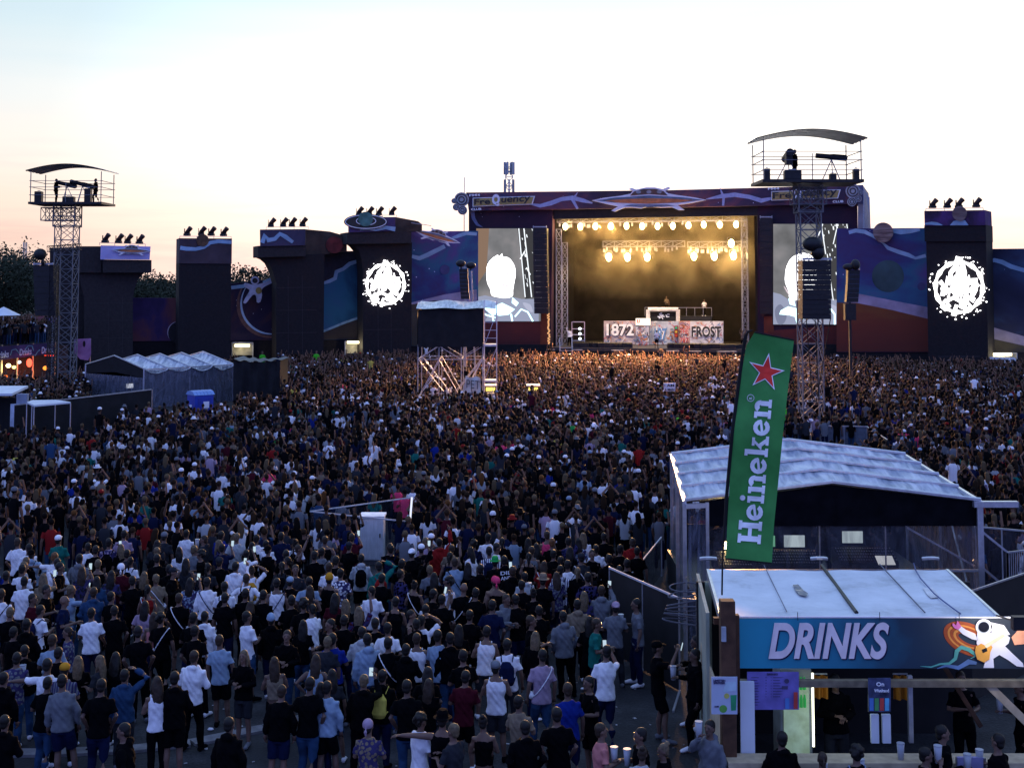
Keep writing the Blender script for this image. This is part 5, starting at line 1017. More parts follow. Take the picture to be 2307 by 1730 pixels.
for k, (q, cc, s_, lab) in enumerate(((P(105, 795), (1, .85, .4), 5, 'brightest yellow lamp in the far left bar'), (P(175, 815), (1, .8, .25), 3, 'small yellow lamp right of the brightest one in the far left bar'), (P(240, 752), (.8, .9, 1), 3, 'bluish white lamp in the far left bar'), (P(365, 760), (1, .10, .05), 3, 'glowing red sign lamp in the far left bar'), (P(565, 825), (1, .28, .04), 2.2, 'orange lamp under the right end of the far left bar'), (P(70, 930), (1, .2, .04), 1.2, 'orange glow low among the people before the far left bar'), (P(620, 668), (1, .06, .03), 1.5, 'thin red strip lamp under the bar banner'))):
    o = BP.p(q, .0 if k != 5 else 2.5); t = thing('bar_lamp', o, lab, 'lamp', 'coloured lamps of the far bar'); mb = MB(); rr = (.2, .16, .14, .22, .2, .16, .15)[k]; mb.ell(o, (rr * (3 if k == 6 else 1), .15, rr * (1.5 if k == 3 else .8 if k != 6 else .4)), 10, 6); mb.build('shade', emis('bar_lamp%d' % k, cc, s_), t, True); mb = MB(); mb.beam(o + Vector((0, .1, 0)), (o.x, o.y + .1, zt - .2 if k != 5 else .0), .02); mb.build('cable', rubber, t)
    if k in (0, 3, 4):
        l = bpy.data.lights.new('bar_glow', 'POINT'); l.energy = 90; l.color = cc; l.shadow_soft_size = .3; oo = bpy.data.objects.new('bar_glow', l); col.objects.link(oo); oo.location = o + Vector((0, -.6, -.1))
def bannerthing(name, label, pl, pts, m, off=0, cat='banner', feet=True):
    c = pl.p(pts[0], off); t = thing(name, (c.x, c.y, 0), label, cat); slab(pts, pl, off, .05).build('cloth', m, t); mb = MB()
    for q in (pts[0], pts[1]): o = pl.p(q, off - .1); mb.beam((o.x, o.y, 0), o, .04)
    mb.build('posts', steel, t); return t
P110 = Plane((100, 104), (250, 104)); moonm = mural('moon_banner_cloth', [(.3, (.16, .08, .2)), (.5, (.30, .18, .36)), (.7, (.5, .45, .6))], .4, 91)
t = bannerthing('moon_banner', 'pale violet banner with small dark figure right of the left lattice tower', P110, [P(925, 465), P(1130, 455), P(1132, 660), P(1095, 730), P(1000, 715), P(925, 640)], moonm)
slab(disc(P(1048, 525), 3, 12, 2.4), P110, .03, .02).build('dark_figure', blackcloth, t)
bannerthing('pink_banner', 'reddish round topped banner above the terrace crowd', P110, [P(440, 190), P(545, 175), P(560, 260), P(500, 300), P(440, 280)], mat('dull_pink_print', (.25, .08, .09), .8, 0, .3, 1))
bannerthing('lilac_banner', 'lilac banner behind the left lattice tower at terrace height', P110, [P(570, 200), P(700, 195), P(700, 320), P(600, 330)], mat('lilac_print', (.22, .14, .34), .8, 0, .3, 1))
t = thing('parasol', (atd(8, 720, 100).x, 100, 0), 'pale parasol on the terrace at the left edge', 'parasol'); c = atd(8, 700, 100); mb = MB(); n = 10
vs = [(c.x, c.y, c.z + .3)] + [(c.x + 1.3 * math.cos(k * 6.283 / n), c.y + 1.3 * math.sin(k * 6.283 / n), c.z - .35) for k in range(n)]; mb.add(vs, [(0, k + 1, (k + 1) % n + 1) for k in range(n)]); mb.build('canopy', white_plast, t); mb = MB(); mb.beam((c.x, c.y, 3.6), (c.x, c.y, c.z + .3), .04); mb.build('pole', alu, t)

# ------------------------------------------------------------------ scaffold tower in the crowd
d = 81.6; sx = lambda px: (px - CX) / F * d
xs = [sx(943), sx(990), sx(1040), sx(1088)]; z0, z1, zt = 4.4, 6.75, 7.25
t = thing('scaffold_tower', (sx(1015), d, 0), 'scaffold tower in the crowd carrying a black covered control booth', 'scaffold')
mb = MB(); ya, yb_ = d, d + 3.4
for x in xs:
    for y in (ya, yb_): mb.beam((x, y, 0), (x, y, z0 + .1), .035)
for z in (1.15, 3.57, z0):
    for y in (ya, yb_): mb.beam((xs[0], y, z), (xs[-1], y, z), .035)
    for x in xs: mb.beam((x, ya, z), (x, yb_, z), .03)
mb.build('uprights', steel, t)
mb = MB()
for y in (ya, yb_):
    for k in range(3):
        a, b_ = (xs[k], xs[k + 1]) if k % 2 == 0 else (xs[k + 1], xs[k]); mb.beam((a, y, 1.15), (b_, y, 3.57), .028); mb.beam((b_, y, 0), (a, y, 1.15), .028); mb.beam((a, y, 3.57), (b_, y, z0), .02)
    mb.beam((xs[0], y, 3.6), (xs[2], y, .2), .028); mb.beam((xs[3], y, 3.6), (xs[1], y, .2), .028)
x_o = sx(907)
mb.beam((x_o, ya - .6, 1.15), (xs[1], ya, 1.5), .035); mb.beam((x_o, ya - .6, 1.15), (xs[1], ya, .1), .03); mb.beam((x_o, ya - .6, 1.15), (x_o + .3, ya - .6, 0), .03); mb.beam((x_o, ya - .6, 1.15), (xs[3], ya - .5, 1.1), .035); mb.beam((x_o + .1, ya - .6, .1), (xs[1] - .2, ya, 2.6), .028)
mb.beam((xs[3], ya - .2, 1.3), (xs[2] - .2, ya - .9, .0), .035); mb.beam((xs[2] - .4, ya - .9, 1.4), (xs[2] + .6, ya - 1.3, 0), .035); mb.beam((xs[3] - .4, ya - .5, 1.1), (sx(1118), ya, 1.45), .03)
mb.build('diagonal_braces', alu, t)
mb = MB(); mb.beam((xs[1] - .7, ya - .6, 0), (xs[1] - .72, ya - .6, 1.2), .045); mb.beam((xs[2] - .6, ya - .9, 1.2), (xs[2] + .9, ya - 1.3, .0), .05); mb.beam((sx(1035), ya - .5, 1.2), (sx(1035), ya - .5, 0), .045); mb.beam((sx(1110), ya, 1.3), (sx(1085), ya - .3, .3), .03); mb.build('red_braces', mat('red_paint', (.35, .05, .03), .5), t)
mb = MB(); mb.box(((xs[0] + xs[-1]) / 2, (ya + yb_) / 2, z0 + .04), (xs[-1] - xs[0], 3.4, .06)); mb.build('deck', pale_wood, t)
mb = MB(); mb.grid(lambda u, v: (xs[0] + (xs[-1] - xs[0]) * u, ya - .08 - .05 * math.sin(u * 21 + v * 2), z0 - .05 + (z1 - z0) * v), 40, 6); mb.grid(lambda u, v: (xs[0] - .05, ya + 3.4 * u, z0 - .05 + (z1 - z0) * v), 4, 4); mb.grid(lambda u, v: (xs[-1] + .05, ya + 3.4 * u, z0 - .05 + (z1 - z0) * v), 4, 4); mb.grid(lambda u, v: (xs[0] + (xs[-1] - xs[0]) * u, yb_, z0 - .05 + (z1 - z0) * v), 4, 4); mb.build('black_cladding', blackcloth, t, True)
mb = MB(); mb.grid(lambda u, v: (xs[0] - .1 + (sx(1117) - xs[0] + .1) * u, ya - .3 + 4.3 * v, z1 + .02 + (zt - z1) * min(1, v * 2.2) * .75 + .05 * math.sin(u * 12 + v * 7) - .08 * math.sin(u * 6.28 * 2)), 30, 12); mb.build('roof_sheet', tarp, t, True)
mb = MB(); xa, xb = sx(1091), sx(1119)
for x in (xa, xb):
    for y in (ya, ya + 1.4): mb.beam((x, y, 0), (x, y, zt), .03)
for z in (1.2, 2.2, 3.2, 4.4, 4.9, 5.4, 5.9): mb.beam((xa, ya, z), (xb, ya, z), .022)
for z in (.2, 2.2, 4.4): mb.beam((xa, ya, z), (xb, ya, z + 2.1), .022)
mb.build('ladder_frame', alu, t); mb = MB(); [mb.box(((xa + xb) / 2, ya + .7, z), (xb - xa, 1.4, .1)) for z in (2.2, 4.45)]; mb.build('landing', alu, t)
SPL = Plane((1000, 81), (1100, 81)); c = SPL.p((1060, 884)); t = thing('hand_painted_banner', c, 'crumpled white cloth with painted letters tied to the scaffold tower', 'banner')
def cfn(u, v):
    a = np.array(L(1420 - 30 * v + 5 * math.sin(v * 3), 145 + 118 * v)); b_ = np.array(L(1524 + 2 * v, 165 + 107 * v)); q = a * (1 - u) + b_ * u; q[1] += 2.5 * math.sin(u * 6) * (1 - v); o = SPL.p(tuple(q), .05 * math.sin(u * 9 + v * 4)); return tuple(o)
mb = MB(); mb.grid(cfn, 16, 10); mb.build('cloth', mat('off_white_cloth', (.55, .53, .48), .8, 0, .15, 3), t, True)
ptext('PET', SPL, L(1425, 232), 18, 30, mats['dark_letter_print'], t, .16, -.12, bo=-.01)
# placard held up in the crowd, lit carts
def placard(label, d, q, w_, h_, lines, rot=0):
    PLc = Plane((1000, d), (1600, d)); c = PLc.p((q[0] + w_ / 2, q[1] + h_)); t = thing('held_placard', c, label, 'placard'); slab([q, (q[0] + w_, q[1] - 1), (q[0] + w_ - 1, q[1] + h_ - 1), (q[0] + 1, q[1] + h_)], PLc, 0, .03).build('card', whiteprint, t)
    for k, s_ in enumerate(lines): ptext(s_, PLc, (q[0] + 2, q[1] + h_ * (k + 1) / len(lines) - 1.5), h_ / len(lines) - 4, w_ - 5, mats['dark_letter_print'], t, .03)
    return t
placard('small white placard with a line of writing held above the crowd', 80, (1495, 863), 27, 19, ['I AM', 'A MAN'])
for k, (q, lab) in enumerate(((L(1552, 238), 'cart with glowing yellow front just right of the scaffold tower'), (L(1856, 248), 'cart with glowing yellow front farther right, beyond the scaffold tower'))):
    d = 84; o = atd(*q, d); t = thing('service_cart', (o.x, o.y, 0), lab, 'cart', 'carts with yellow lights in the crowd'); mb = MB(); mb.box((o.x + .4, o.y + .6, .75), (.8, 1.2, 1.0)); mb.build('body', mat('cart_paint', (.3, .3, .28), .5), t); mb = MB(); mb.box((o.x + .4, o.y + .4, 1.74), (.85, 1.3, .06)); mb.build('canopy', whiteprint, t)
    mb = MB(); mb.box((o.x + .4, o.y - .12, 1.52), (.6, .04, .24)); mb.build('light_panel', emis('cart_light', (1, .75, .15), 1.6), t)

# ------------------------------------------------------------------ control tent at the right
fl, fr, bl, br = (3.91, 29.6), (10.63, 29.6), (4.58, 37.4), (11.3, 37.4)
t = tent('large nearby tent with silver ribbed roof, black gable and clear plastic walls', fl, fr, bl, br, 3.53, 3.93, 4, .16, .0)
ti = t
mb = MB(); mb.prism([(4.4, 29.62, 2.96), (10.55, 29.62, 2.96), (10.55, 29.62, 3.5), (7.27, 29.62, 3.88), (4.4, 29.62, 3.5)], (0, .03, 0)); mb.build('gable_cloth', mat('glossy_black_cloth', (.006, .006, .008), .35, 0, .3, 3, .5, .0), t)
mb = MB(); mb.box((10.95, 29.56, 3.46), (1.0, .14, .13)); mb.build('gutter_beam', alu, t); MB().each('gutter_beam', alu, t, [((3.93, 29.52, 3.42), (4.4, 29.52, 3.44))], .07)
quadw(t, 'front_film', (4.45, 29.68), (10.5, 29.68), .2, 2.96, clear_film); quadw(t, 'side_film', (3.95, 29.65), (4.62, 37.3), .1, 3.5, milky_film); quadw(t, 'side_film', (10.6, 29.65), (11.28, 37.3), .1, 3.5, milky_film)
def cur(u, v): return (3.98 + .45 * u, 29.6 - .06 * math.sin(u * 14), 3.4 * v)
mb = MB(); mb.grid(cur, 18, 6); mb.build('gathered_film', milky_film, t, True)
mb = MB(); mb.beam((4.42, 29.55, 0), (4.42, 29.55, 3.5), .05); mb.beam((10.56, 29.55, 0), (10.56, 29.55, 3.5), .05); mb.beam((4.4, 29.56, 1.98), (10.55, 29.56, 1.98), .035); mb.beam((9.0, 29.75, 2.9), (10.5, 29.75, 2.05), .03); mb.beam((7.0, 29.75, .5), (7.0, 29.75, 2.96), .02); mb.beam((8.5, 29.75, .5), (8.5, 29.75, 2.96), .02); mb.build('front_frame', alu, t)
quadw(t, 'back_cloth', (4.6, 37.2), (11.2, 37.2), .1, 1.6, blackcloth)
mb = MB(); mb.box((7.6, 33.6, .45), (6.4, 7, .9)); mb.build('platform', darkpaint, t)
def desk(x, y, w_, lab, items):
    t = thing('mixing_desk', (x, y, .9), lab, 'mixing desk', 'mixing desks in the control tent'); mb = MB(); mb.prism([(x - w_ / 2, y - .45, .9), (x - w_ / 2, y + .45, .9), (x - w_ / 2, y + .45, 1.95), (x - w_ / 2, y + .3, 1.98), (x - w_ / 2, y - .45, 1.75)], (w_, 0, 0)); mb.build('console', darkpaint, t)
    mb = MB()
    for k in range(int(w_ / .06)):
        for j in range(5): mb.box((x - w_ / 2 + .05 + k * .06, y - .35 + j * .14, 1.80 + j * .04), (.02, .06, .015))
    mb.build('faders', mat('fader_caps', (.35, .35, .38), .4), t)['kind'] = 'stuff'
    for (dx, zz_, ww, hh, m_) in items: mb = MB(); mb.box((x + dx, y + .35, zz_), (ww, .04, hh)); mb.build('display', m_, t)
e1 = emis('console_screen', (.75, .9, 1), .55); e2 = emis('red_display', (1, .05, .03), 1.1); e3 = emis('green_display', (.3, .8, .5), .5)
desk(6.6, 31.6, 1.5, 'mixing desk at the left inside the nearby control tent', [(-.4, 2.16, .45, .26, e3), (.3, 2.16, .5, .28, e1)]); desk(8.6, 31.9, 1.4, 'mixing desk under the red strip inside the control tent', [(-.2, 2.2, .5, .28, e1), (.25, 2.62, .8, .05, e2)]); desk(5.3, 31.4, .8, 'small desk with warm lamps at the left end of the control tent', [(-.1, 2.1, .16, .16, warmlens)])
t = thing('paper_sheet', (8.75, 30.9, 1.9), 'white sheet of paper on the desk inside the control tent', 'paper'); mb = MB(); mb.prism([(8.6, 30.7, 1.86), (9.0, 30.7, 1.86), (9.0, 31.0, 2.0), (8.6, 31.0, 2.0)], (0, -.005, .01)); mb.build('sheet', emis('paper_glow', (.9, .92, 1), .7), t)  # sheet glows by itself, the light on the paper is in its material
# stair rails and fences right of the tent
t = thing('stair_railing', (11.3, 30.5, 0), 'sloping metal stair railing right of the control tent', 'railing'); mb = MB(); a, b_ = atd(*Q(540, 865), 31), atd(*Q(805, 1078), 31); c_, e_ = atd(*Q(525, 1145), 30), atd(*Q(742, 1328), 30)
mb.beam(a, b_, .035); mb.beam(c_, e_, .035); mb.beam(a, (a.x, a.y, .6), .03); mb.beam(b_, (b_.x, b_.y, 0), .03); mb.build('rails', alu, t); mb = MB()
for k in range(6): mb.box((10.95 + .28 * k, 30.4, 1.0 - .17 * k), (.28, 1.1, .04))
mb.build('steps', alu, t)
t = thing('crowd_barrier', atz(*Q(880, 1290), 0), 'metal crowd barrier at the right edge beyond the black screen', 'barrier'); mb = MB(); a, b_ = atd(*Q(805, 1085), 31), atd(*Q(1010, 1060), 31); mb.beam(a, b_, .025); mb.beam((a.x, a.y, .1), (b_.x, b_.y, .1), .025)
for k in range(13): q = a.lerp(b_, k / 12); mb.beam((q.x, q.y, .1), q, .012 if k % 12 else .03)
mb.build('bars', steel, t)
t = thing('mesh_barrier', (11.5, 33.5, 0), 'dark mesh barrier running along the crowd right of the tent', 'barrier'); mb = MB(); a, b_ = atd(*Q(520, 868), 34), atd(*Q(1000, 910), 34); mb.beam(a, b_, .03); [mb.beam((q.x, q.y, 0), q, .025) for q in (a, a.lerp(b_, .5), b_)]; mb.build('rail', steel, t); mb = MB(); mb.prism([(a.x, a.y, .05), (b_.x, b_.y, .05), b_, a], (0, .02, 0)); mb.build('mesh', film('dark_mesh', (.02, .02, .03), .5, .6), t)
t = thing('black_screen_wall', atz(2240, 1480, 0), 'black cloth screen wall rising to the right behind the bar roof', 'screen'); a = atd(2170, 1338, 26.5); b_ = atd(2330, 1284, 29.0); mb = MB(); mb.prism([(a.x - .3, a.y - .3, 0), (b_.x, b_.y, 0), b_, (a.x - .3, a.y - .3, a.z)], (0, .03, 0)); mb.build('cloth', blackcloth, t); mb = MB(); mb.beam((a.x - .3, a.y - .3, a.z + .01), b_, .025); mb.build('top_rail', steel, t)

# ------------------------------------------------------------------ drinks booth
ZR_ = 2.9
def rf(x, y, z=ZR_): return atz(*G(x, y), z)
bkl, bkr = rf(118, 112), rf(1642, 126); ftr = atz(2232, 1384, ZR_); ftl = Vector((3.49, 21.6, ZR_)); ftr = Vector((8.08, 21.6, ZR_)); bkr = Vector((8.43, 25.45, ZR_)); bkl = Vector((3.83, 25.45, ZR_))
BO = thing('drinks_booth', (6, 21, 0), 'drinks booth with pale flat roof, big blue banner and plank counter', 'booth')
def roofn(u, v):
    a = ftl.lerp(bkl, v); b_ = ftr.lerp(bkr, v); p = a.lerp(b_, u); ridge = .012 * math.sin(u * 25) + .01 * math.sin(v * 9 + u * 4); return (p.x, p.y, p.z + ridge)
rm = bpy.data.materials.new('booth_roof_panel'); rm.use_nodes = True
def _rm(t):
    b = t.nodes['Principled BSDF']; b.inputs['Roughness'].default_value = .55; tc = t.nodes.new('ShaderNodeTexCoord'); n1 = t.nodes.new('ShaderNodeTexNoise'); n1.inputs['Scale'].default_value = .9; n1.inputs['Detail'].default_value = 8; n1.inputs['Roughness'].default_value = .7; t.links.new(tc.outputs['Object'], n1.inputs[0])
    r = ramp(t, [(.3, (.33, .36, .40)), (.45, (.52, .56, .62)), (.7, (.66, .70, .76))], n1.outputs['Fac']); t.links.new(r.outputs[0], b.inputs['Base Color'])
_rm(rm.node_tree)
mb = MB(); mb.grid(roofn, 20, 10); mb.grid(lambda u, v: tuple(np.array(roofn(u, v)) - np.array((0, 0, .12))), 4, 4); mb.build('roof', rm, BO, True)
mb = MB(); mb.prism([ftl - UP * .13, bkl - UP * .13, bkl + UP * .02, ftl + UP * .02], (-.05, 0, 0)); mb.prism([ftr - UP * .13, bkr - UP * .13, bkr + UP * .02, ftr + UP * .02], (.05, 0, 0)); mb.build('roof_edge', alu, BO)
def rl(pts, w_, name, m, z=.045):
    mb = MB(); ps = [atz(*G(*q), ZR_ + z) for q in pts]
    for a, b_ in zip(ps, ps[1:]): mb.beam(a, b_, w_, n=5)
    return mb.build(name, m, BO)
seam = mat('roof_seam', (.10, .11, .15), .6); rl([(500, 125), (650, 430)], .008, 'seam', seam, .03); rl([(880, 125), (1110, 436)], .035, 'roof_gap', darkpaint, .015); rl([(1262, 118), (1560, 436)], .012, 'seam', seam, .03)
rl([(1485, 112), (1500, 160), (1530, 210), (1575, 260), (1620, 310), (1680, 360), (1740, 405), (1795, 445)], .012, 'roof_cable', mat('blue_cable', (.02, .05, .2), .5))
def patch(pts, name, m, z=.035): mb = MB(); mb.prism([atz(*G(*q), ZR_ + z) for q in pts], (0, 0, .004)); mb.build(name, m, BO)
patch([(690, 255), (725, 252), (760, 290), (790, 310), (780, 330), (735, 320), (710, 295)], 'puddle', mat('puddle', (.10, .12, .18), .08, 0, .2, 3, .6)); patch([(1545, 275), (1610, 272), (1640, 310), (1650, 335), (1600, 342), (1575, 320)], 'repair_patch', mat('repair_patch', (.6, .6, .6), .6))
for x in (135, 865, 1600): q = atz(*G(x, 104), ZR_); mb = MB(); mb.tube([q + Vector((-.16, .05, .05)), q + Vector((-.05, .0, .07)), q + Vector((.05, 0, .07)), q + Vector((.16, .05, .05))], .04, 6); mb.build('roof_clamp', alu, BO)
s_ = .04
mb = MB(); mb.box((3.50, 24.1, 1.4), (.06, 3.0, 2.8), R(-5)); mb.build('side_wall', mat('container_wall', (.30, .33, .26), .6, 0, .2, 2), BO)
mb = MB(); mb.box((3.72, 24.9, 1.4), (.12, .12, 2.8)); mb.build('corner_post', mat('pale_green_post', (.40, .44, .30), .5), BO)
mb = MB(); mb.prism([(3.30, 20.7, 0), (3.46, 24.1, 0), (3.46, 24.1, 1.9), (3.30, 20.7, 1.9)], (.03, 0, 0)); mb.build('plywood_side', pale_wood, BO)
mb = MB(); mb.box((3.36, 20.5, 1.76), (.225, .22, 3.54)); mb.build('corner_timber', wood, BO, bevel=.01)
mb = MB(); mb.box((3.53, 20.72, 2.5), (.10, .12, 1.5)); mb.build('inner_timber', wood, BO)
mb = MB(); o = atd(*G(235, 578), 20.36); mb.box(o, (.07, .05, .22)); mb.build('post_lamp', mat('grey_lamp', (.35, .38, .42), .4), BO)
mb = MB(); mb.box((5.9, 20.86, 3.12), (5.4, .10, .10)); mb.build('top_timber', wood, BO); mb = MB(); mb.box((6.2, 20.86, 2.15), (5.6, .12, .10)); mb.build('lower_timber', mat('weathered_timber', (.16, .13, .085), .7, 0, .35, 6, .3), BO)
BPn = Plane((1600, 20.78), (2300, 20.78))
def xramp(name, x0, x1, stops, rough=.6):
    m = bpy.data.materials.new(name); m.use_nodes = True; t = m.node_tree; b = t.nodes['Principled BSDF']; b.inputs['Roughness'].default_value = rough; g = t.nodes.new('ShaderNodeNewGeometry'); sx_ = t.nodes.new('ShaderNodeSeparateXYZ'); t.links.new(g.outputs['Position'], sx_.inputs[0]); mr = t.nodes.new('ShaderNodeMapRange'); mr.inputs[1].default_value = x0; mr.inputs[2].default_value = x1; t.links.new(sx_.outputs[0], mr.inputs[0])
    nz = t.nodes.new('ShaderNodeTexNoise'); nz.inputs['Scale'].default_value = 1.6; nz.inputs['Detail'].default_value = 6; t.links.new(g.outputs['Position'], nz.inputs[0]); a = t.nodes.new('ShaderNodeMath'); a.operation = 'MULTIPLY_ADD'; a.inputs[1].default_value = .3; t.links.new(nz.outputs['Fac'], a.inputs[0]); t.links.new(mr.outputs[0], a.inputs[2]); r = ramp(t, stops, a.outputs[0]); t.links.new(r.outputs[0], b.inputs['Base Color']); return m
BN = thing('drinks_banner', (6, 20.78, 2.24), 'long blue banner lettered DRINKS with an astronaut playing guitar', 'banner')
bm_ = xramp('banner_print', 3.6, 8.6, [(.05, (.015, .34, .46)), (.42, (.012, .17, .26)), (.65, (.008, .035, .065)), (1, (.012, .022, .04))])
slab([G(305, 472), G(2500, 474), G(2500, 806), G(308, 803)], BPn, 0, .02).build('banner_cloth', bm_, BN); slab([G(300, 462), G(2500, 466), G(2500, 474), G(300, 470)], BPn, .004, .02).build('hem', whiteprint, BN)
def gp(name, pts, m, k): slab([G(*q) for q in pts], BPn, .006 + .004 * k, .003).build(name, m, BN)
dsh = mat('letter_shadow', (.01, .008, .05), .6); lil = mat('lilac_letter', (.85, .72, .70), .6, 0, .12, 4)
for (dx, dy, m, off) in ((8, 8, dsh, .01), (0, 0, lil, .016)): ptext('DRINKS', BPn, G(530 + dx, 742 + dy), 230 * .34222, 780 * .34222, m, BN, off, 0, 'lettering', .26, .03)
red_ = mat('ring_red', (.35, .07, .02), .6); ora = mat('ring_orange', (.65, .25, .05), .6); whi = whiteprint
def ell(cx, cy, rx, ry, rot=0, n=30, a0=0, a1=6.2832): return [G(cx + rx * math.cos(a) * math.cos(rot) - ry * math.sin(a) * math.sin(rot), cy + rx * math.cos(a) * math.sin(rot) + ry * math.sin(a) * math.cos(rot)) for a in np.linspace(a0, a1, n)]
for k, (rx, ry, w_, m) in enumerate(((165, 88, 9, red_), (143, 72, 5, ora), (124, 58, 7, red_), (102, 44, 6, ora), (84, 34, 5, red_))): mb = MB(); strip(ell(1850, 612, rx, ry, .42, 30, .55, 5.0), w_, BPn, .008 + .002 * k, .003, mb); mb.build('planet_ring', m, BN)
mb = MB(); strip([G(*q) for q in [(1530, 790), (1600, 795), (1660, 775), (1720, 772), (1760, 740), (1770, 690), (1800, 665), (1850, 680), (1900, 720), (1860, 740)]], [1, 3, 4, 6, 8, 10, 9, 9, 8, 1], BPn, .02, .003, mb); mb.build('green_swirl', mat('swirl_print', (.10, .38, .30), .6), BN)
mb = MB(); strip([G(*q) for q in [(1640, 805), (1700, 785), (1780, 800), (1850, 760), (1900, 770)]], [1, 6, 9, 12, 6], BPn, .018, .003, mb); mb.build('blue_swirl', mat('swirl_blue', (.10, .18, .34), .6), BN)
gp('suit_legs', [(1950, 720), (2010, 690), (2070, 640), (2130, 700), (2205, 770), (2210, 795), (2165, 790), (2110, 750), (2050, 715), (2010, 740), (2015, 800), (1945, 800), (1955, 765)], whi, 4)
gp('suit_body', [(1905, 560), (1990, 570), (2060, 560), (2120, 600), (2110, 640), (2070, 670), (2010, 700), (1960, 730), (1930, 700), (1900, 640)], whi, 5); gp('suit_arm', [(1790, 520), (1830, 550), (1890, 575), (1910, 620), (1870, 612), (1810, 580), (1775, 545)], whi, 5)
gp('suit_arm_right', [(1990, 500), (2080, 520), (2120, 580), (2060, 600), (2000, 570)], whi, 6); gp('glove', [(1745, 505), (1765, 520), (1775, 490), (1790, 515), (1800, 530), (1780, 550), (1755, 540), (1740, 520)], mat('glove_pink', (.6, .15, .4), .6), 6)
for rx, m, k, nm in ((54, whi, 6, 'helmet'), (40, mat('visor_rim', (.35, .4, .45), .5), 7, 'visor_rim'), (35, mat('visor_black', (.01, .012, .02), .2), 8, 'visor')): slab(ell(1948, 532, rx, rx * .98), BPn, .006 + .004 * k, .003).build(nm, m, BN)
gp('guitar_body', [(1895, 660), (1930, 640), (1965, 655), (1990, 640), (2005, 665), (1990, 700), (1985, 745), (1950, 765), (1905, 745), (1890, 700)], mat('guitar_orange', (.75, .35, .06), .5), 9); gp('guitar_neck', [(1950, 650), (2075, 575), (2090, 590), (1965, 672)], mat('guitar_neck', (.8, .7, .45), .5), 10); gp('guitar_pickup', [(1935, 680), (1965, 668), (1972, 690), (1942, 702)], darkpaint, 11)
gp('flame_print', [(2130, 600), (2220, 500), (2500, 480), (2500, 620), (2250, 640), (2150, 650)], mat('flame_print', (.8, .35, .2), .6), 3)
for x in (722, 1262, 1785): mb = MB(); q = BPn.p(G(x, 455), .05); mb.beam(q + UP * .05, q - UP * .08, .006); mb.build('tie', darkpaint, BN)
mb = MB(); o = BPn.p(G(2190, 505), .9); BF = thing('work_floodlight', o, 'dazzling floodlight at the right end of the drinks banner', 'floodlight'); mb.box(o, (.26, .12, .2)); mb.beam(o, (o.x, 20.86, 3.2), .015); mb.build('housing', darkpaint, BF); mb = MB(); mb.box((o.x, o.y + .075, o.z), (.22, .02, .16)); mb.build('lens', emis('floodlens', (1, .96, .9), 25), BF)
l = bpy.data.lights.new('flood_beam', 'SPOT'); l.energy = 60; l.color = (1, .9, .78); l.spot_size = R(150); l.spot_blend = .8; l.shadow_soft_size = .1; oo = bpy.data.objects.new('flood_beam', l); col.objects.link(oo); oo.location = (o.x, o.y + .12, o.z); oo.rotation_euler = Vector((.05, 1, -.12)).to_track_quat('-Z', 'Y').to_euler()
# counter and inside
mb = MB(); mb.box((6.1, 20.35, 1.14), (5.6, .42, .07)); mb.build('counter_top', pale_wood, BO); mb = MB(); mb.box((6.1, 20.35, .55), (5.6, .25, 1.08)); mb.build('counter_front', mat('counter_front_paint', (.02, .018, .016), .7), BO)
mb = MB(); mb.box((6.1, 24.9, 1.4), (5.2, .06, 2.8)); mb.build('back_wall', mat('booth_inside', (.012, .011, .012), .7), BO)
mb = MB(); mb.beam((7.55, 20.9, 2.12), (9.1, 20.9, .6), .085); mb.build('diagonal_timber', pale_wood, BO); mb = MB(); mb.beam((6.45 + .55, 21.4, 2.3), (7.6, 21.4, 1.3), .05); mb.build('diagonal_timber', wood, BO)
mb = MB(); mb.box((3.68, 20.62, 1.7), (.22, .05, 1.1)); mb.build('white_post_panel', white_plast, BO)
for x0, x1 in ((1207, 1262), (1282, 1340)): a, b_ = atd(*G(x0, 1112), 20.9), atd(*G(x1, 1300), 20.9); mb = MB(); mb.box(((a.x + b_.x) / 2, 20.95, (a.z + b_.z) / 2), (b_.x - a.x, .06, a.z - b_.z)); mb.build('white_post', white_plast, BO)
mb = MB(); a, b_ = atd(*G(1452, 850), 20.95), atd(*G(1475, 1290), 20.95); mb.box(((a.x + b_.x) / 2, 20.95, (a.z + b_.z) / 2), (.07, .07, a.z - b_.z)); mb.build('metal_upright', alu, BO)
t = thing('drinks_fridge', (5.2, 21.6, 0), 'lit glass fridge behind the bar under the DRINKS banner', 'fridge'); a, b_ = atd(*G(640, 1290), 21.3), atd(*G(800, 830), 21.3)
mb = MB(); mb.box(((a.x + b_.x) / 2, 21.7, 1.1), (b_.x - a.x + .1, .6, 2.2)); mb.build('cabinet', mat('fridge_body', (.25, .27, .24), .5), t); mb = MB(); mb.box(((a.x + b_.x) / 2, 21.38, 1.25), (b_.x - a.x, .03, 1.5)); mb.build('glass_door', mat('fridge_glow', (.3, .4, .3), .4, 0, .4, 5, .3, 0, (.55, .8, .5), .22), t)
mb = MB(); q = BPn.p(G(822, 1000), -.35); mb.box((q.x, q.y, 1.65), (.03, .03, 1.15)); mb.build('glow_strip', emis('strip_light', (1, 1, .75), 3), t)
mb = MB(); gg = random.Random(3); [mb.tube([(q.x - .25 + .055 * k, 21.34, z), (q.x - .25 + .055 * k, 21.34, z + .13), (q.x - .25 + .055 * k, 21.34, z + .2)], [.025, .025, .01], 6) for k in range(4) for z in (1.9, 1.62)]; mb.build('bottles', mat('green_bottle', (.03, .25, .06), .2, 0, .3, 4, .5, 0, (.05, .5, .12), .3), t)
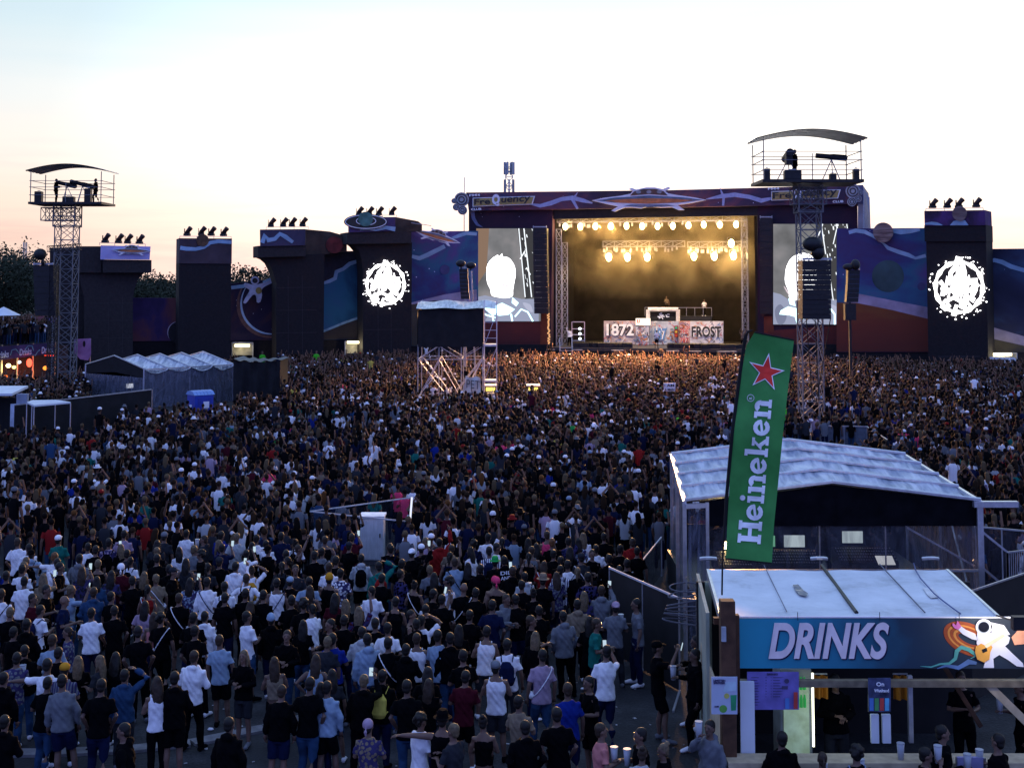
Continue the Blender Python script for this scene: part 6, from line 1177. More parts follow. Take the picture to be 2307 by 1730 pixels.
l = bpy.data.lights.new('fridge_glow', 'POINT'); l.energy = 3; l.color = (.8, 1, .7); l.shadow_soft_size = .3; oo = bpy.data.objects.new('fridge_glow', l); col.objects.link(oo); oo.location = (5.3, 21.1, 1.7)
def orange(q0, q1, lab):
    a, b_ = atd(*G(*q0), 21.6), atd(*G(*q1), 21.6); t = thing('orange_curtain', (a.x, 21.6, 1), lab, 'curtain', 'orange cloths inside the booth'); mb = MB(); mb.grid(lambda u, v: (a.x + (b_.x - a.x) * u, 21.6 + .05 * math.sin(u * 12), b_.z + (a.z - b_.z) * v), 14, 2); mb.build('cloth', mat('orange_cloth', (.35, .13, .01), .7, 0, .2, 3), t); mb = MB(); mb.beam((a.x, 21.62, a.z + .02), (b_.x, 21.62, a.z + .02), .015); mb.build('rod', steel, t)
orange((820, 850), (920, 1000), 'orange cloth inside the booth, nearest the fridge'); orange((1350, 850), (1450, 1010), 'orange cloth inside the booth, right of the can poster'); orange((350, 1050), (430, 1270), 'orange cloth at the left end inside the booth')
def poster(label, pl, q0, q1, off, base, words, bits):
    a = pl.p(G(*q0), off); t = thing('poster', a, label, 'poster'); slab([G(*q0), G(q1[0], q0[1]), G(*q1), G(q0[0], q1[1])], pl, off, .02).build('sheet', base, t)
    for (st, x, y, h_, w_, m) in words: ptext(st, pl, G(x, y), h_ * .34222, w_ * .34222, m, t, off + .006)
    for k, (pts, m) in enumerate(bits): slab([G(*p_) for p_ in pts], pl, off + .003 + .001 * k, .002).build('printed_picture', m, t)
dk = mat('ink', (.06, .05, .12), .7); gr = mat('lime_print', (.12, .35, .06), .6); pap = mat('poster_paper', (.42, .47, .58), .6, 0, .08, 4)
def circ(x, y, r): return [(x + r * math.cos(a), y + r * math.sin(a)) for a in np.linspace(0, 6.1, 14)]
poster('white drink poster with limes on the booth corner timber', BPn, (155, 860), (325, 1105), .48, pap, [('LIMETTEN', 168, 890, 13, 75, dk), ('SPRITZER', 168, 906, 13, 75, dk), ('5,50', 175, 1060, 10, 28, dk)], [(circ(232, 1070, 26), gr), (circ(255, 985, 18), mat('lemon_print', (.45, .42, .1), .6)), ([(280, 980), (320, 978), (316, 1080), (284, 1082)], mat('green_glass_print', (.03, .3, .12), .5)), ([(250, 895), (318, 890), (318, 950), (230, 960)], mat('pale_glass_print', (.42, .55, .62), .5))])
bits = []; gg = random.Random(9)
for r_ in range(11):
    y = 862 + r_ * 18
    for x0, x1 in ((415, 490), (510, 522), (545, 552), (560, 640)):
        if r_ > 7 and x0 > 500: continue
        bits.append(([(x0, y), (x0 + (x1 - x0) * gg.uniform(.5, 1), y), (x0 + (x1 - x0) * .6, y + 4), (x0, y + 4)], dk))
bits += [([(640, 1000), (668, 1000), (668, 1070), (640, 1070)], mat('blue_can_print', (.08, .2, .5), .5)), ([(696, 960), (722, 960), (722, 1070), (696, 1070)], mat('red_can_print', (.5, .06, .05), .5)), (circ(650, 888, 16), dk), ([(618, 920), (658, 920), (658, 942), (618, 942)], dk)]
poster('violet price list board hanging under the left part of the banner', BPn, (390, 828), (730, 1075), .05, mat('violet_board_print', (.17, .14, .42), .5, 0, .3, 3), [('DRINKS', 520, 848, 12, 70, dk)], bits)
poster('dark poster with four coloured cans between two white posts in the booth', BPn, (1187, 868), (1335, 1090), .05, mat('night_poster_print', (.05, .06, .12), .4, 0, .8, 5), [('On', 1240, 920, 24, 50, whiteprint), ('Weekend', 1225, 960, 20, 95, whiteprint)], [([(1195 + 34 * k, 1000), (1222 + 34 * k, 1000), (1222 + 34 * k, 1082), (1195 + 34 * k, 1082)], m) for k, m in enumerate((mats['blue_can_print'], mat('green_can_print', (.08, .3, .1), .5), mats['red_can_print'], mat('cyan_can_print', (.1, .4, .6), .5)))])
CU = None
def cup(p, lab, r=.045, h_=.14):
    global CU
    if CU is None:
        CU = thing('drinking_cup', (0, 0, 0), None, None); mb = MB(); mb.tube([(0, 0, 0), (0, 0, .14)], [.033, .045], 12); mb.build('cup_wall', mat('cup_plastic', (.34, .36, .40), .3, 0, .05, 3, .5), CU, True); mb = MB(); mb.tube([(0, 0, .139), (0, 0, .146)], [.047, .047], 12); mb.build('rim', mats['cup_plastic'], CU); o = CU
    else: o = copytree(CU)
    o.location = p; tag(o, lab, 'cup', 'plastic cups'); return o
p = atd(*G(1400, 1335), 20.3); cup((p.x, 20.3, 1.177), 'tall clear plastic cup standing alone on the booth counter').scale = (1.3, 1.3, 1.7)
t = bannerthing('low_price_sign', 'small lilac price sign at the bottom right edge in front of the counter', Plane((1600, 19.9), (2300, 19.9)), [G(1775, 1390), G(1945, 1390), G(1945, 1500), G(1775, 1500)], mat('lilac_sign_print', (.30, .28, .5), .6), 0, 'sign')
# flag
class Cloth(Plane):                            # the flag's cloth hangs in shallow folds
    def p(s, q, off=0.0): return Plane.p(s, q, off + .045 * math.sin((q[1] + .35 * q[0]) * .021) + .02 * math.sin((q[1] - .8 * q[0]) * .047))
PF = Cloth((1600, 20.45), (1800, 20.45))
FG = thing('beach_flag', (PF.p((1627, 1333)).x, 20.45, 3.54), 'tall narrow green flag with red star and white lettering on its pole', 'flag')
path = [(1626.5, 1340), (1627.7, 1267), (1636.8, 1121), (1643, 1050), (1649.6, 975), (1664, 866), (1675, 786), (1680, 758), (1686, 747), (1696, 744)]
mb = MB(); mb.tube([PF.p(q) for q in path], [.014, .014] + [.028] * 6 + [.02, .012], 8); mb.build('pole', rubber, FG, True)
Lf = [Ft(370, 1475), Ft(383, 1200), Ft(400, 900), Ft(430, 600), Ft(468, 330), Ft(497, 160), Ft(548, 78)]; Rg = [Ft(655, 1503), Ft(668, 1270), Ft(695, 1000), Ft(722, 720), Ft(750, 470), Ft(775, 260), Ft(792, 127)]
def fpt(u, v, off=0.0):
    k = v * (len(Lf) - 1); i = min(int(k), len(Lf) - 2); f = k - i; a = np.array(Lf[i]) * (1 - f) + np.array(Lf[i + 1]) * f; b_ = np.array(Rg[i]) * (1 - f) + np.array(Rg[i + 1]) * f; q = a * (1 - u) + b_ * u
    return PF.p(tuple(q), off)
gm = mat('green_flag_cloth', (.05, .27, .055), .6, 0, .12, 5); fl_ = MB(); fl_.grid(lambda u, v: fpt(u, v), 6, 24); fl_.grid(lambda u, v: fpt(u, v, -.012), 6, 24); fl_.build('flag_cloth', gm, FG, True)
mb = MB(); [mb.tube([fpt(u0, v, .002) for u0, v in ps], .012, 6) for ps in ([(k / 10, 1) for k in range(11)], [(k / 6, 0) for k in range(7)])]; mb.build('hem', rubber, FG)
star = [(637, 208), (733, 315), (672, 433), (537, 405), (517, 262)]; cst = (620, 325)
def starpts(k): 
    o = []; 
    for i in range(5):
        a, b_ = np.array(star[i]), np.array(star[(i + 1) % 5]); c_ = np.array(cst); o.append(Ft(*(c_ + (a - c_) * k))); o.append(Ft(*(c_ + ((a + b_) / 2 - c_) * (.47 if k > .95 else .40) )))
    return o
wf = mat('white_flag_print', (.9, .9, .88), .6); slab(starpts(1.02), PF, .020, .004).build('star_border', wf, FG); slab(starpts(.86), PF, .026, .004).build('star', mat('red_star_print', (.75, .035, .02), .6), FG)
def rc(a, b_, c_, d_): return [(a, b_), (c_, b_), (c_, d_), (a, d_)]
def arcs(cx, cy, ro, ri, a0, a1, n=14, rot=0): 
    o = []; an = np.linspace(R(a0), R(a1), n)
    return [[(cx + ro * math.cos(a), cy + ro * math.sin(a)), (cx + ro * math.cos(b_), cy + ro * math.sin(b_)), (cx + ri * math.cos(b_), cy + ri * math.sin(b_)), (cx + ri * math.cos(a), cy + ri * math.sin(a))] for a, b_ in zip(an, an[1:])]
g_e = arcs(.34, .36, .36, .17, 5, 330) + [[(.12, .26), (.66, .36), (.66, .47), (.12, .37)]]
g_n = [rc(.08, 0, .29, .72), rc(0, 0, .37, .13), rc(0, .59, .2, .72), rc(.55, 0, .76, .46), rc(.47, 0, .84, .13)] + arcs(.52, .46, .27, .06, 0, 150, 8)
GL = {'H': ([rc(.08, 0, .32, 1), rc(.66, 0, .90, 1), rc(0, 0, .4, .14), rc(0, .86, .4, 1), rc(.58, 0, .98, .14), rc(.58, .86, .98, 1), rc(.3, .42, .68, .58)], 1.03),
      'e': (g_e, .75), 'n': (g_n, .88), 'i': ([rc(.08, 0, .29, .72), rc(0, 0, .37, .13), rc(0, .59, .2, .72), [(.185 + .12 * math.cos(a), .93 + .12 * math.sin(a)) for a in np.linspace(0, 6, 12)]], .42),
      'k': ([rc(.08, 0, .29, 1), rc(0, 0, .37, .13), rc(0, .87, .2, 1), [(.28, .30), (.58, .62), (.72, .62), (.42, .28)], rc(.46, .60, .82, .72), [(.36, .40), (.52, .46), (.82, .10), (.60, .10)], rc(.5, 0, .9, .13)], .93)}
t_len = sum(GL[c_][1] for c_ in 'Heineken'); base0, base1 = np.array((585., 1385.)), np.array((657., 490.)); tv = (base1 - base0) / t_len; uv = np.array((-1.0, -.075)) * 143
cur_ = 0; kk = 0
for ch in 'Heineken':
    mb = MB()
    for poly in GL[ch][0]:
        slab([Ft(*(base0 + tv * (cur_ + x) + uv * y)) for x, y in poly], PF, .018 + .0006 * (kk % 23), .004, mb); kk += 1
    mb.build('letter', wf, FG); cur_ += GL[ch][1]
mb = MB(); c_ = np.array((524., 484.)); strip([Ft(*(c_ + 21 * np.array((math.cos(a), math.sin(a))))) for a in np.linspace(0, 6.283, 18)], 1.3, PF, .014, .003, mb); mb.build('trademark_ring', wf, FG)
o = PF.p(Ft(532, 493), .02); text('R', 'trademark_letter', wf, FG, o, Vector((.08, 0, 1)).normalized(), Vector((-1, 0, .08)).normalized(), .045, .038, 0, .03, .004)

# ------------------------------------------------------------------ black fence left of the booth, barriers, cabinet
a = atz(*J(855, 246), 1.9); b_ = atz(*J(1345, 462), 1.9)
t = thing('black_screen_wall', (a + b_) / 2 * 1, 'black fabric fence panel with pale top rail left of the booth', 'screen'); t.location.z = 0
mb = MB(); mb.prism([(a.x, a.y, .02), (b_.x, b_.y, .02), (b_.x, b_.y, 1.88), (a.x, a.y, 1.88)], (.02, .02, 0)); mb.build('cloth', blackcloth, t); mb = MB(); mb.beam(a, b_, .028); mb.build('top_rail', mat('pale_rail_paint', (.42, .43, .46), .75, 0, .15, 4), t); mb = MB(); [mb.beam((q.x, q.y, 0), (q.x, q.y, 1.93), .025) for q in (a, a.lerp(b_, .5), b_)]; q = b_ + Vector((.35, -.1, 0)); mb.beam(b_, q, .02); mb.beam((q.x, q.y, 0), q, .02); mb.build('posts', steel, t)
mb = MB(); [mb.beam((q.x, q.y, .02), (q.x - .3, q.y - 1.3, .02), .03) for q in (a.lerp(b_, .5), b_)]; mb.build('feet', steel, t)
t = thing('cable_coils', (3.0, 26.2, 0), 'coiled pale cables hanging beside the end of the black fence', 'cable'); mb = MB(); c0 = atd(*J(1400, 600), 26.2)
for k, zz_ in enumerate((.75, .6, .38, .22, .05, -.1)):
    mb.tube([(c0.x + (.34 + .03 * k) * math.cos(x), 26.2 + .1 * math.sin(x), c0.z + zz_ * .8 - .0 + .07 * math.sin(x * 1 + k)) for x in np.linspace(0, 6.283, 20)], .016, 5)
mb.build('coil', mat('grey_cable', (.10, .10, .12), .6), t); mb = MB(); mb.beam((c0.x, 26.2, 0), (c0.x, 26.2, c0.z + .8), .02); mb.build('hook_post', steel, t)
def meshfence(label, pts, z, nm='mesh_barrier', m=None):
    t = thing(nm, (pts[0].x, pts[0].y, 0), label, 'barrier'); mb = MB(); mb2 = MB()
    for p, q in zip(pts, pts[1:]):
        mb.beam((p.x, p.y, z), (q.x, q.y, z), .025); [mb.beam((r_.x, r_.y, 0), (r_.x, r_.y, z), .022) for r_ in (p, q)]; mb2.prism([(p.x, p.y, .05), (q.x, q.y, .05), (q.x, q.y, z), (p.x, p.y, z)], (0, .01, 0))
    mb.build('rail', mats['pale_rail_paint'], t); mb2.build('mesh', m or mats.setdefault('fence_mesh', film('fence_mesh', (.05, .06, .09), .35, .6, 8)), t); return t
meshfence('dark mesh barrier behind the black fence, leading up to the control tent', [atz(1420, 1296, 1.1), atz(1490, 1210, 1.1)], 1.1)
meshfence('fenced enclosure of thin metal barriers around the grey cabinet', [atz(930, 1120, 1.45), atz(*L(310, 1112), 1.45), atz(*L(992, 1182), 1.45), atz(*L(1010, 1140), 1.45)], 1.45, m=film('sheer_mesh', (.04, .05, .08), .07, .6, 8))
d = 39.4; x0, x1 = (816 - CX) / F * d, (868 - CX) / F * d; p = Vector(((x0 + x1) / 2, d, 0)); t = thing('electrical_cabinet', p, 'pale grey electrical cabinet standing in a fenced enclosure in the crowd', 'cabinet')
cm = mat('cabinet_paint', (.62, .66, .70), .45, 0, .06, 3, .5); mb = MB(); mb.box((p.x, p.y + .3, .74), (x1 - x0, .62, 1.24), 0); mb.build('body', cm, t, bevel=.01); mb = MB(); mb.box((p.x, p.y + .3, 1.40), (x1 - x0 + .06, .70, .06)); mb.build('lid', mat('cabinet_lid', (.72, .76, .80), .4), t); mb = MB(); mb.box((p.x, p.y + .3, .06), (x1 - x0 + .02, .6, .12)); mb.build('plinth', mat('plinth', (.1, .1, .11), .8), t); mb = MB(); mb.box((p.x - .1, p.y - .015, .74), ((x1 - x0) * .7, .012, 1.18)); mb.build('door', cm, t, bevel=.004); mb = MB(); mb.box((x1 - .1, p.y - .03, .85), (.03, .03, .12)); mb.build('handle', darkpaint, t)
t = thing('light_tube_pole', ((926 - CX) / F * 38.3, 38.3, 0), 'upright glowing light tube on a thin pole beside the cabinet enclosure', 'lamp'); a, b_ = atd(928, 1120, 38.3), atd(924, 1173, 38.3); mb = MB(); mb.beam(a, b_, .03, n=8); mb.build('tube', emis('tube_lamp', (.75, .8, 1), 1.2), t); mb = MB(); mb.beam(b_, (b_.x - .02, b_.y, 0), .018); mb.build('pole', steel, t)
# litter on the tarmac
for k, (q, lab) in enumerate(((H(1485, 1390), 'white crushed cup on the ground left of the bottom middle'), (H(1570, 1522), 'white crushed cup lying nearest the kerb stones'), (H(540, 1490), 'white crumpled wrapper behind the kerb at lower left'), (J(670, 1105), 'white cup lying on the ground right of the grey hooded person'), (J(360, 1320), 'torn pale paper on the ground at bottom centre'), (I(1110, 375), 'tiny white scrap on the empty ground near the cabinet'))):
    p = atz(*q, .02); t = thing('litter', p, lab, 'litter', 'litter on the tarmac'); mb = MB(); mb.ell(p + UP * .02, (.06, .04, .03), 7, 4); mb.build('crumpled_piece', whiteprint, t)

mb = MB(); gg = random.Random(31)
for _ in range(240):
    x, y = gg.uniform(-8, 3.2), gg.uniform(18.5, 28); a = gg.uniform(0, 3.1); l_ = gg.uniform(.02, .07); mb.box((x, y, .012), (l_, l_ * gg.uniform(.3, .9), .012), a)
q = mb.build('scattered_scraps', mat('scrap_paper', (.35, .35, .36), .8, 0, .5, 40), None); q['kind'] = 'stuff'; q['label'] = 'small paper scraps trodden into the tarmac'
# ------------------------------------------------------------------ people
def cloth(name, kind='plain'):
    m = bpy.data.materials.new(name); m.use_nodes = True; t = m.node_tree; b = t.nodes['Principled BSDF']; b.inputs['Roughness'].default_value = .9; b.inputs['Specular IOR Level'].default_value = .04
    oi = t.nodes.new('ShaderNodeObjectInfo'); tc = t.nodes.new('ShaderNodeTexCoord'); nz = t.nodes.new('ShaderNodeTexNoise'); nz.inputs['Scale'].default_value = 7; nz.inputs['Detail'].default_value = 4
    t.links.new(tc.outputs['Object'], nz.inputs[0]); r = ramp(t, [(.3, (.78, .78, .78)), (.7, (1.15, 1.15, 1.15))], nz.outputs['Fac']); mx = t.nodes.new('ShaderNodeMixRGB'); mx.blend_type = 'MULTIPLY'; mx.inputs[0].default_value = 1; t.links.new(oi.outputs['Color'], mx.inputs[1]); t.links.new(r.outputs[0], mx.inputs[2]); out = mx.outputs[0]
    if kind != 'plain':
        if kind == 'stripe': w_ = t.nodes.new('ShaderNodeTexWave'); w_.inputs['Scale'].default_value = 6.5; w_.bands_direction = 'X'; src = w_.outputs['Fac']
        elif kind == 'hoops': w_ = t.nodes.new('ShaderNodeTexWave'); w_.inputs['Scale'].default_value = 9; w_.bands_direction = 'Z'; src = w_.outputs['Fac']
        else: w_ = t.nodes.new('ShaderNodeTexVoronoi'); w_.inputs['Scale'].default_value = 16; src = w_.outputs['Distance']
        t.links.new(tc.outputs['Object'], w_.inputs['Vector']); rr = ramp(t, [(.42, (0, 0, 0)), (.5, (1, 1, 1))], src); m2 = t.nodes.new('ShaderNodeMixRGB'); m2.inputs[2].default_value = (.035, .03, .09, 1) if kind != 'hoops' else (.02, .02, .03, 1); t.links.new(rr.outputs[0], m2.inputs[0]); t.links.new(out, m2.inputs[1]); out = m2.outputs[0]
    t.links.new(out, b.inputs['Base Color']); bp = t.nodes.new('ShaderNodeBump'); bp.inputs['Strength'].default_value = .7; bp.inputs['Distance'].default_value = .03; t.links.new(nz.outputs['Fac'], bp.inputs['Height']); t.links.new(bp.outputs[0], b.inputs['Normal']); return m
CLOTH = cloth('clothing_fabric'); STRIPE = cloth('striped_fabric', 'stripe'); PATT = cloth('patterned_fabric', 'spots'); HOOP = cloth('hooped_fabric', 'hoops')
SKIN = mat('skin', (0, 0, 0), .55, 0, .12, 9, 0, .3, obcol=True); HAIR = mat('hair', (0, 0, 0), .6, 0, .45, 22, .4, .3, obcol=True); EYE = mat('eye', (.02, .02, .02), .2)
def union(mb, ms, voxel=.014, wr=0.0, name='body', it=3):
    o = mb.build('tmp', []); o.data.materials.clear(); rm_ = o.modifiers.new('r', 'REMESH'); rm_.mode = 'VOXEL'; rm_.voxel_size = voxel; sm_ = o.modifiers.new('s', 'SMOOTH'); sm_.iterations = it; sm_.factor = .5
    dg = bpy.context.evaluated_depsgraph_get(); me = bpy.data.meshes.new_from_object(o.evaluated_get(dg)); old = o.data; bpy.data.objects.remove(o); bpy.data.meshes.remove(old)
    me.name = name; n = len(me.vertices)
    if wr:
        co = np.empty(n * 3); me.vertices.foreach_get('co', co); co = co.reshape(-1, 3); no = np.empty(n * 3); me.vertices.foreach_get('normal', no); no = no.reshape(-1, 3)
        f = np.sin(co[:, 2] * 30 + co[:, 0] * 17 + 2.5 * np.sin(co[:, 0] * 13 + co[:, 2] * 5)) * np.sin(co[:, 0] * 19 + co[:, 2] * 7) + .6 * np.sin(co[:, 2] * 19 - co[:, 0] * 27); co += no * (f * wr)[:, None]; me.vertices.foreach_set('co', co.ravel())
    me.materials.clear()
    for m in ms: me.materials.append(m)
    me.polygons.foreach_set('use_smooth', [True] * len(me.polygons)); me.polygons.foreach_set('material_index', [0] * len(me.polygons)); me.update(); return me
ARMS = {'down': (((-.24, -.02, 1.15), (-.25, .04, .90)), ((.24, -.02, 1.15), (.25, .04, .90))), 'front': (((-.25, .03, 1.16), (-.07, .26, 1.17)), ((.25, .03, 1.16), (.07, .28, 1.22))),
        'cup': (((-.24, -.02, 1.15), (-.25, .04, .90)), ((.25, .0, 1.16), (.17, .25, 1.22))), 'phone': (((-.24, .0, 1.15), (-.22, .08, .92)), ((.25, .20, 1.36), (.15, .33, 1.60))),
        'up1': (((-.24, -.02, 1.15), (-.25, .04, .90)), ((.28, .10, 1.66), (.24, .20, 1.92))), 'up2': (((-.30, .10, 1.64), (-.25, .18, 1.90)), ((.30, .10, 1.64), (.23, .22, 1.90))),
        'clap': (((-.27, .20, 1.50), (-.05, .25, 1.74)), ((.27, .20, 1.50), (.05, .25, 1.76))), 'hip': (((-.38, -.05, 1.22), (-.20, .05, 1.04)), ((.38, -.05, 1.22), (.20, .05, 1.04))),
        'pocket': (((-.27, -.06, 1.17), (-.19, .10, .96)), ((.27, -.06, 1.17), (.19, .10, .96))), 'head': (((-.24, -.02, 1.15), (-.25, .04, .90)), ((.40, .06, 1.60), (.16, .12, 1.72))),
        'hug': (((-.45, .02, 1.38), (-.66, .05, 1.36)), ((.24, -.02, 1.15), (.20, .10, .92))), 'drink': (((-.24, -.02, 1.15), (-.25, .04, .90)), ((.25, .14, 1.30), (.08, .20, 1.53)))}
LEGS = {'stand': ((-.10, .0, .49, -.115, -.01), (.10, .0, .49, .115, -.01)), 'ease': ((-.09, .03, .49, -.10, -.02), (.14, .08, .50, .19, .06)), 'walk': ((-.09, .14, .49, -.10, .10), (.10, -.02, .50, .11, -.24))}
SH = {-1: Vector((-.168, 0, 1.388)), 1: Vector((.168, 0, 1.388))}
def torso(mb, g, zb=.90, zt=1.47, n=16, fl=0):
    rr = [(.80, .175 + fl, .125), (.90, .168 + fl * .7, .12), (1.0, .155, .105), (1.12, .142, .098), (1.26, .165, .115), (1.36, .165, .105), (1.43, .125, .088), (1.475, .085, .07)]
    zs = [zb] + [z for z, _, _ in rr if zb + .02 < z < zt - .005] + [zt]; f = lambda z, k: float(np.interp(z, [r_[0] for r_ in rr], [r_[k] for r_ in rr])) + g
    mb.tube([(0, -.005 - .02 * math.sin((z - .8) * 5), z) for z in zs], [(f(z, 1), f(z, 2)) for z in zs], n)
def hand(mb, w_, d_, up_):
    """palm, four curled fingers of different lengths and a thumb leaving the side of the palm"""
    d_ = d_.normalized(); s_ = d_.cross(up_).normalized(); n_ = s_.cross(d_); pc = w_ + d_ * .05; mb.tube([w_ - d_ * .02, w_ + d_ * .02, pc + d_ * .03], [(.022, .022), (.036, .016), (.038, .014)], 8)
    for k, (ox, l_) in enumerate(((-.029, .062), (-.010, .075), (.010, .070), (.028, .055))):
        a = w_ + d_ * .075 + s_ * ox; b_ = a + d_ * l_ * .5 - n_ * .012; c_ = b_ + d_ * l_ * .35 - n_ * .028; mb.tube([a, b_, c_], [.0095, .009, .0075], 6)
    a = w_ + d_ * .03 - s_ * .032; mb.tube([a, a - s_ * .03 + d_ * .025, a - s_ * .038 + d_ * .055 - n_ * .01], [.012, .011, .009], 6)
def arm_dirs(pose):
    return [(s_, Vector(e), Vector(w_)) for s_, (e, w_) in zip((-1, 1), ARMS[pose])]
MC = {}
def cached(key, fn):
    if key not in MC: MC[key] = fn()
    return MC[key]
def body_mesh(pose, legs):
    mb = MB(); torso(mb, -.004, .88, 1.475); mb.tube([(0, -.01, 1.44), (0, .0, 1.50), (0, .01, 1.57)], [.062, .054, .055], 12)
    mb.ell((0, .005, 1.655), (.074, .092, .098), 16, 12); mb.ell((0, .035, 1.595), (.054, .060, .062), 14, 10); mb.ell((0, .082, 1.565), (.026, .022, .02), 8, 6)
    mb.tube([(0, .088, 1.665), (0, .118, 1.628), (0, .09, 1.622)], [.009, .016, .010], 6); [mb.ell((s_ * .077, .0, 1.635), (.010, .022, .032), 8, 6) for s_ in (-1, 1)]
    for s_, e, w_ in arm_dirs(pose): mb.tube([SH[s_] - Vector((s_ * .04, 0, .01)), SH[s_], SH[s_].lerp(e, .5), e, e.lerp(w_, .3), w_], [.055, .056, .05, .040, .041, .026], 10)
    for s_, (kx, ky, kz, ax, ay) in zip((-1, 1), LEGS[legs]): mb.tube([(s_ * .09, 0, .92), (s_ * .095, .0, .80), (kx, ky, kz), (kx * .5 + ax * .5, ky * .5 + ay * .5 - .02, .34), (ax, ay, .09)], [.09, .088, .056, .056, .036], 10); mb.tube([(ax, ay - .03, .05), (ax + s_ * .02, ay + .14, .035)], [.04, .035], 8)
    me = union(mb, [SKIN, EYE], .0135)
    mb = MB()
    for s_, e, w_ in arm_dirs(pose): hand(mb, w_, w_ - e, Vector((0, 0, 1)) if abs((w_ - e).normalized().z) < .8 else Vector((s_, 0, 0)))
    for s_ in (-1, 1): mb.ell((s_ * .031, .083, 1.655), (.012, .009, .007), 8, 6, 1); mb.box((s_ * .031, .092, 1.676), (.03, .008, .006), 0, 1)
    mb.box((0, .094, 1.592), (.042, .008, .008), 0, 1)
    o2 = mb.build('h', [SKIN, EYE], None, True); bm = bmesh.new(); bm.from_mesh(me); bm.from_mesh(o2.data); bm.to_mesh(me); bm.free(); d_ = o2.data; bpy.data.objects.remove(o2); bpy.data.meshes.remove(d_); me.name = 'person_body'; return me
def shirt_mesh(kind, pose):
    mb = MB(); long_ = kind in ('long', 'hoodie', 'jacket', 'hoodup'); g = {'tee': .012, 'long': .02, 'hoodie': .03, 'hoodup': .03, 'jacket': .034, 'tank': .012, 'strappy': .008, 'dress': .014}[kind]
    torso(mb, g, {'tank': .86, 'strappy': .98, 'dress': .62, 'tee': .84}.get(kind, .86), {'tank': 1.41, 'strappy': 1.36}.get(kind, 1.475), 18, .03 if kind in ('dress',) else .01)
    if kind in ('tank', 'strappy'): [mb.tube([(s_ * .10, .085, 1.36), (s_ * .105, .02, 1.465), (s_ * .10, -.09, 1.36)], .022 if kind == 'tank' else .009, 6) for s_ in (-1, 1)]
    else:
        for s_, e, w_ in arm_dirs(pose):
            if long_: mb.tube([SH[s_] - Vector((s_ * .06, 0, .0)), SH[s_], SH[s_].lerp(e, .5), e, e.lerp(w_, .5), e.lerp(w_, .97)], [.052, .056 + g * .4, .056 + g * .4, .055 + g * .3, .048 + g * .3, .036 + g * .2], 10)
            else: mb.tube([SH[s_] - Vector((s_ * .06, 0, .0)), SH[s_], SH[s_].lerp(e, .45), SH[s_].lerp(e, .78)], [.052, .060, .062, .064], 12)
    if kind in ('hoodie', 'jacket'): mb.ell((0, -.085, 1.475), (.115, .062, .075) if kind == 'hoodie' else (.10, .05, .05), 12, 8); mb.tube([(-.10, -.03, 1.47), (-.06, .07, 1.46), (.06, .07, 1.46), (.10, -.03, 1.47)], .03, 6)
    if kind == 'hoodup': mb.ell((0, -.02, 1.655), (.108, .115, .132), 14, 10); mb.tube([(0, -.04, 1.45), (0, -.02, 1.56)], [.12, .10], 12)
    return union(mb, [CLOTH], .014, .0075, 'garment', 3)
def pants_mesh(kind, legs):
    mb = MB(); mb.tube([(0, 0, .80), (0, 0, .90), (0, 0, 1.0)], [(.17, .125), (.175, .122), (.152, .108)], 16)
    for s_, (kx, ky, kz, ax, ay) in zip((-1, 1), LEGS[legs]):
        if kind == 'long': mb.tube([(s_ * .085, 0, .92), (s_ * .095, .0, .78), (kx, ky, kz), (kx * .5 + ax * .5, ky * .5 + ay * .5 - .02, .32), (ax, ay, .08)], [.098, .100, .074, .07, .058], 12)
        elif kind == 'shorts': mb.tube([(s_ * .085, 0, .92), (s_ * .095, .0, .78), (kx * .95, ky * .9, kz + .04)], [.1, .105, .092], 12)
        else: mb.tube([(s_ * .05, 0, .92), (s_ * .06, .0, .56)], [.12, .135], 12)
    return union(mb, [CLOTH], .015, .003, 'legwear', 3)
def shoes_mesh(legs, side_):
    mb = MB()
    for s_, (kx, ky, kz, ax, ay) in [list(zip((-1, 1), LEGS[legs]))[side_]]: mb.tube([(ax, ay - .07, .05), (ax, ay - .02, .065), (ax + s_ * .01, ay + .07, .055), (ax + s_ * .02, ay + .17, .035), (ax + s_ * .022, ay + .20, .03)], [(.035, .04), (.045, .055), (.045, .045), (.045, .032), (.03, .02)], 10)
    o = mb.build('shoe', [CLOTH], None, True); me = o.data; bpy.data.objects.remove(o); return me
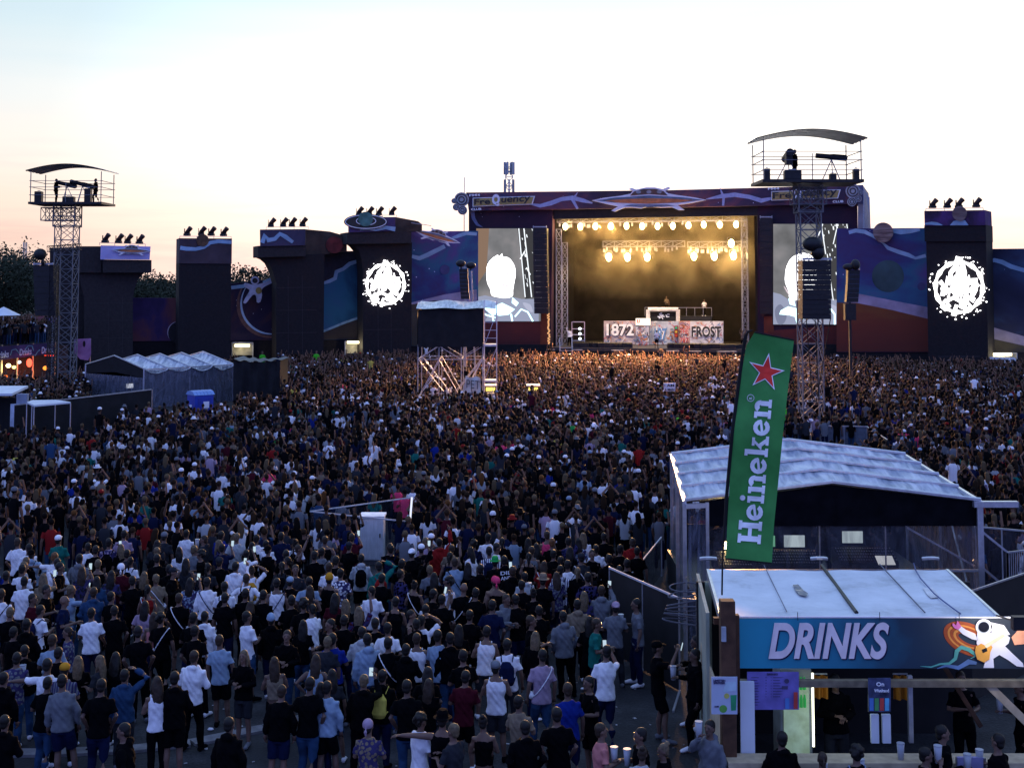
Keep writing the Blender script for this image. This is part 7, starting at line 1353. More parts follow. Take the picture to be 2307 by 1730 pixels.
def hair_mesh(kind):
    mb = MB(); mb.ell((0, -.012, 1.678), (.083, .094, .090), 18, 14); mb.ell((0, -.045, 1.62), (.068, .055, .07), 14, 10)
    if kind == 'long': mb.tube([(0, -.03, 1.68), (0, -.062, 1.58), (0, -.09, 1.45), (0, -.10, 1.30), (0, -.10, 1.22)], [(.085, .07), (.10, .06), (.11, .05), (.09, .035), (.05, .02)], 14); [mb.tube([(s_ * .07, .0, 1.68), (s_ * .085, .0, 1.55), (s_ * .09, .03, 1.40)], [.025, .03, .02], 6) for s_ in (-1, 1)]
    if kind == 'bun': mb.ell((0, -.07, 1.755), (.045, .045, .042), 10, 8)
    if kind == 'tail': mb.tube([(0, -.09, 1.69), (0, -.15, 1.66), (0, -.14, 1.52), (0, -.12, 1.42)], [.025, .032, .035, .012], 8)
    if kind == 'curly': 
        g = random.Random(3)
        for _ in range(46): a, b_ = g.uniform(0, 6.28), g.uniform(-.3, 1.4); mb.ell((.088 * math.cos(a) * math.cos(b_), -.02 + .095 * math.sin(a) * math.cos(b_), 1.665 + .10 * math.sin(b_)), (.034,) * 3, 6, 5)
    me = union(mb, [HAIR], .012, .004 if kind != 'curly' else .006, 'hair_shape', 1)
    bm = bmesh.new(); bm.from_mesh(me); cut = [v for v in bm.verts if (v.co.y > .035 and v.co.z < 1.685 and abs(v.co.x) < .068) or (v.co.y > .0 and v.co.z < 1.64 and abs(v.co.x) < .07 and kind != 'long')]; bmesh.ops.delete(bm, geom=cut, context='VERTS'); bm.to_mesh(me); bm.free(); return me
def hat_mesh(kind):
    mb = MB()
    if kind in ('cap', 'capback'):
        sg = 1 if kind == 'cap' else -1; mb.ell((0, -.008, 1.69), (.090, .103, .080), 16, 10); mb.tube([(0, sg * .06, 1.70), (0, sg * .13, 1.695), (0, sg * .17, 1.68)], [(.075, .01), (.07, .008), (.04, .006)], 12)
    elif kind == 'beanie': mb.ell((0, -.015, 1.695), (.090, .102, .098), 16, 12); mb.tube([(0, -.01, 1.655), (0, -.012, 1.695)], [(.094, .104), (.095, .106)], 16)
    elif kind == 'scarf': mb.ell((0, -.012, 1.685), (.088, .10, .092), 14, 10); mb.tube([(0, -.10, 1.66), (0, -.14, 1.60), (0, -.13, 1.53)], [.02, .03, .01], 6)
    else: mb.tube([(0, -.008, 1.68), (0, -.008, 1.76), (0, -.008, 1.80)], [(.088, .10), (.086, .098), (.06, .075)], 16); mb.tube([(0, -.005, 1.672), (0, -.005, 1.684)], [(.15, .165), (.145, .16)] if kind == 'fedora' else [(.135, .15), (.12, .135)], 18)
    return union(mb, [CLOTH], .010, 0, 'hat_shape', 1)
def bag_mesh(kind):
    mb = MB()
    if kind == 'backpack': mb.tube([(0, -.20, .98), (0, -.21, 1.05), (0, -.20, 1.30), (0, -.18, 1.40)], [(.11, .06), (.15, .09), (.14, .08), (.07, .03)], 12); [mb.tube([(s_ * .10, -.14, 1.38), (s_ * .115, -.02, 1.48), (s_ * .125, .11, 1.36), (s_ * .15, .08, 1.15), (s_ * .13, -.14, 1.05)], .016, 6) for s_ in (-1, 1)]
    else:
        pts = [(.175 * math.cos(a), .140 * math.sin(a) - .01, 1.20 + .25 * math.cos(a) * (1 if kind == 'strap' else -1)) for a in np.linspace(0, 6.283, 22)]; mb.tube(pts, .014, 6); mb.ell((-.19 if kind == 'strap' else .19, .02, .97), (.05, .09, .07), 10, 8)
    return union(mb, [CLOTH], .012, .002, 'bag_shape', 1)
COL = {'W': ((.72, .72, .76), 'white'), 'B': ((.0022, .0022, .0032), 'black'), 'G': ((.13, .14, .16), 'grey'), 'N': ((.006, .010, .035), 'navy'), 'D': ((.02, .05, .11), 'denim blue'), 'R': ((.20, .012, .012), 'red'), 'M': ((.05, .006, .012), 'maroon'), 'P': ((.62, .05, .13), 'pink'), 'L': ((.30, .22, .30), 'lilac'), 'T': ((.01, .12, .10), 'teal'), 'Y': ((.5, .42, .08), 'yellow'), 'O': ((.42, .20, .02), 'mustard'), 'C': ((.22, .30, .40), 'light blue'), 'E': ((.02, .30, .07), 'green'), 'U': ((.008, .022, .18), 'royal blue'), 'A': ((.18, .14, .10), 'beige'), 'H': ((.022, .024, .03), 'dark grey'), 'Q': ((.34, .36, .38), 'pale grey'), 'K': ((.45, .17, .16), 'salmon'), 'V': ((.06, .5, .03), 'neon green')}
HC = {'d': ((.006, .0045, .004), 'dark'), 'b': ((.026, .015, .009), 'brown'), 'y': ((.10, .07, .04), 'blond'), 'g': ((.11, .045, .015), 'ginger')}
GAR = {'t': ('tee', 't-shirt'), 'l': ('long', 'sweater'), 'h': ('hoodie', 'hoodie'), 'j': ('jacket', 'jacket'), 'k': ('tank', 'tank top'), 's': ('strappy', 'strappy top'), 'p': ('tee', 'patterned shirt'), 'v': ('tee', 'striped shirt'), 'o': ('hoodup', 'raised hood'), 'z': ('dress', 'dress')}
people = []
PR = random.Random(77)
def person(x, y, gar, hair, pose='down', face='b', ex='', hs=1.0, z=0.0, at=None, fixed=None, cat='person', group='people standing in the crowd', pants=None):
    """x,y = photo pixel of the head centre; gar like 'tW'; hair like 'ds' or hat code 'cap:W'; ex = extras"""
    h = hs * PR.uniform(.965, 1.035) if fixed is None else hs
    if hair.endswith(('l', 'u', 't')) and ':' not in hair: h *= .955
    p = atz(x, y, 1.655 * h + z) if at is None else Vector(at); p.z = z
    rz = {'b': 0, 'f': 180, 'l': 90, 'r': -90, 'bl': 38, 'br': -38, 'fl': 140, 'fr': -140}[face] + (PR.uniform(-16, 16) if fixed is None else 0)
    gk, gn = GAR[gar[0]]; gc, gcn = COL[gar[1]]; legs = PR.choice(['stand', 'ease', 'stand', 'ease', 'walk']); sk = PR.uniform(.75, 1.15); slim = .93 if hair[-1:] in 'lut' and ':' not in hair else 1.0
    o = newobj('person', cached(('b', pose, legs), lambda: body_mesh(pose, legs))); o.location = p; o.rotation_euler = (R(PR.uniform(-3, 3)), R(PR.uniform(-3, 3)), R(rz)); o.scale = (h * slim, h * slim, h); o.color = (.13 * sk, .075 * sk, .055 * sk, 1)
    def part_(name, me, c, m=None):
        q = newobj(name, me, o); q.color = (*c, 1)
        if m: q.material_slots[0].link = 'OBJECT'; q.material_slots[0].material = m
        return q
    part_({'tee': 'shirt', 'tank': 'tank_top', 'strappy': 'top', 'long': 'sweater', 'hoodie': 'hoodie', 'hoodup': 'hoodie', 'jacket': 'jacket', 'dress': 'dress'}[gk], cached(('s', gk, pose), lambda: shirt_mesh(gk, pose)), gc, {'p': PATT, 'v': STRIPE}.get(gar[0]))
    pc = pants or PR.choice('BBBNNDHNBHB'); pk = 'shorts' if PR.random() < .25 or 'S' in ex else 'long'; part_('shorts' if pk == 'shorts' else 'trousers', cached(('p', pk, legs), lambda: pants_mesh(pk, legs)), COL[pc][0])
    shc = COL[PR.choice('WBWGB')][0]; [part_('shoe', cached(('f', legs, k_), lambda: shoes_mesh(legs, k_)), shc) for k_ in (0, 1)]
    hd = ''
    if ':' in hair:
        kind, cc = hair.split(':'); kk_ = {'cap': 'cap', 'cab': 'capback', 'bea': 'beanie', 'buc': 'bucket', 'fed': 'fedora', 'sca': 'scarf'}[kind]; part_({'scarf': 'headscarf', 'beanie': 'beanie'}.get(kk_, 'hat' if kk_ in ('bucket', 'fedora') else 'cap'), cached(('hat', kk_), lambda: hat_mesh(kk_)), COL[cc][0])
        hd = COL[cc][1] + ' ' + {'cap': 'cap', 'cab': 'backwards cap', 'bea': 'beanie', 'buc': 'bucket hat', 'fed': 'brimmed hat', 'sca': 'headscarf'}[kind]; part_('hair', cached(('hair', 'short'), lambda: hair_mesh('short')), HC['d'][0]).scale = (.97, .97, .995)
    elif hair != 'n':
        st = {'s': 'short', 'l': 'long', 'u': 'bun', 't': 'tail', 'c': 'curly'}[hair[1]]; c_, cn = HC[hair[0]]; 
        if gk != 'hoodup': part_('hair', cached(('hair', st), lambda: hair_mesh(st)), c_)
        hd = {'short': 'short %s hair', 'long': 'long %s hair', 'bun': '%s hair in a bun', 'tail': '%s ponytail', 'curly': 'curly %s hair'}[st] % cn
    else: hd = 'bald head'
    bg_ = ''
    for code, kind, nm in (('b', 'backpack', 'backpack'), ('x', 'strap', 'shoulder bag'), ('y', 'strap2', 'shoulder bag')):
        for q in ex.split():
            if q[0] == code and len(q) == 2: part_('backpack' if code == 'b' else 'shoulder_bag', cached(('bag', kind), lambda: bag_mesh(kind)), COL[q[1]][0]); bg_ = COL[q[1]][1] + ' ' + nm
    pz = {'front': '', 'phone': 'holding a phone up', 'up1': 'one arm raised', 'up2': 'both arms raised', 'clap': 'hands above head', 'hip': 'hands on hips', 'head': 'hand on head', 'hug': 'arm round a neighbour', 'drink': 'drinking', 'cup': ''}.get(pose, '')
    fz = {'f': 'facing the camera', 'l': 'turned left', 'r': 'turned right', 'fl': 'looking back to the left', 'fr': 'looking back to the right'}.get(face, '')
    s2 = rz; cs, sn = math.cos(R(rz)), math.sin(R(rz)); wv = ARMS[pose][1][1]; hv = Vector(wv) + (Vector(wv) - Vector(ARMS[pose][1][0])).normalized() * .08; hp = Vector((p.x + (hv.x * cs - hv.y * sn) * h, p.y + (hv.x * sn + hv.y * cs) * h, z + hv.z * h))
    people.append(dict(o=o, x=x, y=y, gar=gcn + ' ' + gn, hd=hd, bag=bg_, pz=pz, fz=fz, hand=hp, rz=R(rz), lab=fixed, cat=cat, grp=group, ex=ex, h=h)); return o
LST = """
H 430 40 tT cap:W front b|H 850 12 tL ds|H 1140 25 tH cap:G|H 1320 0 tW ds cup b|H 1555 12 jU ds front br|H 1655 30 tQ ys|H 1790 42 tW ds front b|H 1748 148 tW ds phone b|H 1385 118 tG ys front br|H 1285 122 tW dl|H 1120 182 tB ds|H 1190 248 jB ds|H 865 250 lM sca:W|H 365 172 tW gs hug b xN|H 570 175 hG ds pocket b|H 600 100 tW ds|H 430 235 tB ds front r|H 320 322 tA yl phone b|H 152 345 tW ds down b|H 235 462 tM ds front r|H 262 548 tW ds front br bN|H 310 405 tB ds front r|H 455 482 tN n front r|H 500 398 tC ys phone br|H 645 412 jD bs|H 702 335 jD dl|H 655 568 tW ds front b|H 818 552 tB ds pocket b|H 1012 505 tL dl|H 1090 588 sK bl|H 1165 598 tB dc down b xW|H 1460 350 lW ds down b yN|H 1330 345 pC dl phone b|H 1600 378 tW ds front b bB|H 1588 462 tB ds|H 1725 420 tB ds|H 1788 260 tW bu head b bO|H 1458 588 jW ds|H 1388 690 tB ds|H 1580 750 tC bs down b|H 1722 872 jB yl front f|H 1768 590 tW ds front br S|H 500 690 pG bt front l|H 375 762 tC bs|H 400 850 tB ds|H 340 935 tW ds hug b|H 428 965 vG cap:O|H 465 1042 lG ds down b S|H 580 900 tB yl|H 700 905 tH yl front l|H 880 1000 jD ds head b|H 1115 1055 kW bl front bl|H 1230 1020 jB ds front b|H 690 1085 tB ds|H 180 830 jB ds|H 30 1010 jB ds|H 1350 600 tB ds|H 20 1330 jB ds|H 190 640 jB ds|H 90 880 pG ds cup b|H 90 690 tB ds|H 60 560 tB ys|H 60 300 tB ds|H 150 255 tW ds|H 170 200 tB ys|H 760 300 pH dl|H 1000 300 tB yl|H 1310 210 kH dl|H 940 340 tB ds|H 300 1060 tB ds|H 1000 700 tB ds|H 820 880 tB dl|H 1120 130 tB ys|H 900 150 tH ds|H 660 120 tB ds
I 160 78 tW ds|I 280 20 tN ds|I 275 150 tB ds|I 500 160 tB ds|I 360 262 tH bs front f|I 610 240 tW bs|I 680 282 pW ds|I 585 314 kB bea:O|I 235 352 kW ds down b xN|I 305 336 tB cap:C front b bB|I 440 336 tC ds|I 440 500 tB dc|I 470 545 tW ds front bl|I 630 460 tM dl|I 825 180 hQ ds front b bB S|I 975 236 jT ds head b bR|I 770 32 tM bs phone b|I 1055 112 tB ds front b bN|I 1020 100 tB ds|I 1195 142 tB cab:W|I 1290 62 tL ys|I 1395 60 jR ds up1 b|I 1455 112 tA bs front b bB|I 1480 210 tC bs front b yB|I 1330 252 tG ys down b xN|I 1700 30 tW ds up1 b|I 1745 130 vW ds front b bN|I 1780 205 tB fed:E front b|I 1858 195 hB ds down b|I 1525 392 tB n down b xW|I 1305 430 tB ds phone br|I 1770 335 sB sca:P|I 1620 420 tB ds|I 1745 510 tN ds|I 1840 470 hG bs front f|I 742 500 tB yl|I 205 602 hB bea:C|I 275 722 jB bs front f|I 410 650 tB dl|I 590 640 tB ds front fl|I 650 740 tU ds|I 830 700 hQ ds front b|I 900 742 hC ds|I 1025 662 tW ds|I 1030 772 tB ds down b yW|I 1235 745 kW bs|I 1172 585 kB ds front r|I 1272 622 tW ds head b|I 1395 722 tC ds|I 1450 740 jB ds down b|I 1685 700 kW ds front b S|I 1790 932 kW cap:G front b S|I 1530 1005 tM ds|I 230 905 sA bl|I 475 900 kC bl hip b|I 235 1122 lB bs down b|I 440 1070 tB ds|I 580 1092 lC ds down b|I 820 1040 jB ys phone b|I 965 1000 jB ds front b bY|I 1165 1085 tB ds|I 1290 1065 tB bl|I 1275 985 tB dl|I 900 1370 pA sca:L|I 1245 1310 tW dc front br|I 1385 1310 kB fed:B hug b|I 1705 1342 sB du front b|I 1470 1375 tH ys front bl|I 560 1085 tM dl|I 330 480 tB ds|I 950 640 tB ds|I 640 1000 tH dl|I 120 440 tB ds|I 1560 240 tB dl|I 1640 250 hB ds|I 1130 215 tB ds|I 950 320 tB ds|I 1200 640 hB ds|I 1150 820 hB ds|I 1590 580 tB ds|I 1500 680 tB dl|I 560 770 tH ys|I 1300 540 tB ds|I 1560 860 tB ds|I 690 620 tB ds|I 1420 470 tB ds
J 370 330 tB fed:A|J 510 262 vW ds front b bB|J 572 225 tW ds down b xB|J 632 272 jB yt|J 702 310 pB ds|J 800 400 hG bs phone b|J 682 440 pH yl|J 878 522 tG cab:L front b|J 1055 500 tG ds cup l|J 548 588 hG ds pocket b|J 742 640 tT bs front r|J 332 620 tB bs front r|J 325 735 jB yl|J 155 782 tW ds down b bN|J 365 870 tL ds down b xW|J 1215 805 tB cap:B phone r|J 1465 762 jB ds front l|J 1445 850 jB ds cup l|J 578 1100 tU bs down b|J 732 1060 tB ds front fl|J 512 1270 tB ds|J 268 1362 jB ds pocket b|J 240 1190 tA ds front br|J 818 1402 tK bs cup r|J 1050 1410 tB ds cup l|J 1062 1562 tQ bu|J 1240 1535 jB yu front l|J 1545 1362 hG ds drink fl|J 430 15 kP bs|J 465 62 tB gs|J 350 100 tB dl|J 465 150 tB ds|J 215 472 tB ds|J 120 470 hG bs front fr|J 362 545 tB ds|J 300 60 tB dl|J 570 130 tB dl|J 650 60 pC dl|J 720 150 tB bs front f|J 770 110 tW ds|J 930 110 tB ds|J 1005 70 jR bs|J 1050 130 tB ds|J 250 370 tB ds|J 60 340 sB sca:P|J 720 620 tB dl|J 850 180 hB ds|J 950 210 tB ds|J 560 60 pN ds up1|J 690 30 tW yl|J 830 30 tB ds
"""
for ln in LST.strip().split('\n'):
    tf = {'H': H, 'I': I, 'J': J}[ln[0]]
    for e in ln.split('|'):
        q = e.split()
        if q[0] in 'HIJ' and len(q[0]) == 1: q = q[1:]
        x, y = tf(float(q[0]), float(q[1])); person(x, y, q[2], q[3], q[4] if len(q) > 4 else PR.choice(['down', 'front', 'front', 'pocket', 'down']), q[5] if len(q) > 5 else 'b', ' '.join(q[6:]))
crowd0 = len(people)
# where nobody of the free-standing crowd stands
cab_poly = [(q.x, q.y) for q in (atz(*L(300, 1112), 1.45), atz(*L(992, 1182), 1.45), atz(*L(1010, 1130), 1.45), atz(930, 1118, 1.45))]
def inpoly(x, y, P_):
    c = False; n = len(P_)
    for i in range(n):
        (x1, y1), (x2, y2) = P_[i], P_[(i + 1) % n]
        if (y1 > y) != (y2 > y) and x < (x2 - x1) * (y - y1) / (y2 - y1) + x1: c = not c
    return c
tentL = [(FLp[0] - .4, FLp[1]), (FRp[0], FRp[1] - .6), (-16.6, 87.2), (-15.2, 91.5), (BRp[0], BRp[1]), (BLp[0], BLp[1])]
def free(x, y):
    if y < 31 and x > 2.1: return False
    if 29 < y < 38.3 and 2.6 + .0 * y < x < 11.9: return False
    if y < 34 and x > 9: return False
    if abs(x - 16.8) < 3.2 and abs(y - 69.6) < 2.3: return False
    if -9.5 < x < -.5 and 80.4 < y < 86 and (x < -7.6 or True): return (y > 85.2) if x > -7.4 else True
    if inpoly(x, y, cab_poly) or inpoly(x, y, tentL): return False
    if x < -17.5 and 61 < y < 75 and y > 65.5 + (x + 25.3) * 1.2 and x < -19.6: return False
    if x < -20 and 58 < y < 66: return y < 61 and x > -25
    if abs(x + 17.8) < 1.2 and abs(y - 74) < 1.2: return False
    if x < -33.5 and y > 94.5: return False
    if x < -24.8 and y > 110: return False
    sy = 133 - 5 + (x + 4.4) * (-8 / 38.5); wy = 129 - 5 + (x + 10) * (13 / 37.)
    lim = min(sy - 4, 200) if -6 < x < 35 else (wy if x <= -6 else 112)
    return y < lim
# nearer people who fill the gaps: nearest 300 in all are individuals
cand = []
def open_view(x, y):
    dz = 1.66 - CAMH; px = CX + F * x / (y * cp + dz * sp); py = CY - F * (dz * cp - y * sp) / (y * cp + dz * sp)
    if 800 < px < 900 and 1150 < py < 1285: return False
    if 690 < px < 925 and 1175 < py < 1262 and y < 40: return PR.random() < .35
    if 425 < px < 490 and 880 < py < 914: return False
    if 1760 < px < 1965 and 945 < py < 993: return False
    if 40 < px < 268 and 908 < py < 945: return False
    if 199 < px < 530 and 840 < py < 908: return False
    if 530 <= px < 636 and 800 < py < 886: return False
    return True
pts = [(p['o'].location.x, p['o'].location.y) for p in people]; cells = {}
def near_any(x, y, r):
    k = (int(x // 1), int(y // 1))
    for i in (-1, 0, 1):
        for j in (-1, 0, 1):
            for q in cells.get((k[0] + i, k[1] + j), ()):
                if (q[0] - x) ** 2 + (q[1] - y) ** 2 < r * r: return True
    return False
def addc(x, y): cells.setdefault((int(x // 1), int(y // 1)), []).append((x, y))
for q in pts: addc(*q)
def dens_r(y, x):
    if y < 24: return 1.2
    if y < 27: return .95
    if y < 30: return .80
    if y < 40: return .62
    if y < 60: return .56
    return .50
y = 20.0
while y < 130:
    hw = .80 * y / 2 + 1.0
    for _ in range(int(2 * hw * .25 * 9)):
        x = PR.uniform(-hw, hw); yy = y + PR.random() * .25
        if free(x, yy) and open_view(x, yy) and not near_any(x, yy, dens_r(yy, x) * PR.uniform(.85, 1.15) * (1 + max(0, math.sin(x * .31 + 2 * math.sin(yy * .17)) * math.sin(yy * .23 + 1.3 * math.sin(x * .19))) * (.75 if yy < 75 else .35))): cand.append((x, yy)); addc(x, yy)
    y += .25
cand.sort(key=lambda q: q[1]); NI = 300 - len(people); ind, far = cand[:NI], cand[NI:]
for x, yy in ind:
    px = CX + F * x / (yy); w3 = Vector((x, yy, 1.655)); dz = w3.z - CAMH; vv = (dz * cp - yy * sp) / (yy * cp + dz * sp); py_ = CY - F * vv; px = CX + F * x / (yy * cp + dz * sp)
    u = PR.random(); gar = PR.choice('ttttlhjkp') ; cc = 'B' if u < .42 else 'W' if u < .57 else PR.choice('HHNNGGCDMRLQTAU'); gar = gar + cc
    hair = PR.choice(['ds', 'ds', 'ds', 'bs', 'bs', 'ys', 'dl', 'bl', 'yl', 'dt', 'bt', 'du', 'dc', 'cap:W', 'cab:B', 'cap:H', 'bs', 'ds'])
    person(px, py_, gar, hair, PR.choice(['down', 'down', 'front', 'front', 'down', 'pocket', 'front', 'up1', 'front', 'hip', 'down', 'phone', 'front', 'down', 'cup', 'pocket']), PR.choice(['b'] * 7 + ['bl', 'br', 'r', 'l']), PR.choice(['', '', '', '', 'bB', 'xB', 'yW']))
ncrowd = len(people)
# ------------------------------------------------------------------ people at work and at the bar
def per(x, y, d, gar, hair, pose, face, lab, hs=1.0, z=0.0, group='people at the bar', ex=''):
    at_ = atd(x, y, d); return person(x, y, gar, hair, pose, face, ex, hs, z, (at_.x, at_.y, z), lab, 'person', group)
g1 = 'customers and staff at the drinks booth'
per(*G(595, 1170), 19.9, 'jB', 'ds', 'front', 'b', 'person in black jacket leaning at the left end of the booth counter', 1.0, 0, g1)
per(*G(862, 1310), 19.4, 'tN', 'bt', 'cup', 'b', 'person with braided brown hair and navy top before the booth counter', .97, 0, g1)
per(*G(1108, 1300), 19.3, 'tB', 'dc', 'cup', 'b', 'curly haired person in black holding cups before the booth counter', 1.0, 0, g1, 'bC')
per(*G(1545, 1352), 19.3, 'tB', 'ds', 'drink', 'r', 'dark haired person drinking at the counter right of the standing cup', .98, 0, g1)
per(*G(1665, 1225), 19.85, 'jB', 'ds', 'cup', 'r', 'tall person in black jacket turned right at the booth counter', 1.04, 0, g1)
per(*G(2010, 1282), 19.6, 'tB', 'ds', 'cup', 'bl', 'person in black at the right end of the booth counter', 1.02, 0, g1)
per(*G(975, 900), 21.9, 'jB', 'ds', 'front', 'f', 'staff member in black jacket behind the counter beside the fridge', 1.05, .15, g1)
per(*G(1830, 905), 22.2, 'tB', 'bs', 'front', 'f', 'staff member in black with brown hair behind the diagonal timber', 1.0, .15, g1)
per(*G(2200, 900), 21.8, 'tB', 'ds', 'cup', 'l', 'staff member reaching left at the right end behind the counter', 1.0, .15, g1)
def stagep(q, off, gar, hair, pose, face, lab, hs=1.0, z=FL, pants='B'):
    o = SP.p(q, off); return person(q[0], q[1], gar, hair, pose, face, '', hs, z, (o.x, o.y, z), lab, 'person', 'people on the stage', pants)
stagep(M(1235, 900), 1.4, 'tW', 'ds', 'cup', 'f', 'singer in white top and black trousers at the middle of the stage')
stagep(M(2095, 900), .3, 'tA', 'ys', 'up2', 'f', 'performer with both arms raised at the right side of the stage')
stagep(M(370, 880), -1.5, 'jW', 'ds', 'up1', 'f', 'performer in white jacket with raised arm at the left of the stage')
stagep(M(1708, 620), -8, 'tW', 'bs', 'down', 'f', 'performer in pale clothes standing high behind the graffiti walls', 1.0, FL + 2.9)
stagep(M(1340, 590), -9, 'tA', 'bs', 'cup', 'f', 'performer above the framed black banner on the stage', 1.0, FL + 3.2)
mb = MB(); a = SP.p(M(1150, 700), -10.5); b_ = SP.p(M(1800, 700), -10.5); n = SP.N() * 3.2; t = thing('riser', ((a.x + b_.x) / 2, (a.y + b_.y) / 2, FL), 'dark riser platform behind the graffiti walls on stage', 'riser')
mb.prism([(a.x, a.y, FL), (b_.x, b_.y, FL), (b_.x + n.x, b_.y + n.y, FL), (a.x + n.x, a.y + n.y, FL)], (0, 0, 2.9)); mb.build('platform', darkpaint, t); mb = MB(); mb.beam((a.x + n.x, a.y + n.y, FL + 3.8), (b_.x + n.x, b_.y + n.y, FL + 3.8), .03); [mb.beam((a.x + n.x + (b_.x - a.x) * k / 8, a.y + n.y + (b_.y - a.y) * k / 8, FL + 2.9), (a.x + n.x + (b_.x - a.x) * k / 8, a.y + n.y + (b_.y - a.y) * k / 8, FL + 3.8), .025) for k in range(9)]; mb.build('railing', steel, t)
g2 = 'operators on the towers'
per(125, 400, 92, 'jB', 'ds', 'front', 'r', 'operator behind the left spot on the left tower platform', 1.0, 14.05, g2); people[-1]['o'].location.y = 92.2
per(216, 397, 92.6, 'jB', 'ds', 'cup', 'l', 'operator standing at the right end of the left tower platform', 1.03, 14.05, g2)
per(1790, 345, 70.1, 'jB', 'ds', 'front', 'l', 'operator beside the left spot on the right tower platform', 1.0, 13.9, g2)
per(*Ft(737, 690), 68, 'tV', 'ds', 'down', 'r', 'guard in neon yellow vest at the foot of the right tower', 1.0, .35, 'guards')
per(*B(135, 1228), 112, 'tV', 'ds', 'down', 'f', 'left guard in neon vest near the crowd edge below the second flared pillar', 1.05, .6, 'guards')
per(*B(535, 1225), 113, 'tV', 'ds', 'down', 'f', 'right guard in neon vest at the crowd edge left of the brightest gate', 1.05, .6, 'guards')
g3 = 'people in the control tent'
per(1620, 1200, 32.6, 'tB', 'ds', 'front', 'b', 'technician at the small left desk inside the control tent', .98, .9, g3); per(1855, 1205, 33.2, 'tH', 'ds', 'front', 'b', 'technician between the two mixing desks inside the control tent', .98, .9, g3); per(1990, 1212, 33.4, 'tB', 'bs', 'front', 'b', 'technician right of the red strip inside the control tent', .98, .9, g3)

# labels: what is worn and held, then what it stands beside, until each is the only one
from collections import Counter
def base_desc(p, lvl):
    s_ = 'person in %s' % p['gar']
    if lvl >= 1: s_ += ' with ' + p['hd']
    if lvl >= 2 and p['bag']: s_ += ' and ' + p['bag']
    if lvl >= 3 and p['pz']: s_ += ', ' + p['pz']
    if lvl >= 4 and p['fz']: s_ += ', ' + p['fz']
    return s_
cr = people[:ncrowd]
keyc = Counter(); 
def keys(p):
    k = [p['gar']]
    if ':' or True:
        if any(w_ in p['hd'] for w_ in ('cap', 'hat', 'beanie', 'scarf', 'bald')): k.append(p['hd'])
    if p['bag'] and 'shoulder' not in p['bag']: k.append(p['bag'])
    return k
for p in cr:
    for k in set(keys(p)): keyc[k] += 1
anchors = [(p['x'], p['y'], 'the ' + k) for p in cr for k in keys(p) if keyc[k] == 1] + [(850, 1200, 'the grey cabinet'), (1450, 1330, 'the black fence panel'), (300, 1690, 'the pale kerb stones'), (1640, 1480, 'the booth corner post'), (926, 1150, 'the glowing tube')]
used = set(Counter()); cnt = {l: Counter(base_desc(p, l) for p in cr) for l in range(5)}
for p in people[ncrowd:]: tag(p['o'], p['lab'], p['cat'], p['grp'])
for p in cr:
    lab = None
    for l in range(5):
        s_ = base_desc(p, l)
        if cnt[l][s_] == 1 and len(s_.split()) <= 16: lab = s_; break
    if lab is None:
        al = sorted(((a[0] - p['x']) ** 2 + (a[1] - p['y']) ** 2, a) for a in anchors if a[2][4:] not in keys(p))
        for l in (1, 2, 4, 0):
            for d2, a in al[:14]:
                dx, dy = p['x'] - a[0], p['y'] - a[1]; far_ = math.sqrt(d2); pre = 'just ' if far_ < 60 else '' if far_ < 150 else 'well '
                rel = ('right of' if dx > 0 else 'left of') if abs(dx) > abs(dy) * 1.2 else ('in front of' if dy > 0 else 'behind')
                s_ = '%s, %s%s %s' % (base_desc(p, l), pre, rel, a[2])
                if s_ not in used and len(s_.split()) <= 16: lab = s_; break
            if lab: break
    used.add(lab); tag(p['o'], lab, 'person', p['grp'])

# writing and marks on clothes, phones, cups
def nearest(q): return min(cr, key=lambda p: (p['x'] - q[0]) ** 2 + (p['y'] - q[1]) ** 2)
def backtext(p, lines, zs, size, wd, m):
    o = p['o']; h = p['h']; t_ = Vector((math.cos(p['rz']), math.sin(p['rz']), 0)); n = Vector((t_.y, -t_.x, 0))
    for s_, z in zip(lines, zs):
        me_o = text(s_, 'back_lettering', m, None, Vector((0, 0, 0)), Vector((1, 0, 0)), UP, size, wd, 0, .02, .004); me_o.parent = o; me_o.location = (-wd / 2, -.158, z)
p = nearest(I(1858, 195)); backtext(p, ['DIE', 'AND'], [1.34, 1.22], .085, .26, whiteprint)
def held(what, p):
    for pre in (what + ' held by the ', what + ' of the '):
        s_ = pre + p['o']['label'].replace(', holding a phone up', '').replace(', drinking', '')
        if len(s_.split()) <= 16 and s_ not in used: used.add(s_); return s_
    for d2, a in sorted(((a[0] - p['x']) ** 2 + (a[1] - p['y']) ** 2, a) for a in anchors):
        if a[2][4:] in keys(p): continue
        dx, dy = p['x'] - a[0], p['y'] - a[1]; rel = ('right of' if dx > 0 else 'left of') if abs(dx) > abs(dy) * 1.2 else ('in front of' if dy > 0 else 'behind')
        s_ = '%s in a raised hand %s %s' % (what, rel, a[2])
        if s_ not in used: used.add(s_); return s_
PHN = None
for p in people[:ncrowd]:
    if p['pz'] == 'holding a phone up' or p['o'] in ():
        if PHN is None:
            PHN = thing('phone', (0, 0, 0), None, None); mb = MB(); mb.box((0, .006, 0), (.075, .009, .15)); mb.build('phone_case', darkpaint, PHN, bevel=.003); mb = MB(); mb.box((0, 0, 0), (.068, .003, .14)); mb.build('screen', phone_em, PHN); o = PHN
        else: o = copytree(PHN)
        o.location = p['hand'] + Vector((0, 0, .03)); o.rotation_euler = (R(-15), 0, p['rz']); tag(o, held('lit phone', p), 'phone', 'lit phones held up')
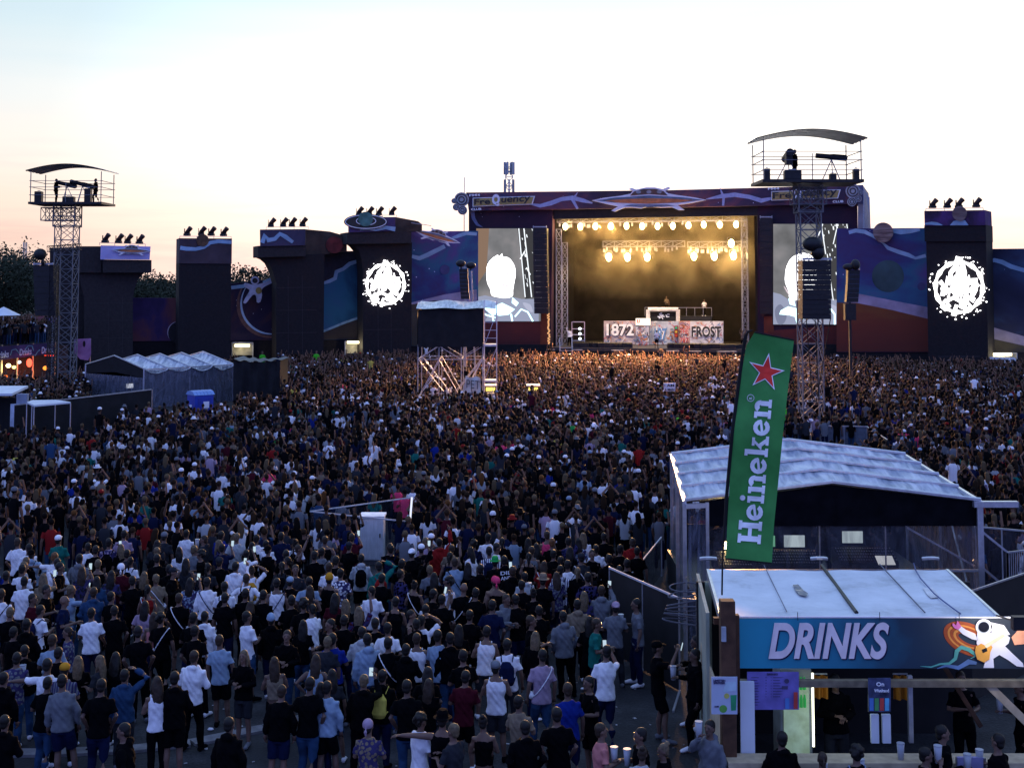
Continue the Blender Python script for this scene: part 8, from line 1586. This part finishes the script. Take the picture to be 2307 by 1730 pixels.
for p in people:
    if p['grp'] in ('people on the stage', 'operators on the towers'): continue
    if any(p['o'].data == MC.get(('b', ps, lg)) for ps in ('cup', 'drink') for lg in LEGS): cup(p['hand'] - Vector((0, 0, .06)), held('plastic cup', p))

# ------------------------------------------------------------------ the packed crowd farther off, too many to count: one object
def lowfig(pose, hair, hat, legs=True):
    mb = MB(); mb.tube([(0, 0, .82), (0, 0, 1.08), (0, 0, 1.34), (0, 0, 1.46)], [(.17, .12), (.155, .11), (.19, .12), (.09, .07)], 7, 0, False)
    mb.tube([(0, 0, 1.44), (0, .01, 1.56)], [.055, .05], 5, 1, False); mb.ell((0, .012, 1.64), (.075, .092, .11), 7, 5, 1)
    mb.ell((0, -.014, 1.67), (.086, .098, .094), 7, 5, 2)
    if hair == 'long': mb.tube([(0, -.05, 1.66), (0, -.09, 1.48), (0, -.10, 1.30)], [(.09, .06), (.11, .05), (.05, .02)], 6, 2, False)
    if hat == 'cap': mb.ell((0, -.01, 1.695), (.095, .108, .085), 7, 5, 4); mb.tube([(0, .07, 1.70), (0, .17, 1.685)], [(.07, .01), (.04, .008)], 5, 4, False)
    if hat == 'buc': mb.tube([(0, 0, 1.67), (0, 0, 1.69), (0, 0, 1.70), (0, 0, 1.79)], [(.15, .16), (.14, .15), (.09, .10), (.07, .08)], 8, 4)
    for s_, e, w_ in arm_dirs(pose):
        mb.tube([SH[s_], SH[s_].lerp(e, .6)], [.066, .062], 5, 0, False); mb.tube([SH[s_].lerp(e, .5), e, w_, w_ + (w_ - e).normalized() * .12], [.042, .040, .03, .03], 5, 1)
    if legs: [mb.tube([(s_ * .09, 0, .9), (s_ * .1, .01, .5), (s_ * .11, -.01, .04)], [.095, .07, .05], 4, 3, False) for s_ in (-1, 1)]
    return np.array([tuple(v) for v in mb.v], dtype=np.float32), mb.f, mb.m
def vparts(V, Fc, Mi):
    vp = np.zeros(len(V), int)
    for f, m in zip(Fc, Mi):
        for i in f: vp[i] = m
    return vp
TPL = []
for pose in ('down', 'front', 'up1', 'up2', 'clap', 'phone'):
    for hair, hat in (('short', ''), ('long', ''), ('short', 'cap'), ('short', 'buc')):
        V, Fc, Mi = lowfig(pose, hair, hat); TPL.append((pose, hair, hat, V, Fc, vparts(V, Fc, Mi)))
def tp(pose, hair, hat): return next(i for i, q in enumerate(TPL) if q[:3] == (pose, hair, hat))
def crowd(name, places, label):
    """places: x, y, z; each figure a copy of a low figure with clothes of its own colours"""
    Vs, Cs, Ls, Ss, k = [], [], [], [], 0; g = PR
    shirts = [('B', 48), ('H', 16), ('N', 12), ('W', 9.5), ('G', 5), ('Q', 2.5), ('C', 2), ('D', 3), ('M', 2), ('R', 1.2), ('L', 1.2), ('A', 2), ('T', 1), ('P', .4), ('Y', .3), ('U', .8), ('E', .1), ('V', .03)]
    sn_, sw = zip(*shirts)
    for (x, y, z) in places:
        fr = max(0, min(1, (y - 70) / 45)); u = g.random()
        pose = g.choices(['down', 'front', 'up1', 'up2', 'clap', 'phone'], [4 - 2.2 * fr, 4 - 2 * fr, .35 + 1.6 * fr, .15 + 1.7 * fr, .25 + 1.5 * fr, .25 + .6 * fr])[0]
        hat = 'cap' if u < .09 else 'buc' if u < .115 else ''; hair = 'long' if (g.random() < .33 and not hat) else 'short'
        _, _, _, V, Fc, vp = TPL[tp(pose, hair, hat)]; s_ = g.uniform(.93, 1.06) * (.96 if hair == 'long' else 1); a = g.gauss(0, .35) + x * -.004; cs, sn = math.cos(a), math.sin(a)
        W_ = np.empty_like(V); W_[:, 0] = (V[:, 0] * cs - V[:, 1] * sn) * s_ + x; W_[:, 1] = (V[:, 0] * sn + V[:, 1] * cs) * s_ + y; W_[:, 2] = V[:, 2] * s_ + z
        sk = g.uniform(.6, 1.15); sk_ = g.choices(sn_, sw)[0]; sk_ = 'H' if sk_ in 'WQCV' and y > 85 and g.random() < .5 else sk_; sc = COL[sk_][0]; hc = HC[g.choices('dbyg', [5, 4, 2.2, .3])[0]][0]; pcx = COL[g.choice('BBNDH')][0]; hc2 = COL[g.choices('WBCVGR', [3, 6, .6, .03, 2.5, .5])[0]][0]
        pal = np.array([sc, (.15 * sk, .085 * sk, .06 * sk), hc, pcx, hc2], dtype=np.float32) * g.uniform(.8, 1.15); C4 = np.ones((len(V), 4), np.float32); C4[:, :3] = pal[vp]
        Vs.append(W_); Cs.append(C4)
        Ls.append((Fc, k)); k += len(V)
    fi = {}
    li = []; st = []; tot = 0
    for Fc, off in Ls:
        if id(Fc) not in fi: fi[id(Fc)] = (np.concatenate([np.array(f) for f in Fc]), np.array([len(f) for f in Fc]))
        a, c_ = fi[id(Fc)]; li.append(a + off); st.append(c_)
    li = np.concatenate(li).astype(np.int32); ct = np.concatenate(st).astype(np.int32); start = np.concatenate([[0], np.cumsum(ct)[:-1]]).astype(np.int32)
    me = bpy.data.meshes.new(name); V = np.concatenate(Vs); me.vertices.add(len(V)); me.vertices.foreach_set('co', V.ravel()); me.loops.add(len(li)); me.loops.foreach_set('vertex_index', li); me.polygons.add(len(ct)); me.polygons.foreach_set('loop_start', start); me.polygons.foreach_set('use_smooth', np.ones(len(ct), bool)); me.update(calc_edges=True)
    at = me.attributes.new('dye', 'FLOAT_COLOR', 'POINT'); at.data.foreach_set('color', np.concatenate(Cs).ravel())
    if 'crowd_cloth' not in mats:
        m = bpy.data.materials.new('crowd_cloth'); m.use_nodes = True; t = m.node_tree; b = t.nodes['Principled BSDF']; b.inputs['Roughness'].default_value = .85; b.inputs['Specular IOR Level'].default_value = .06; an = t.nodes.new('ShaderNodeAttribute'); an.attribute_name = 'dye'; t.links.new(an.outputs['Color'], b.inputs['Base Color']); mats['crowd_cloth'] = m
    me.materials.append(mats['crowd_cloth']); o = newobj(name, me); o['kind'] = 'stuff'; o['label'] = label; return o
crowd('distant_crowd', [(x, y, 0) for x, y in far] + [(x, y + .1, .75) for x, y in far[60::190]], 'dense crowd filling the field up to the stage')
tz = []; A0, B0 = BP.p((-30, 780)), BP.p((128, 780))
for k in range(1100):
    u, v = PR.random(), PR.random() * .92; x = A0.x + (B0.x - A0.x) * u + (-14 + 8 * u) * v; y = A0.y + (B0.y - A0.y) * u + 16 * v
    if not near_any(x + 300, y, .42): addc(x + 300, y); tz.append((x, y, 3.72))
crowd('terrace_crowd', tz, 'crowd standing on the terrace above the far left bar')
print('individuals', len(people), 'far', len(far), 'terrace', len(tz))
